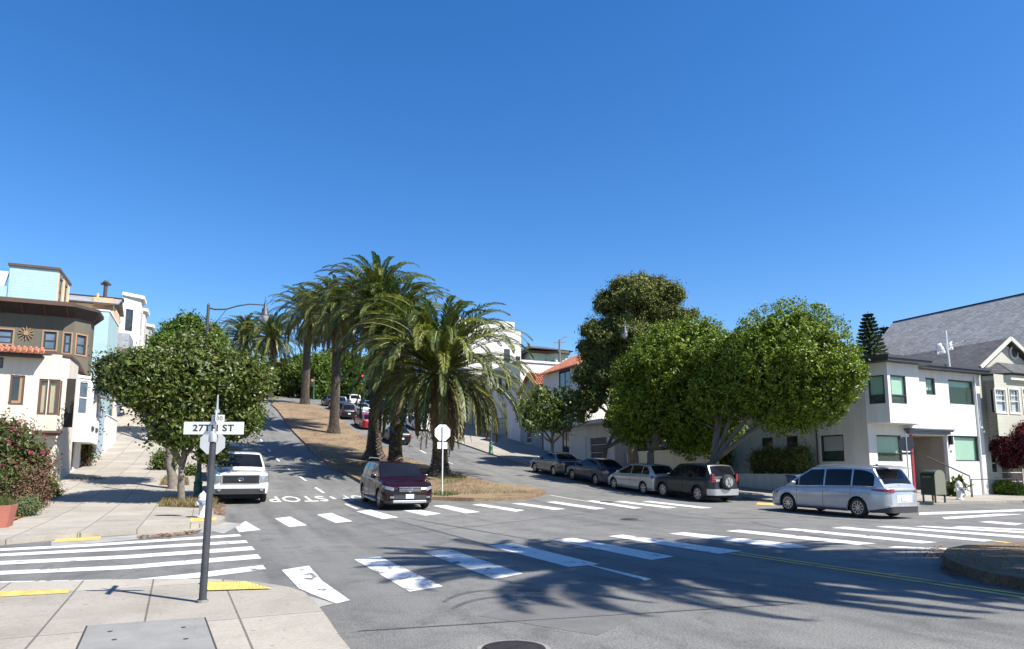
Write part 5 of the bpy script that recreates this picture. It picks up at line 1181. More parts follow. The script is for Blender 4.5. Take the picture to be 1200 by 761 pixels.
# the big cypress behind the houses
cb = far(742, 540, 51.); cyL = lobes_px(cb[0], cb[1], [(752,360,40,0,.85),(735,345,26,0,.8),(775,350,26,0,.85),(722,358,24,0,.85),(785,372,22,0,.8),(758,335,20,0,.7),(705,390,26,-.4,.8),(690,388,12,-.4,.7),(700,415,24,0,.9),(700,445,26,-.5,.9),(690,470,20,-.8,.9),(735,400,40,0,.9),(715,430,30,0,1),(800,374,13,1,.8),(812,368,6,1.5,.8),(745,440,40,0,1),(790,400,28,.4,.9)])
broad_tree('cypress_tree', 'towering dark cypress with layered billowing crown behind the tile roof', 'tree', cb[0], cb[1], billow(cyL, 10, .36, 8, .85), 90000, .17, 'cypress_leaf', .5, [(l[0]*.9,l[1]*.9,l[2]) for l in cyL[::2]], 65, fork=.3, clump=.34, per=26, inner=.05, shell=.08, asp=.4)
def araucaria(label, px, by, D, ytop, halfw, seed):
    rng = np.random.default_rng(seed); a = far(px, by, D); zt = far(px, ytop, D)[2]; z0 = .4; H = zt-z0; o = thing('norfolk_pine', label, 'tree', a[0], a[1], z0, group='norfolk pines beyond the roofs')
    m = MB(); m.tube([(0,0,-.2),(0,0,H*.5),(0,0,H)], [.35,.2,.03], 8); V = []
    n = 34
    for i in range(n):
        u = i/n; z = H*(.25+.74*u); R_ = halfw*(1-u)**.75+.15
        for j in range(9):
            az = j*.698+i*.5+rng.normal()*.08; h = np.array([math.cos(az), math.sin(az), 0]); side = np.array([-h[1], h[0], 0]); k = 16
            m.tube([(0,0,z),(h[0]*R_*.9,h[1]*R_*.9,z+R_*.06)], [.03,.01], 4, cap=False)
            for q in range(k):
                w = q/k; p = np.array([0,0,z])+h*R_*w+np.array([0,0,1])*(R_*.12*w*w)
                for sg in (-1,1):
                    tip = p+(side*sg*.7+h*.6+np.array([0,0,.35+.3*rng.random()]))*(.45*(1-w*.4)); c = np.array([0,0,.07]); V += [p-c, (p+tip)/2-c, tip, (p+tip)/2+c]
    m.build('trunk', M['bark_grey'], o, fix=False); quads_obj('crown', np.array(V), 4, M['pine_leaf'], parent=o)
araucaria('taller norfolk pine rising left of the big grey shingle roof', 1026, 500, 74, 364, 3.0, 71)
araucaria('shorter norfolk pine partly hidden by the grey roof edge', 1044, 500, 80, 380, 2.4, 72)
# red plum tree and shrubs at the right edge
tree_px('plum_tree', 'dark red-leaved plum tree at the right edge before the sided house', 'tree', 1210,583, (43.2, 22.4),
  [(1180,522,24,0,.85),(1205,515,24,0,.85),(1160,527,14,-.2,.7),(1225,525,26,0,.9),(1185,540,16,0,.7),(1205,503,12,0,.8)], 13000, .10, 'red_leaf', .12, 73, fork=.4, clump=.28, per=12, gaps=.15)
bush_px('boxwood_shrub', 'dense dark green rounded shrub beside the corner house steps', 'shrub', 1183, 585, [(1178,573,13,0,.85),(1190,576,11,0,.85)], 6000, .08, 'ficus_leaf', 74, ts=(42.1,23.2), per=10, clump=.2)
bush_px('shadow_leaves', 'upright strap leaves added in place of a shadow on the corner house wall', 'plant', 1120, 580, [(1119,572,5,0,1.2),(1124,568,4,0,1.2)], 120, .4, 'bush_leaf', 75, ts=(36.6,23.9), per=5, clump=.4, asp=.18)  # added leaves standing in for a shadow on the wall
hb = MB(); t, s = 30.0, 29.9
bush('planter_hedge', 'black-green hedge growing in the white planter box', 'hedge', t, s, [(0,y,1.75+.1*math.sin(y*3),.65,.6,.85) for y in (-1.8,-1,-.2,.6,1.4)], 9000, .10, 'cypress_leaf', 76, per=10, clump=.25)
bush('garden_shrub', 'tall shaded shrub behind the low white garden wall', 'shrub', 29.9, 37.5, [(0,y,1.3+.4*math.sin(y*2),.7,.9,1.2) for y in (-3,-1.5,0,1.5,3,4.5)], 9000, .12, 'ficus_leaf', 77, per=10, clump=.3)
# --- tree belt at the end of the avenue
rngb = np.random.default_rng(90)
ends = [(330,437,17,125),(352,428,15,128),(372,430,18,122),(395,425,20,130),(415,432,18,124),(440,430,20,128),(465,432,18,126),(318,452,14,132),(300,440,16,126),(345,452,12,138),(405,452,14,134),(432,455,14,140),(480,455,16,130),(505,465,14,132),(530,470,14,126),(555,480,12,118),(265,440,16,130),(240,432,16,134)]
words = ['bright green tree at the avenue end just right of the magnolia','green street tree between the first two palm trunks','leafy tree behind the uppermost palm trunk','tall green tree filling the gap between second and third trunks','round tree above the distant queue of cars','dark green tree behind the swollen palm trunk','green tree behind the tallest palm fronds','low distant tree at the left of the avenue crest','distant tree hidden behind the magnolia crown','small far tree over the pale distant house','smaller far tree over the waiting cars','far dark tree right of the traffic signal','distant tree glimpsed through the near palm fronds','far tree right of the parked white car','distant tree behind the low palm crown','tree on the right pavement beyond the low palm','background tree left of the lamp pole','background tree behind the left pavement treetops']
for i, (px, py, r, D) in enumerate(ends):
    a = far(px, 470, D); z0 = G(a[1]); t, s = a[0], a[1]; zc = far(px, py, D)[2]; rr = r/800.*D*1.12
    L = [(0,0,zc-z0,rr,rr,rr*.85),(rr*.6,0,zc-z0-.5*rr,rr*.7,rr*.7,rr*.6),(-rr*.6,.3,zc-z0-.4*rr,rr*.7,rr*.7,rr*.6),(0,0,max(2.5,zc-z0-rr),rr*.9,rr*.9,rr*.8),(0,0,2.2,rr*.7,rr*.7,1.6)]
    broad_tree('background_tree', words[i], 'tree', t, s, L, 6500, .42, 'far_leaf' if i % 3 else 'street_leaf', .28, [(l[0]*.8,l[1]*.8,l[2]) for l in L], 100+i, z=z0, group='trees closing the end of the avenue', clump=.8, per=12)
# --- ground cover and litter (nobody could count these)
def scatter(rng, poly_fn, n, off):
    return np.array([(t, s, G(s)+off) for t, s in (poly_fn(rng) for _ in range(n))])
def med_pt(r):
    s = 29.5+67*r.random()**1.7; tmin = np.interp(s, [29,31,45,60,98], [7.6,7.6,7.6,7.6,9]); tmax = np.interp(s, [29,31,40,56,86,98], [14.6,14.2,13.7,13.4,13.3,11.5]); return tmin+(tmax-tmin)*r.random(), s
rng = np.random.default_rng(120); o = street(blades(rng, scatter(rng, med_pt, 10000, .15), .10, .012, .9, 'straw', 'dry_grass', None, 'stuff'))
def med2_pt(r): return 10.9+4.6*r.random(), -4+12.5*r.random()
rng = np.random.default_rng(121); o = street(blades(rng, scatter(rng, med2_pt, 2500, .17), .07, .006, 1.1, 'straw', 'dry_grass', None, 'stuff'))
def litter(polys, n, size, seed, name, off=.135, mat='litter'):
    rng = np.random.default_rng(seed); V = []
    for _ in range(n):
        q = polys[rng.integers(len(polys))]; a, b, c, d = [Vector(p) for p in q]; u, v = rng.random(), rng.random(); p = a*(1-u)*(1-v)+b*u*(1-v)+c*u*v+d*(1-u)*v
        an = rng.random()*6.28; s_ = size*(.5+rng.random()); z = G(p.y)+off+rng.random()*.02; dx, dy = math.cos(an)*s_, math.sin(an)*s_
        V += [(p.x-dx,p.y-dy,z),(p.x+dy*.4,p.y-dx*.4,z+s_*.3*rng.random()),(p.x+dx,p.y+dy,z+s_*.5*rng.random()),(p.x-dy*.4,p.y+dx*.4,z)]
    o = street(quads_obj(name, np.array(V), 4, M[mat])); o['kind'] = 'stuff'; return o
litter([[at(20,606),at(40,606),at(80,578),at(62,578)],[at(0,622),at(30,608),at(40,606),at(10,618)]], 900, .05, 130, 'fallen_leaves')
litter([[at(160,630),at(235,622.5),at(235,625.5),at(165,633)]], 260, .05, 131, 'gutter_leaves', .02)
litter([[at(245,596),at(262,594),at(264,610),at(252,608)],[at(80,568),at(120,566),at(125,562),at(85,563)]], 500, .05, 132, 'kerb_leaves')
litter([[at(1075,646),at(1105,640),at(1108,655),at(1090,655)],[at(1100,662),at(1120,674),at(1125,680),at(1100,670)]], 240, .035, 133, 'median_litter', .02)
litter([[at(400,640),at(1100,640),at(900,755),at(420,755)]], 90, .016, 134, 'road_litter', .012)
litter([[at(20,700),at(300,700),at(300,755),at(20,755)]], 60, .012, 135, 'pavement_litter', .14)
def patch(polys_px, n, h, seed, name, mat='straw'):
    rng = np.random.default_rng(seed); P = []
    qs = [[Vector(at(*p)) for p in q] for q in polys_px]
    for _ in range(n):
        a, b, c, d = qs[rng.integers(len(qs))]; u, v = rng.random(), rng.random(); p = a*(1-u)*(1-v)+b*u*(1-v)+c*u*v+d*(1-u)*v; P.append((p.x,p.y,G(p.y)+.12))
    return street(blades(rng, np.array(P), h, .012, .8, mat, name, None, 'stuff'))
conform([[at(185,598),at(250,600),at(255,590),at(192,588)], [at(186,572),at(222,572),at(220,562),at(192,562)]], .128, 'tree_pit_soil', M['soil'])
patch([[(186,598),(252,600),(254,591),(192,589)]], 2600, .2, 140, 'verge_grass')
patch([[(188,572),(220,572),(219,563),(193,563)]], 900, .2, 141, 'verge_grass')
patch([[(540,560),(505,564),(520,572),(548,566)],[(528,582),(500,584),(520,586),(540,584)]], 700, .22, 142, 'weeds', 'bush_leaf')
# ---------------------------------------------------------------- vehicles
# car frame: x forward, y left, z up, origin on the ground below the centre
def smooth_interp(x, xs, ys):
    x = np.clip(x, xs[0], xs[-1]); i = int(np.clip(np.searchsorted(xs, x)-1, 0, len(xs)-2)); h = xs[i+1]-xs[i]; u = (x-xs[i])/h
    def m(k):
        if k == 0: return (ys[1]-ys[0])/(xs[1]-xs[0])
        if k == len(xs)-1: return (ys[-1]-ys[-2])/(xs[-1]-xs[-2])
        a = (ys[k]-ys[k-1])/(xs[k]-xs[k-1]); b = (ys[k+1]-ys[k])/(xs[k+1]-xs[k]); return 0 if a*b <= 0 else 2*a*b/(a+b)
    return (2*u**3-3*u**2+1)*ys[i]+(u**3-2*u**2+u)*h*m(i)+(-2*u**3+3*u**2)*ys[i+1]+(u**3-u**2)*h*m(i+1)
class Car:
    def __init__(c, name, label, cat, t, s, yaw, P, paintm, group=None, z=None):
        c.P = P; c.L, c.Wd, c.H = P['L'], P['W'], P['H']
        # slope: pitch the car with the terrain
        fx, fy = math.cos(yaw+math.pi/2), math.sin(yaw+math.pi/2)
        wb = P['wb']/2; sf = s+wb*math.sin(yaw+math.pi/2); sr = s-wb*math.sin(yaw+math.pi/2)
        zf, zr = G(sf), G(sr)
        o = bpy.data.objects.new(name, None); COL.objects.link(o); tag(o, label, cat, group)
        x, y = W(t, s); o.location = (x, y, (zf+zr)/2 + (.006))
        th_ = ANG+yaw+math.pi/2; pit = math.atan2(zf-zr, 2*wb)
        o.rotation_euler = (Matrix.Rotation(th_, 3, 'Z') @ Matrix.Rotation(-pit, 3, 'Y')).to_euler()
        c.o = o; c.paint = paintm
        c.belt = P['belt']; c.gh = P['gh']; c.build()
    def w(c, x):
        d = c.L/2-abs(x); R_ = c.P.get('corner', .55); k = c.P.get('taper', .25); v = c.Wd/2
        if d < R_: v -= k*(1-max(d,0)/R_)**2.3
        if d < .2: v -= .13*(1-max(d,0)/.2)**2.2
        return v
    def zt(c, x): return smooth_interp(x, [p[0] for p in c.belt], [p[1] for p in c.belt])
    def zb(c, x):
        b = c.P.get('sill', .24); d = c.L/2-abs(x)
        if d < .5: b += .05*(1-d/.5)
        for ax in (c.P['wb']/2+c.P.get('woff',0), -c.P['wb']/2+c.P.get('woff',0)):
            r = c.P['wr']+.055; q = abs(x-ax)
            if q < r: b = max(b, c.P['wr']+math.sqrt(r*r-q*q))
        return b
    def ring(c, x):
        zt, zb, w = c.zt(x), c.zb(x), c.w(x); b0 = c.P.get('sill', .24); out = []
        H_ = zt-b0
        for f, k in ((0,.93),(.06,.965),(.2,.99),(.42,1.),(.62,.998),(.78,.985),(.9,.968),(.965,.95),(1.,.925)):
            z = b0+H_*f; out.append((w*k, max(z, min(zb, zt-.06))))
        out += [(w*.86, zt+.012), (w*.55, zt+.03), (0, zt+.038)]
        return out
    def side(c, x, z):                     # half width of the body at height z
        r = c.ring(x)[:9]; b0 = c.P.get('sill', .24); zt = c.zt(x); f = (z-b0)/(zt-b0); ks = [(0,.93),(.06,.965),(.2,.99),(.42,1.),(.62,.998),(.78,.985),(.9,.968),(.965,.95),(1.,.925)]
        return c.w(x)*float(np.interp(f, [k[0] for k in ks], [k[1] for k in ks]))
    def gz(c, x):
        xd, xc, xb, xa = c.gh; zr = c.H
        if x <= xc: u = (x-xd)/(xc-xd); lo = c.zt(xd); return lo+(zr-.03-lo)*(1-(1-max(0,min(1,u)))**1.25) if c.P.get('fast') else lo+(zr-.03-lo)*max(0,min(1,u))**.9
        if x >= xb: u = (xa-x)/(xa-xb); lo = c.zt(xa); return lo+(zr-.035-lo)*max(0,min(1,u))**.92
        u = (x-xc)/(xb-xc); return zr-.03*(1-u)-.035*u+.035*math.sin(math.pi*u)
    def gy(c, x, z):
        zl = c.zt(x); wb_ = min(c.w(x)*.925, c.Wd/2*.925)-.012; wr = c.Wd/2*c.P.get('roofw', .72); f = (z-zl)/(c.H-zl); f = max(0,min(1,f))
        e = min(1., max(0,(x-(c.gh[0]))/.35)) ; wr2 = wr-(1-e)*.06
        return wb_+(wr2-wb_)*f**1.15
    def build(c):
        P = c.P; L = c.L; m = MB(); xs = list(np.linspace(-L/2, L/2, 73)); 
        for ax in (P['wb']/2+P.get('woff',0), -P['wb']/2+P.get('woff',0)):
            r = P['wr']+.055; xs += [ax-r-.002, ax-r+.004, ax+r-.004, ax+r+.002]
        xs += [sg_*(L/2-q) for sg_ in (-1,1) for q in (.01,.03,.055,.09,.13,.17)]
        xs = sorted(xs); rows = []
        for x in xs:
            d = L/2-abs(x); dz = .07*(1-min(1,d/.12))**2; rg = c.ring(x); full = [(x,-y,z-(dz if z > .6*c.zt(x) else 0)) for y, z in rg]+[(x,y,z-(dz if z > .6*c.zt(x) else 0)) for y, z in rg[::-1][1:]]
            rows.append(full)
        m.grid(rows); n = len(rows[0]); m.f.append(tuple(range(n))[::-1]); m.m.append(0); m.f.append(tuple(range((len(rows)-1)*n, len(rows)*n))); m.m.append(0)
        m.build('body', M[c.paint], c.o, smooth=38)
        m = MB(); m.box(-L/2+.25, L/2-.25, -c.Wd/2+.27, c.Wd/2-.27, .2, min(P['wr']*2+.12, c.zt(0)-.05)); m.box(-L/2+.06, L/2-.06, -c.Wd/2+.3, c.Wd/2-.3, .26, .5); m.build('underbody', M['underbody'], c.o)
        # cabin
        xd, xc, xb, xa = c.gh; m = MB(); rows = []; gx = sorted(set(list(np.linspace(xd, xc, 9))+list(np.linspace(xc, xb, 15))+list(np.linspace(xb, xa, 11))))
        for x in gx:
            z = c.gz(x); zl = c.zt(x)-.02; half = []
            for k in range(6): zz = zl+(z-zl)*k/5*(.97 if k == 5 else 1); half.append((c.gy(x,zz), zz))
            ye = c.gy(x,z); half += [(ye*.94, z+.003), (ye*.8, z+.018), (ye*.4, z+.03), (0, z+.034)]
            rows.append([(x,-y,q) for y, q in half]+[(x,y,q) for y, q in half[::-1][1:]])
        m.grid(rows); m.build('cabin', M[c.paint], c.o, smooth=45)
        # windscreen and rear glass
        def topglass(name, x0, x1, k=.93, nn=9, lift=.012):
            g = MB(); g_rows = []
            for x in np.linspace(x0, x1, nn):
                z = c.gz(x); ye = c.gy(x,z)*k; g_rows.append([(x, y*ye, z+lift+.034-(.034*abs(y)**2.2)) for y in np.linspace(-1,1,9)])
            sl = Vector((-(c.gz(x1)-c.gz(x0)), 0, x1-x0)).normalized()*lift
            g.grid([[(q[0]+sl.x*(1 if x1 > x0 else -1), q[1], q[2]-lift+abs(sl.z)) for q in r] for r in g_rows]); return g.build(name, M['car_glass'], c.o, smooth=True)
        lw = xa-xb; topglass('windscreen', xa-lw*.10, xb+lw*.06)
        lr = xc-xd
        if lr > .12: topglass('rear_window', xd+lr*.14, xc-lr*.10, .88)
        for sg in (-1, 1):
            for (x0, x1, ph0, ph1) in P['sidewin']:
                g = MB(); rws = []
                for x in np.linspace(x0, x1, 12):
                    zl = c.zt(x)+.035; z = c.gz(x)-.07; u = (x-x0)/(x1-x0); z = zl+(z-zl)*min(1, (1-ph0*(1-u)**3) if ph0 else 1, (1-ph1*u**3) if ph1 else 1)
                    if z < zl+.01: z = zl+.01
                    rws.append([(x, sg*(c.gy(x, zl+(z-zl)*k/4)+.010), zl+(z-zl)*k/4) for k in range(5)])
                g.grid(rws, flip=(sg < 0)); g.build('side_window', M['car_glass'], c.o, smooth=True)
        # wheels
        k = 0
        for ax in (P['wb']/2+P.get('woff',0), -P['wb']/2+P.get('woff',0)):
            for sg in (-1,1):
                r = P['wr']; yo = c.Wd/2-.035; wd = .21; m = MB(); prof = [(r*.60,-wd/2),(r*.93,-wd/2),(r,-wd/2+.03),(r,wd/2-.03),(r*.93,wd/2),(r*.66,wd/2),(r*.64,wd/2-.03),(r*.2,wd/2-.05)]
                yc = sg*(yo-wd/2); m.lathe([(a,b*sg) for a,b in prof], (ax,yc,r), 28, 'y'); wo = m.build('wheel', M['tyre'], c.o, smooth=35)
                g = MB(); ns = P.get('spokes', 5); yf = yc+sg*(wd/2-.012)
                for j in range(ns):
                    a = j*2*math.pi/ns+.3
                    for da in ((-.13,.13) if ns <= 6 else (0,)): 
                        p0 = Vector((math.cos(a+da*.5)*r*.14, 0, math.sin(a+da*.5)*r*.14)); p1 = Vector((math.cos(a+da*1.3)*r*.62, 0, math.sin(a+da*1.3)*r*.62)); cc = Vector((ax, yf-sg*.012, r)); g.bar(cc+p0, cc+p1, .03, .03)
                g.lathe([(r*.60,0),(r*.67,0),(r*.67,sg*.02),(r*.60,sg*.02),(r*.60,0)], (ax,yf-sg*.01,r), 28, 'y', cap=False); g.lathe([(r*.17,-sg*.02),(r*.15,sg*.012)], (ax,yf-sg*.01,r), 12, 'y')
                g.build('rim', M[P.get('rim', 'rim_silver')], wo, fix=False)
                # arch lining lip
                if P.get('clad'):
                    g = MB(); A = []; rr = r+.055
                    for q in np.linspace(-8, 188, 20):
                        x = ax+rr*math.cos(R(q)); z = r+rr*math.sin(R(q)); y = sg*(c.side(min(max(x,-L/2),L/2), max(z,.25))+.006); x2 = ax+(rr+.06)*math.cos(R(q)); z2 = r+(rr+.06)*math.sin(R(q)); y2 = sg*(c.side(min(max(x2,-L/2),L/2), max(z2,.25))+.008); A.append([(x,y,z),(x2,y2,z2)])
                    g.grid(A); g.build('arch_trim', M['cladding'], c.o)
        # mirrors, handles, door gaps
        for sg in (-1,1):
            if P.get('wtrim'):
                g = MB(); a_ = P['sidewin'][0][0]; b_ = P['sidewin'][-1][1]; pts = [Vector((x, sg*(c.gy(x, c.zt(x)+.02)+.014), c.zt(x)+.022)) for x in np.linspace(a_, b_, 14)]
                for q0, q1 in zip(pts, pts[1:]): g.bar(q0, q1, .012, .02)
                g.build('window_trim', M[P['wtrim']], c.o, fix=False)
            xm = xa-lw*.45; zm = c.zt(xm)+.12; y0 = c.gy(xm, zm); g = MB(); g.lathe([(.001,-.12),(.07,-.10),(.085,0),(.07,.08),(.001,.10)], (0,0,0), 10, 'y'); 
            g.v = [(v[0]*.75+xm, v[1]+sg*(c.Wd/2+.05), v[2]+zm) for v in g.v]; g.bar((xm,sg*(y0-.05),zm-.06),(xm,sg*(c.Wd/2),zm-.03),.05,.04); mo = g.build('mirror', M[P.get('mirror', c.paint)], c.o, smooth=50)
            g = MB()
            for xg in P['gaps']:
                pts = [];
                for z in np.linspace(c.zb(xg)+.03, c.zt(xg)-.01, 9): pts.append(Vector((xg, sg*(c.side(xg,z)+.0015), z)))
                for a, b in zip(pts, pts[1:]): g.bar(a, b, .009, .006)
            if g.v: g.build('door_gap', M['underbody'], c.o, fix=False)
            for xh in P['handles']:
                z = c.zt(xh)-.13; g = MB(); y = sg*(c.side(xh,z)+.018); g.bar((xh-.1,y,z),(xh+.1,y,z+.005),.02,.03); g.build('door_handle', M[P.get('handle_m', c.paint)], c.o)
    def band(c, name, x0, y1, z0, z1, end, mat, lift=.012, parent=None, nz=3, z0e=None, z1e=None, sides=(-1,1)):
        """trim strip wrapping from the flank at x0 round the end to half width y1"""
        e = c.L/2*end; res = []
        for sg in sides:
            g = MB(); path = []
            if x0 is not None:
                for x in list(np.linspace(x0, e-end*.2, 7))+[e-end*q for q in (.14,.09,.055,.03,.01)]: path.append((x, None))
            wE = c.w(e)
            ys = np.linspace(wE, y1, 6) if y1 < wE else [wE]
            rows = []
            n1 = len(path)
            for i, (x, _) in enumerate(path):
                u = i/max(1,n1-1); a = z0+((z0e if z0e is not None else z0)-z0)*u; b = z1+((z1e if z1e is not None else z1)-z1)*u
                rows.append([(x+end*lift*u, sg*(c.side(x, a+(b-a)*k/nz)+lift), a+(b-a)*k/nz) for k in range(nz+1)])
            a = z0e if z0e is not None else z0; b = z1e if z1e is not None else z1
            for y in ys[0:]: rows.append([(e+end*lift, sg*min(y, c.side(e,a+(b-a)*k/nz)), a+(b-a)*k/nz) for k in range(nz+1)])
            g.grid(rows); o = g.build(name, M[mat], parent or c.o, smooth=60); res.append(o)
        return res
    def face(c, name, y0, y1, z0, z1, end, mat, lift=.015, th=.03, parent=None, bevel=.0):
        g = MB(); e = c.L/2*end; g.box(min(e-end*.03, e+end*(lift)), max(e-end*.03, e+end*lift), y0, y1, z0, z1); return g.build(name, M[mat], parent or c.o, bevel=bevel)
    def plate(c, z, end, text='', y=0, w=.3, h=.15):
        e = c.L/2*end; p = c.face('number_plate', y-w/2, y+w/2, z-h/2, z+h/2, end, 'plate', .03)
        if text:
            o = txt_mesh(text, h*.62, p, 'number_ink', (e+end*.0315, y, z), (R(90), 0, R(90) if end > 0 else R(-90)), 'plate_number', .001); 
        return p
def suv_belt(L, hood, belt, nose, cowl, tail, tailh):
    return [(-L/2, tailh), (-L/2+.12, belt+.0), (tail, belt), (cowl, belt-.02), (cowl+.25, hood+.02), (L/2-.45, hood-.06), (L/2-.12, nose+.06), (L/2, nose)]
# silver minivan crossing ---------------------------------------------------
rw, fw = at(1000,607), at(921,600)
hv = Vector((fw[0]-rw[0], fw[1]-rw[1])); yaw = math.atan2(-hv.x, hv.y)
dr = hv.normalized(); right = Vector((dr.y, -dr.x)); mid = (Vector(rw)+Vector(fw))/2+right*.9
P = dict(L=5.17, W=1.99, H=1.74, wb=3.06, wr=.345, woff=.04, sill=.20, corner=.75, taper=.22, roofw=.74, spokes=10, belt=[(-2.585,.98),(-2.45,1.06),(-1.6,1.07),(0,1.03),(1.05,1.0),(1.35,1.01),(2.0,.90),(2.42,.76),(2.585,.62)], gh=(-2.42,-2.02,.55,1.75),
 sidewin=[(-2.1,-1.28,.25,0),(-1.2,-.12,0,0),(-.04,1.05,0,0),(1.10,1.42,0,0)], gaps=[-1.24,-.08,1.12], handles=[-.2,.12], handle_m='paint_silver', fast=False, wtrim='chrome')
van = Car('minivan', 'silver minivan driving across the junction towards the right-hand parked cars', 'minivan', mid.x+.22, mid.y-.05, yaw, P, 'paint_silver')
van.band('tail_light', -2.05, .52, .965, 1.0, -1, 'taillamp', .02, z0e=.90, z1e=1.02)
van.face('tailgate_trim', -.56, .56, .965, 1.0, -1, 'chrome', .03)
van.band('rear_bumper_trim', -1.95, 0, .21, .26, -1, 'cladding', .016, z0e=.21, z1e=.44)
van.face('bumper_strip', -.8, .8, .42, .455, -1, 'chrome', .03)
van.face('number_plate', -.17, .17, .62, .77, -1, 'plate', .02); van.face('plate_recess', -.40, .40, .56, .82, -1, 'plate_zone', .006)
g = MB(); g.tube([(-2.1,.62,1.735),(-1.7,.66,1.80),(-.2,.68,1.82),(.4,.66,1.775)], .018, 8); g.tube([(-2.1,-.62,1.735),(-1.7,-.66,1.80),(-.2,-.68,1.82),(.4,-.66,1.775)], .018, 8); g.build('roof_rail', M['silver_trim'], van.o)
van.band('headlight', 2.05, .7, .72, .84, 1, 'headlamp', .012, z0e=.60, z1e=.70)
van.band('grille', None, 0, .3, .52, 1, 'cladding', .012)
for sg in (-1,1):
    g = MB(); g.bar((-1.05, sg*(van.side(-1.0,.27)+.012), .25), (1.12, sg*(van.side(1.0,.27)+.012), .25), .012, .06); g.build('sill_trim', M['cladding'], van.o)
g = MB(); g.add([(-2.50,-.62,1.70),(-2.50,.62,1.70),(-2.05,.64,1.79),(-2.05,-.64,1.79),(-2.50,-.62,1.735),(-2.50,.62,1.735),(-2.05,.64,1.80),(-2.05,-.64,1.80)], [(3,2,1,0),(4,5,6,7),(0,1,5,4),(1,2,6,5),(2,3,7,6),(3,0,4,7)]); g.build('spoiler', M['paint_silver'], van.o)
g = MB(); g.bar((-2.40,-.05,1.13),(-2.33,.38,1.2),.02); g.build('rear_wiper', M['cladding'], van.o)
g = MB(); g.add([(-1.62,0,1.79),(-1.45,.03,1.80),(-1.45,-.03,1.80),(-1.66,0,1.88)], [(0,1,3),(0,3,2),(1,2,3),(0,2,1)]); g.build('roof_aerial', M['cladding'], van.o)
# white pickup ---------------------------------------------------------------
tk = (1.3, 31.0)
P = dict(L=5.8, W=2.03, H=1.83, wb=3.7, wr=.405, sill=.36, corner=.35, taper=.13, roofw=.76, spokes=6, rim='rim_silver', belt=[(-2.9,1.22),(-1.3,1.25),(-.5,1.25),(1.0,1.24),(1.35,1.22),(2.5,1.17),(2.8,1.12),(2.9,1.06)], gh=(-.95,-.78,.45,1.3),
 sidewin=[(-.85,-.12,0,0),(-.05,.98,0,0)], gaps=[-.92,-.08,1.05], handles=[-.25,.1], mirror='cladding')
tr = Car('pickup_truck', 'white pickup truck parked facing the camera at the left kerb', 'pickup truck', *tk, math.pi-.02, P, 'paint_white')
gl = tr.face('grille', -.66, .66, .79, 1.11, 1, 'cladding', .02)
g = MB()
for z in (.84,.89,.94,.99,1.04): g.box(2.915, 2.935, -.60, .60, z, z+.014)
g.build('grille_bars', M['rim_dark'], gl); g = MB(); g.box(2.918,2.938,-.68,.68,1.10,1.13); g.box(2.918,2.938,-.69,-.65,.79,1.1); g.box(2.918,2.938,.65,.69,.79,1.1); g.box(2.918,2.938,-.68,.68,.775,.80); g.build('grille_surround', M['chrome'], gl)
g = MB(); g.tube([(2.945,math.cos(a)*.09,.955+math.sin(a)*.062) for a in np.linspace(0,2*math.pi,17)], .012, 6, cap=False); g.tube([(2.945,math.cos(a)*.035,.955+math.sin(a)*.062) for a in np.linspace(0,2*math.pi,13)], .009, 6, cap=False); g.build('grille_badge', M['chrome'], gl)
tr.band('headlight', 2.45, .69, .84, 1.09, 1, 'headlamp', .014)
tr.face('bumper', -.92, .92, .60, .75, 1, 'paint_white', .07, bevel=.02); tr.face('lower_intake', -.88, .88, .40, .596, 1, 'cladding', .06)
for y in (-.75,.75):
    g = MB(); g.lathe([(.07,0),(.06,.02)], (2.965,y,.57), 12, 'x'); g.build('fog_light', M['headlamp'], tr.o)
tr.plate(.60, 1, '', 0)
g = MB(); g.box(-2.8,-1.0,-.8,.8,1.24,1.27); g.build('bed_cover', M['cladding'], tr.o)
# wine-red SUV ---------------------------------------------------------------
fl, frr = at(447,597), at(496,595)
fl, frr = Vector(fl), Vector(frr); axv = (fl-frr).normalized()          # towards the car's left... as seen
yawS = math.pi-.01; hd = Vector((-math.sin(yawS), math.cos(yawS))); mid = (fl+frr)/2-hd*1.45
P = dict(L=4.8, W=1.93, H=1.65, wb=2.915, wr=.37, sill=.26, corner=.6, taper=.2, roofw=.73, spokes=5, belt=[(-2.4,.98),(-2.25,1.10),(-1.2,1.12),(.3,1.08),(.95,1.05),(1.2,1.06),(1.9,1.0),(2.25,.88),(2.4,.78)], gh=(-2.25,-1.65,.35,1.3),
 sidewin=[(-1.75,-1.15,.5,0),(-1.07,-.18,0,0),(-.1,.98,0,0)], gaps=[-1.1,-.14,1.0], handles=[-.3,.05], clad=False, wtrim='chrome')
sv_ = Car('sport_utility', 'wine-red SUV with a chrome-edged grille turning out over the crosswalk', 'car', mid.x, mid.y, yawS, P, 'paint_wine')
gr = sv_.face('grille', -.42, .42, .66, .86, 1, 'cladding', .02)
g = MB(); [g.box(2.421,2.442,-.40,.40,z,z+.028) for z in (.70,.76,.82)]; g.build('grille_bars', M['chrome'], gr); g = MB(); g.tube([(2.45,math.cos(a)*.085,.765+math.sin(a)*.085) for a in np.linspace(0,2*math.pi,19)], .011, 6, cap=False)
for a in (90,210,330): g.bar((2.45,0,.765),(2.45,math.cos(R(a))*.085,.765+math.sin(R(a))*.085),.012)
g.build('grille_badge', M['chrome'], gr)
sv_.band('headlight', 2.02, .60, .86, .93, 1, 'headlamp', .014, z0e=.72, z1e=.84)
sv_.band('bumper_trim', 2.15, 0, .26, .36, 1, 'cladding', .02); sv_.face('skid_plate', -.62, .62, .28, .38, 1, 'silver_trim', .05, bevel=.02); sv_.face('lower_intake', -.6, .6, .42, .56, 1, 'cladding', .018)
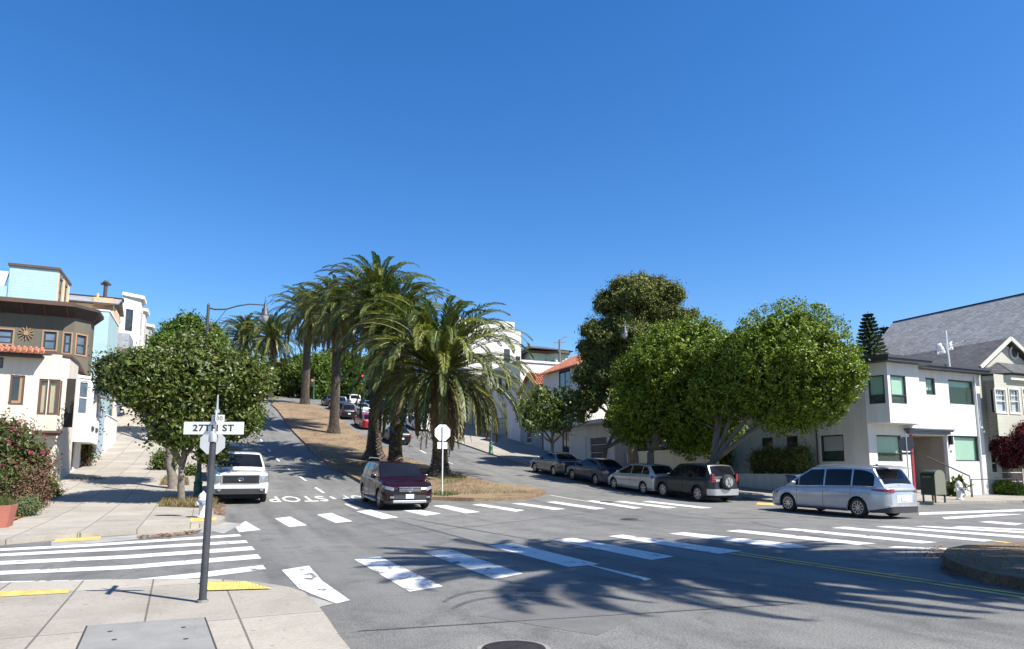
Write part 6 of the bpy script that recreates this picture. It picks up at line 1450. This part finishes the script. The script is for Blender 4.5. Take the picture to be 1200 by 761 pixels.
for y in (-.72,.62): sv_.face('fog_light', y, y+.14, .46, .52, 1, 'headlamp', .02)
sv_.plate(.52, 1, '6VKR204', 0)
g = MB(); [g.tube([(-1.9,sg*.63,1.74),(-1.6,sg*.66,1.80),(.1,sg*.66,1.82),(.4,sg*.63,1.76)], .018, 8) for sg in (-1,1)]; g.build('roof_rail', M['chrome'], sv_.o)
g = MB(); [g.box(-1.0,1.0,sg*.93-.06,sg*.93+.06,.25,.30) for sg in (-1,1)]; g.build('running_board', M['silver_trim'], sv_.o)
# parked row on the right ------------------------------------------------------
RAV = dict(L=4.35, W=1.82, H=1.69, wb=2.55, wr=.355, sill=.26, corner=.5, taper=.17, roofw=.74, spokes=6, clad=True, belt=[(-2.17,1.0),(-2.05,1.06),(-.6,1.05),(.6,1.02),(.9,1.02),(1.7,.95),(2.0,.84),(2.17,.72)], gh=(-2.08,-1.75,.25,1.1),
 sidewin=[(-1.75,-1.2,.15,0),(-1.12,-.3,0,0),(-.22,.85,0,0)], gaps=[-1.16,-.26,.92], handles=[-.45,-.05])
rv = Car('offroader', 'black off-roader with a covered spare wheel, last in the parked row', 'car', 21.5, 26.8, 0.02, RAV, 'paint_greenblack', group='cars parked under the ficus trees')
rv.band('tail_light', -2.0, .62, .92, 1.16-.12, -1, 'taillamp', .02)
for sg in (-1,1):
    g = MB(); g.box(-2.14,-2.02,sg*.70-.07,sg*.70+.07,1.0,1.30); g.build('tail_light', M['taillamp'], rv.o, bevel=.02)
rv.band('rear_bumper', -1.95, 0, .34, .62, -1, 'silver_trim', .05)
g = MB(); g.lathe([(.001,-.2),(.18,-.2),(.30,-.19),(.345,-.15),(.345,-.01),(.3,0)], (-2.17,-.02,.93), 28, 'x'); sw = g.build('spare_wheel', M['tyre'], rv.o, smooth=40)
g = MB(); g.lathe([(.22,-.006),(.22,0)], (-2.37,-.02,.93), 20, 'x'); [g.bar((-2.385,-.02,.93),(-2.385,-.02+math.cos(a)*.21,.93+math.sin(a)*.21),.05,.02) for a in np.arange(0,6.28,1.047)]; g.build('wheel_face', M['rim_silver'], sw)
rv.plate(.54, -1, '', .5)
HB = dict(L=4.46, W=1.75, H=1.49, wb=2.70, wr=.315, sill=.19, corner=.6, taper=.2, roofw=.72, spokes=5, fast=True, belt=[(-2.23,.88),(-2.1,1.0),(-.8,.97),(.5,.90),(1.1,.88),(1.4,.86),(1.95,.68),(2.23,.52)], gh=(-2.15,-1.55,.0,1.5),
 sidewin=[(-1.75,-1.2,.5,0),(-1.12,-.25,0,0),(-.17,1.0,0,0)], gaps=[-1.16,-.21,1.05], handles=[-.35,.0])
hb_ = Car('hatchback', 'pale silver hatchback parked under the trees ahead of the off-roader', 'car', 21.35, 31.0, 0.02, HB, 'paint_pale', group='cars parked under the ficus trees')
hb_.band('tail_light', -1.95, .5, .84, .96, -1, 'taillamp', .015); hb_.plate(.62, -1); hb_.band('headlight', 1.75, .6, .62, .74, 1, 'headlamp', .012, z0e=.5, z1e=.6)
SD = dict(L=4.6, W=1.78, H=1.45, wb=2.65, wr=.32, sill=.2, corner=.6, taper=.2, roofw=.70, spokes=5, belt=[(-2.3,.82),(-2.15,1.0),(-1.5,1.0),(-.8,.96),(.5,.92),(1.0,.90),(1.3,.90),(1.95,.76),(2.3,.58)], gh=(-1.75,-.95,.1,1.1),
 sidewin=[(-1.3,-1.0,.6,0),(-.95,-.22,.2,0),(-.14,.82,0,0)], gaps=[-.18,.88,-.98], handles=[-.32,.0])
def dress(c, tl=True, hl=True, zt_=(.74,.88), plate='', y=.5):
    if tl: c.band('tail_light', -c.L/2+.3, y, zt_[0], zt_[1], -1, 'taillamp', .015); c.plate(zt_[0]-.2, -1, plate)
    if hl: c.band('headlight', c.L/2-.42, y+.05, .62, .76, 1, 'headlamp', .012, z0e=.56, z1e=.68); c.band('grille', None, 0, .3, .5, 1, 'cladding', .01)
    return c
CP = 'cars parked under the ficus trees'
dress(Car('sedan', 'dark navy sedan with a red tail light parked ahead of the pale hatchback', 'car', 21.3, 35.6, 0.02, SD, 'paint_navy', group=CP))
dress(Car('sedan', 'slate grey sedan at the head of the row parked beside the sycamore', 'car', 21.2, 40.6, 0.02, SD, 'paint_slate', group=CP))
# blue car behind the pickup
VB = dict(RAV); VB['H'] = 1.75; VB['clad'] = False
dress(Car('hatchback', 'dark blue car parked uphill right behind the white pickup', 'car', .95, 38.0, math.pi, VB, 'paint_navy'), zt_=(.9,1.05))
# climbing carriageway traffic, seen from behind
UP = 'cars waiting on the climbing carriageway'
a = at(464,522); dress(Car('sedan', 'dark sedan half hidden by the palm trunks, nearest of the uphill traffic', 'car', 15.7, a[1]+2.3, 0.02, SD, 'paint_greenblack', group=UP), zt_=(.78,.94), y=.4)
RD = dict(HB); RD['H'] = 1.56
a = at(428,503.5); dress(Car('hatchback', 'bright red hatchback between the palm trunks on the climbing road', 'car', a[0]+.35, a[1]+1.7, 0.02, RD, 'paint_red', group=UP), zt_=(.80,.98))
a = at(404,492); dress(Car('estate_car', 'black estate car ahead of the red hatchback on the climbing road', 'car', a[0]+.4, a[1]+2, 0.02, VB, 'paint_black', group=UP), zt_=(.9,1.05))
rng = np.random.default_rng(7)
fc = [(16.9,84,'paint_pale','silver car beyond the black estate on the climbing road',SD),(15.2,90,'paint_navy','blue car with rear glass glinting near the crest',VB),(18.6,88,'paint_grey','grey car in the right lane near the crest',HB),(15.3,97,'paint_slate','slate car passing the crest beside the median end',HB),(18.4,97,'paint_white','white car at the crest in the right lane',VB),(21.0,73,'paint_white','white car parked at the right kerb behind the low palm fronds',SD),(21.0,79.5,'paint_grey','grey car parked uphill of the white one at the right kerb',HB),(20.9,86,'paint_black','black car parked high on the right kerb',VB),(20.7,92.5,'paint_pale','pale car parked highest on the right kerb',SD)]
for t, s, p_, lb_, pr in fc: dress(Car('parked_car' if t > 20 else 'car', lb_, 'car', t, s, .02, pr, p_, group=('cars parked uphill at the right kerb' if t > 20 else UP)), zt_=(.8,.95))
xs_ = [(4.0,112.5,R(90),'paint_grey','grey car crossing at the top junction behind the uppermost palm',VB),(-2.5,128,math.pi,'paint_white','white van-like car parked beyond the top junction at the left',VB),(3.0,124,math.pi,'paint_slate','dark car coming down beyond the top junction',SD),(16.,126,0,'paint_white','white car beyond the top junction between palm trunks',HB),(19.,128,0,'paint_grey','grey car beyond the top junction on the right',VB),(16,134,0,'paint_navy','navy car farthest up the avenue',SD),(-2.6,136,math.pi,'paint_pale','silver car parked far beyond the top junction',HB),(6.2,129,math.pi,'paint_black','black car waiting at the upper median',HB)]
for t, s, yw, p_, lb_, pr in xs_: dress(Car('distant_car', lb_, 'car', t, s, yw, pr, p_, group='distant cars around the top junction'), zt_=(.8,.95))
q = at(1199,588); dress(Car('small_car', 'pale car parked at the right edge of the picture by the plum tree', 'car', 46.1, 20.0, R(90), HB, 'paint_white'), zt_=(.7,.86))

# ---------------------------------------------------------------- street furniture
def octagon(r): return [(r*math.cos(R(22.5+45*k)), r*math.sin(R(22.5+45*k))) for k in range(8)]
def sign_back(name, label, t, s, h_post, r, back, post, extra=None, yaw=0., z=None, lean=0., postr=.03, zc=None):
    o = thing(name, label, 'sign', t, s, (G(s)+.12) if z is None else z, yaw); m = MB(); zc = zc or (h_post-r*.8)
    m.tube([(0,0,-.1),(lean*h_post,0,h_post)], postr, 10); m.build('post', M[post], o, smooth=50)
    m = MB(); m.slab([(x+lean*zc, .04, y+zc) for x, y in octagon(r)], (0,.006,0)); pl = m.build('plate', M[back], o)
    m = MB(); m.lathe([(.018,-.012),(.018,0)], (lean*zc,.036,zc+r*.5), 8, 'y'); m.lathe([(.018,-.012),(.018,0)], (lean*zc,.036,zc-r*.5), 8, 'y'); m.build('bolt', M['galvanised'], pl)
    if extra: m = MB(); m.box(lean*zc-extra[0]/2, lean*zc+extra[0]/2, .04, .046, zc-r-extra[1]-.03, zc-r-.03); m.build('small_plate', M[back], o)
    return o
s1 = at(518,580,.15); zt_ = zfor(*s1,496.5)-G(s1[1])-.15
sign_back('stop_sign', 'white back of the stop sign on its thin post at the median tip', *s1, zt_-.12, .39, 'sign_back_white', 'sign_white', (.46,.30), z=G(s1[1])+.14, zc=zt_-.40)
s2 = at(244,613.5); zt_ = zfor(*s2,507)-.2
sign_back('stop_sign', 'pale octagonal sign back on a white post half hidden by the street-name pole', *s2, zt_, .37, 'sign_back', 'sign_white', zc=zfor(*s2,520)-.2)
s3 = at(1067,588); zt_ = zfor(*s3,509)-.2
sign_back('stop_sign', 'grey octagonal sign back on a thin post before the corner house door', *s3, zt_, .38, 'sign_back_dark', 'galvanised', (.5,.12), yaw=R(-52), zc=zfor(*s3,522)-.2)
# street name sign
sp = at(237,706,.12); z0 = .12
o = thing('street_name_sign', 'white 27TH ST name blades on a dark leaning pole at the near corner', 'street sign', sp[0], sp[1], z0)
def uplift(y): return zfor(sp[0], sp[1], y)-z0
D = math.hypot(*W(*sp)); 
m = MB(); H1 = uplift(514); m.tube([(0,0,-.2),(.02,0,H1)], [.043,.037], 14); m.build('pole', M['pole_dark'], o, smooth=50)
m = MB(); m.lathe([(.055,0),(.055,.03),(.065,.03),(.065,.0)], (0,0,0), 14); m.build('pole_base', M['kerb_dark'], o)
m = MB(); m.lathe([(.052,-.02),(.052,.05),(.03,.09),(.02,.10)], (.02,0,H1-.02), 12); m.build('cap', M['galvanised'], o, smooth=40)
zc = uplift(502); 
bl = bpy.data.objects.new('blade', None)
m = MB(); m.box(-.35,.35,-.004,.004,-.074,.074); b = m.build('name_blade', M['sign_white'], o, bevel=.0)
X, Y = W(*sp); ax_ = -ANG+R(1.5); b.location = (.02, -.02, zc); b.rotation_euler = (0,0,ax_)
for nm, yy, rr in (('lettering',-.0045,0),('lettering',.0045,math.pi)):
    tx = txt_mesh('27TH ST', .108, b, 'sign_black', (-.005,yy,-.002), (R(90),0,rr), 'lettering', .0008, .0025, 1.12)
zc2 = uplift(492)
m = MB(); m.box(-.35,.35,-.004,.004,-.06,.06); b2 = m.build('cross_blade', M['sign_white'], o); b2.location = (.045,-.02,zc2+.02); b2.rotation_euler = (0,0,R(90-2))
txt_mesh('DOLORES', .09, b2, 'sign_black', (0,-.0045,0), (R(90),0,0), 'lettering', .0008, .003)
m = MB(); m.box(-.075,.075,-.003,.003,-.045,.045); b3 = m.build('block_number_plate', M['sign_white'], o); b3.location = (.06,-.0,zc2+.015); b3.rotation_euler = (0,0,ax_)
txt_mesh('200', .07, b3, 'sign_black', (.0,-.0035,0), (R(90),0,0), 'lettering', .0006)
m = MB(); m.tube([(.045,-.02,H1-.05),(.045,-.02,zc2+.12)], .018, 8); m.tube([(.045,-.02,zc2+.1),(.045,-.02,uplift(463))], [.016,.008], 8); m.lathe([(.03,0),(.03,.04)], (.045,-.02,zc2+.08), 8); m.build('bracket', M['galvanised'], o)
# street lamps
def lamp(label, t, s, ztop, arm, hlamp, side, seed):
    o = thing('street_lamp', label, 'street lamp', t, s, G(s)+.12, group='teardrop street lamps'); H = ztop-G(s)-.12; m = MB()
    m.tube([(0,0,0),(0,0,H*.5),(0,0,H)], [.095,.075,.055], 12); m.lathe([(.06,0),(.03,.06),(.0,.12)], (0,0,H), 10); m.build('pole', M['pole_dark'], o, smooth=50)
    m = MB(); m.lathe([(.22,-.02),(.22,.10),(.17,.16),(.15,.55),(.17,.6),(.13,.68),(.115,.95),(.13,1.0),(.10,1.05)], (0,0,0), 14); m.build('base', M['lamp_green'], o, smooth=40)
    m = MB(); x = side; pts = [(0,0,H-.10),(x*arm*.12,0,H-.14),(x*arm*.3,0,H-.10),(x*arm*.5,0,H+.08),(x*arm*.7,0,H+.2),(x*arm*.9,0,H+.22),(x*arm,0,H+.22)]; m.tube(pts, [.04,.036,.032,.03,.028,.026,.026], 8); m.tube([(x*.08,0,H-.9),(x*arm*.18,0,H-.55),(x*arm*.3,0,H-.15)], .014, 6); m.build('arm', M['pole_dark'], o, smooth=60)
    c = (x*arm,0,H+.22); m = MB(); m.lathe([(.008,.38),(.015,.22),(.035,.18),(.03,.1),(.065,.05),(.06,-.08),(.10,-.13),(.13,-.2),(.13,-.34),(.175,-.39),(.18,-.44)], c, 14); hd_ = m.build('lamp_head', M['pole_dark'], o, smooth=45)
    m = MB(); m.lathe([(.16,-.44),(.155,-.52),(.11,-.66),(.05,-.74),(.01,-.76)], c, 14); m.build('globe', M['lamp_glass'], hd_, smooth=60)
    return o
ls = at(231,588); lamp('green-based lamp with its arm over the road, beside the magnolia', ls[0], ls[1], zfor(*ls,358), 2.15, 0, 1, 1)
lamp('lamp whose curved arm and bright head show before the cypress crown', 24.3, 34.0, zfor(24.3,34.0,390), 1.75, 0, -1, 2)
ps = at(570,533.5); lamp('lamp with a plain dark pole rising through the low palm fronds', ps[0]+.4, ps[1], G(ps[1])+8.3, 1.8, 0, -1, 3)
# poles on the skyline
up = far(656,440,104); m = MB(); o = thing('utility_pole', 'wooden utility pole with a cross arm before the sage Victorian', 'utility pole', up[0], up[1]); Hh_ = far(656,398,104)[2]-G(up[1])
m.tube([(0,0,-.2),(0,0,Hh_)], [.2,.14], 8); m.build('pole', M['bark_grey'], o); m = MB(); m.bar((-1.,0,Hh_-.6),(1.2,0,Hh_-.3),.12); m.bar((-.2,0,Hh_-1.9),(.1,0,Hh_-.5),.1); m.tube([(0,0,Hh_-.2),(.9,0,Hh_+.5),(1.3,0,Hh_+.5)],.06,6); m.build('cross_arm', M['bark_grey'], o)
# traffic signals at the top junction
for px, py, D_, lb_ in ((366,446,112,'traffic signal showing red between the first two palm trunks'),(425,441,108,'traffic signal showing red above the queue of waiting cars')):
    a = far(px, py, D_); z0 = G(a[1]); o = thing('traffic_signal', lb_, 'traffic light', a[0], a[1], group='red traffic signals at the top junction'); zz = a[2]-z0
    m = MB(); m.tube([(.28,.1,0),(.28,.1,zz+.6)], .09, 8); m.build('pole', M['lamp_green'], o)
    m = MB(); m.box(-.18,.18,-.12,.12,zz-.85,zz+.25); hd_ = m.build('housing', M['black_metal'], o)
    m = MB(); m.lathe([(.16,-.04),(.16,0)], (0,-.13,zz), 14, 'y'); m.build('red_lamp', M['red_light'], hd_)
    m = MB(); m.lathe([(.13,-.03),(.13,0)], (0,-.13,zz-.32), 12, 'y'); m.lathe([(.13,-.03),(.13,0)], (0,-.13,zz-.64), 12, 'y'); m.build('dark_lamp', M['dark_gap'], hd_)
# hydrants
def hydrant(label, t, s, h):
    o = thing('fire_hydrant', label, 'fire hydrant', t, s, G(s)+.12, group='white fire hydrants'); k = h/.8; m = MB()
    m.lathe([(.15*k,0),(.15*k,.04*k),(.10*k,.06*k),(.10*k,.5*k),(.14*k,.52*k),(.14*k,.56*k),(.10*k,.60*k)], n=14); m.build('barrel', M['hydrant_white'], o, smooth=40)
    m = MB(); m.lathe([(.13*k,.60*k),(.12*k,.68*k),(.07*k,.74*k),(.03*k,.76*k),(.03*k,.8*k)], n=12); m.build('bonnet', M['hydrant_white'], o, smooth=50)
    for q, ax in (((-.1,0),'x'),((.1,0),'x'),((0,-.1),'y')):
        sg = -1 if (q[0] < 0 or q[1] < 0) else 1; m = MB(); m.lathe([(.06*k,0),(.06*k,.07*k*sg),(.075*k,.07*k*sg),(.075*k,.11*k*sg),(.03*k,.13*k*sg)], (q[0]*k*.9,q[1]*k*.9,.42*k), 10, ax); m.build('outlet_cap', M['hydrant_cap' if ax == 'y' else 'hydrant_white'], o, smooth=40)
hl = at(238.5,611.5); hydrant('white hydrant at the left corner behind the street-name pole', hl[0]-.05, hl[1], .78)
hr = at(1135,590); hydrant('white hydrant on the far right pavement beside the railing', hr[0]+.3, hr[1]+.6, .95)
# mailbox
mb = at(1095,588.5,.12); k = thing('mailbox', 'dark green arched mailbox on four legs by the corner house', 'mailbox', mb[0], mb[1], G(mb[1])+.12, yaw=R(-96)); k.scale = (1.15,1.15,1.15)
arc = [(-.30,0),(.30,0)]+[(.30*math.cos(a), .75+.26*math.sin(a)) for a in np.linspace(0, math.pi, 13)]
m = MB(); m.slab([(-.32, y, z+.28) for y, z in arc], (.64,0,0)); bd = m.build('body', M['mailbox_green'], k.id_data if False else k)
m = MB(); m.slab([(.322, y*.93, .02+z*.975+.28) for y, z in arc], (.012,0,0)); m.build('side_panel', M['mailbox_side'], bd)
for x in (-.27,.27):
    for y in (-.25,.25): m = MB(); m.box(x-.025,x+.025,y-.025,y+.025,-.02,.279); m.build('leg', M['mailbox_green'], k)
m = MB(); m.box(-.2,.2,-.325,-.303,.98,1.03); m.build('pull_handle', M['mailbox_side'], k)
# bins by the planter
for i, (t, s, lb_) in enumerate(((28.2,26.9,'blue wheeled bin nearest the white planter box'),(28.9,26.2,'blue wheeled bin beside the planter, closer to the corner'))):
    o = thing('wheeled_bin', lb_, 'bin', t, s, G(s)+.12, group='blue wheeled bins'); m = MB(); m.add([(-.22,-.25,.05),(.22,-.25,.05),(.22,.25,.05),(-.22,.25,.05),(-.29,-.32,.92),(.29,-.32,.92),(.29,.34,.92),(-.29,.34,.92)], [(3,2,1,0),(4,5,6,7),(0,1,5,4),(1,2,6,5),(2,3,7,6),(3,0,4,7)]); m.build('body', M['bin_blue'], o, bevel=.02)
    m = MB(); m.add([(-.31,-.35,.923),(.31,-.35,.923),(.31,.38,.923),(-.31,.38,.923),(-.29,-.33,.98),(.29,-.33,.98),(.29,.36,1.02),(-.29,.36,1.02)], [(3,2,1,0),(4,5,6,7),(0,1,5,4),(1,2,6,5),(2,3,7,6),(3,0,4,7)]); m.build('lid', M['bin_blue'], o, bevel=.01)
    for x in (-.2,.2): m = MB(); m.lathe([(.1,-.03),(.1,.03)], (x,.28,.10), 12, 'x'); m.build('wheel', M['tyre'], o)
# small walls and fence posts on the left
o = thing('timber_gate', 'narrow orange-brown timber gate post and board on the left pavement edge', 'gate', -6.25, 46.6); m = MB()
for i in range(5): m.box(-.04,.04,i*.28,i*.28+.26,.05,1.95); 
m.build('boards', M['orange_wood'], o); m = MB(); m.box(-.09,.09,-.13,-.01,0,2.15); m.build('post', M['orange_wood'], o)
wall_thing('blue_garden_wall', 'pale blue garden wall beyond the timber gate', 'wall', [(-6.5,48.4),(-6.2,48.4),(-6.2,51.5),(-6.5,51.5)], G(48)-.2, G(50)+3.0, 'blue_wall', 'white_trim')
wall_thing('white_garden_wall', 'white rendered wall stepping up the left pavement', 'wall', [(-6.4,52),(-6.1,52),(-6.1,57.5),(-6.4,57.5)], G(52)-.2, G(56)+1.9, 'white_stucco', 'white_trim')
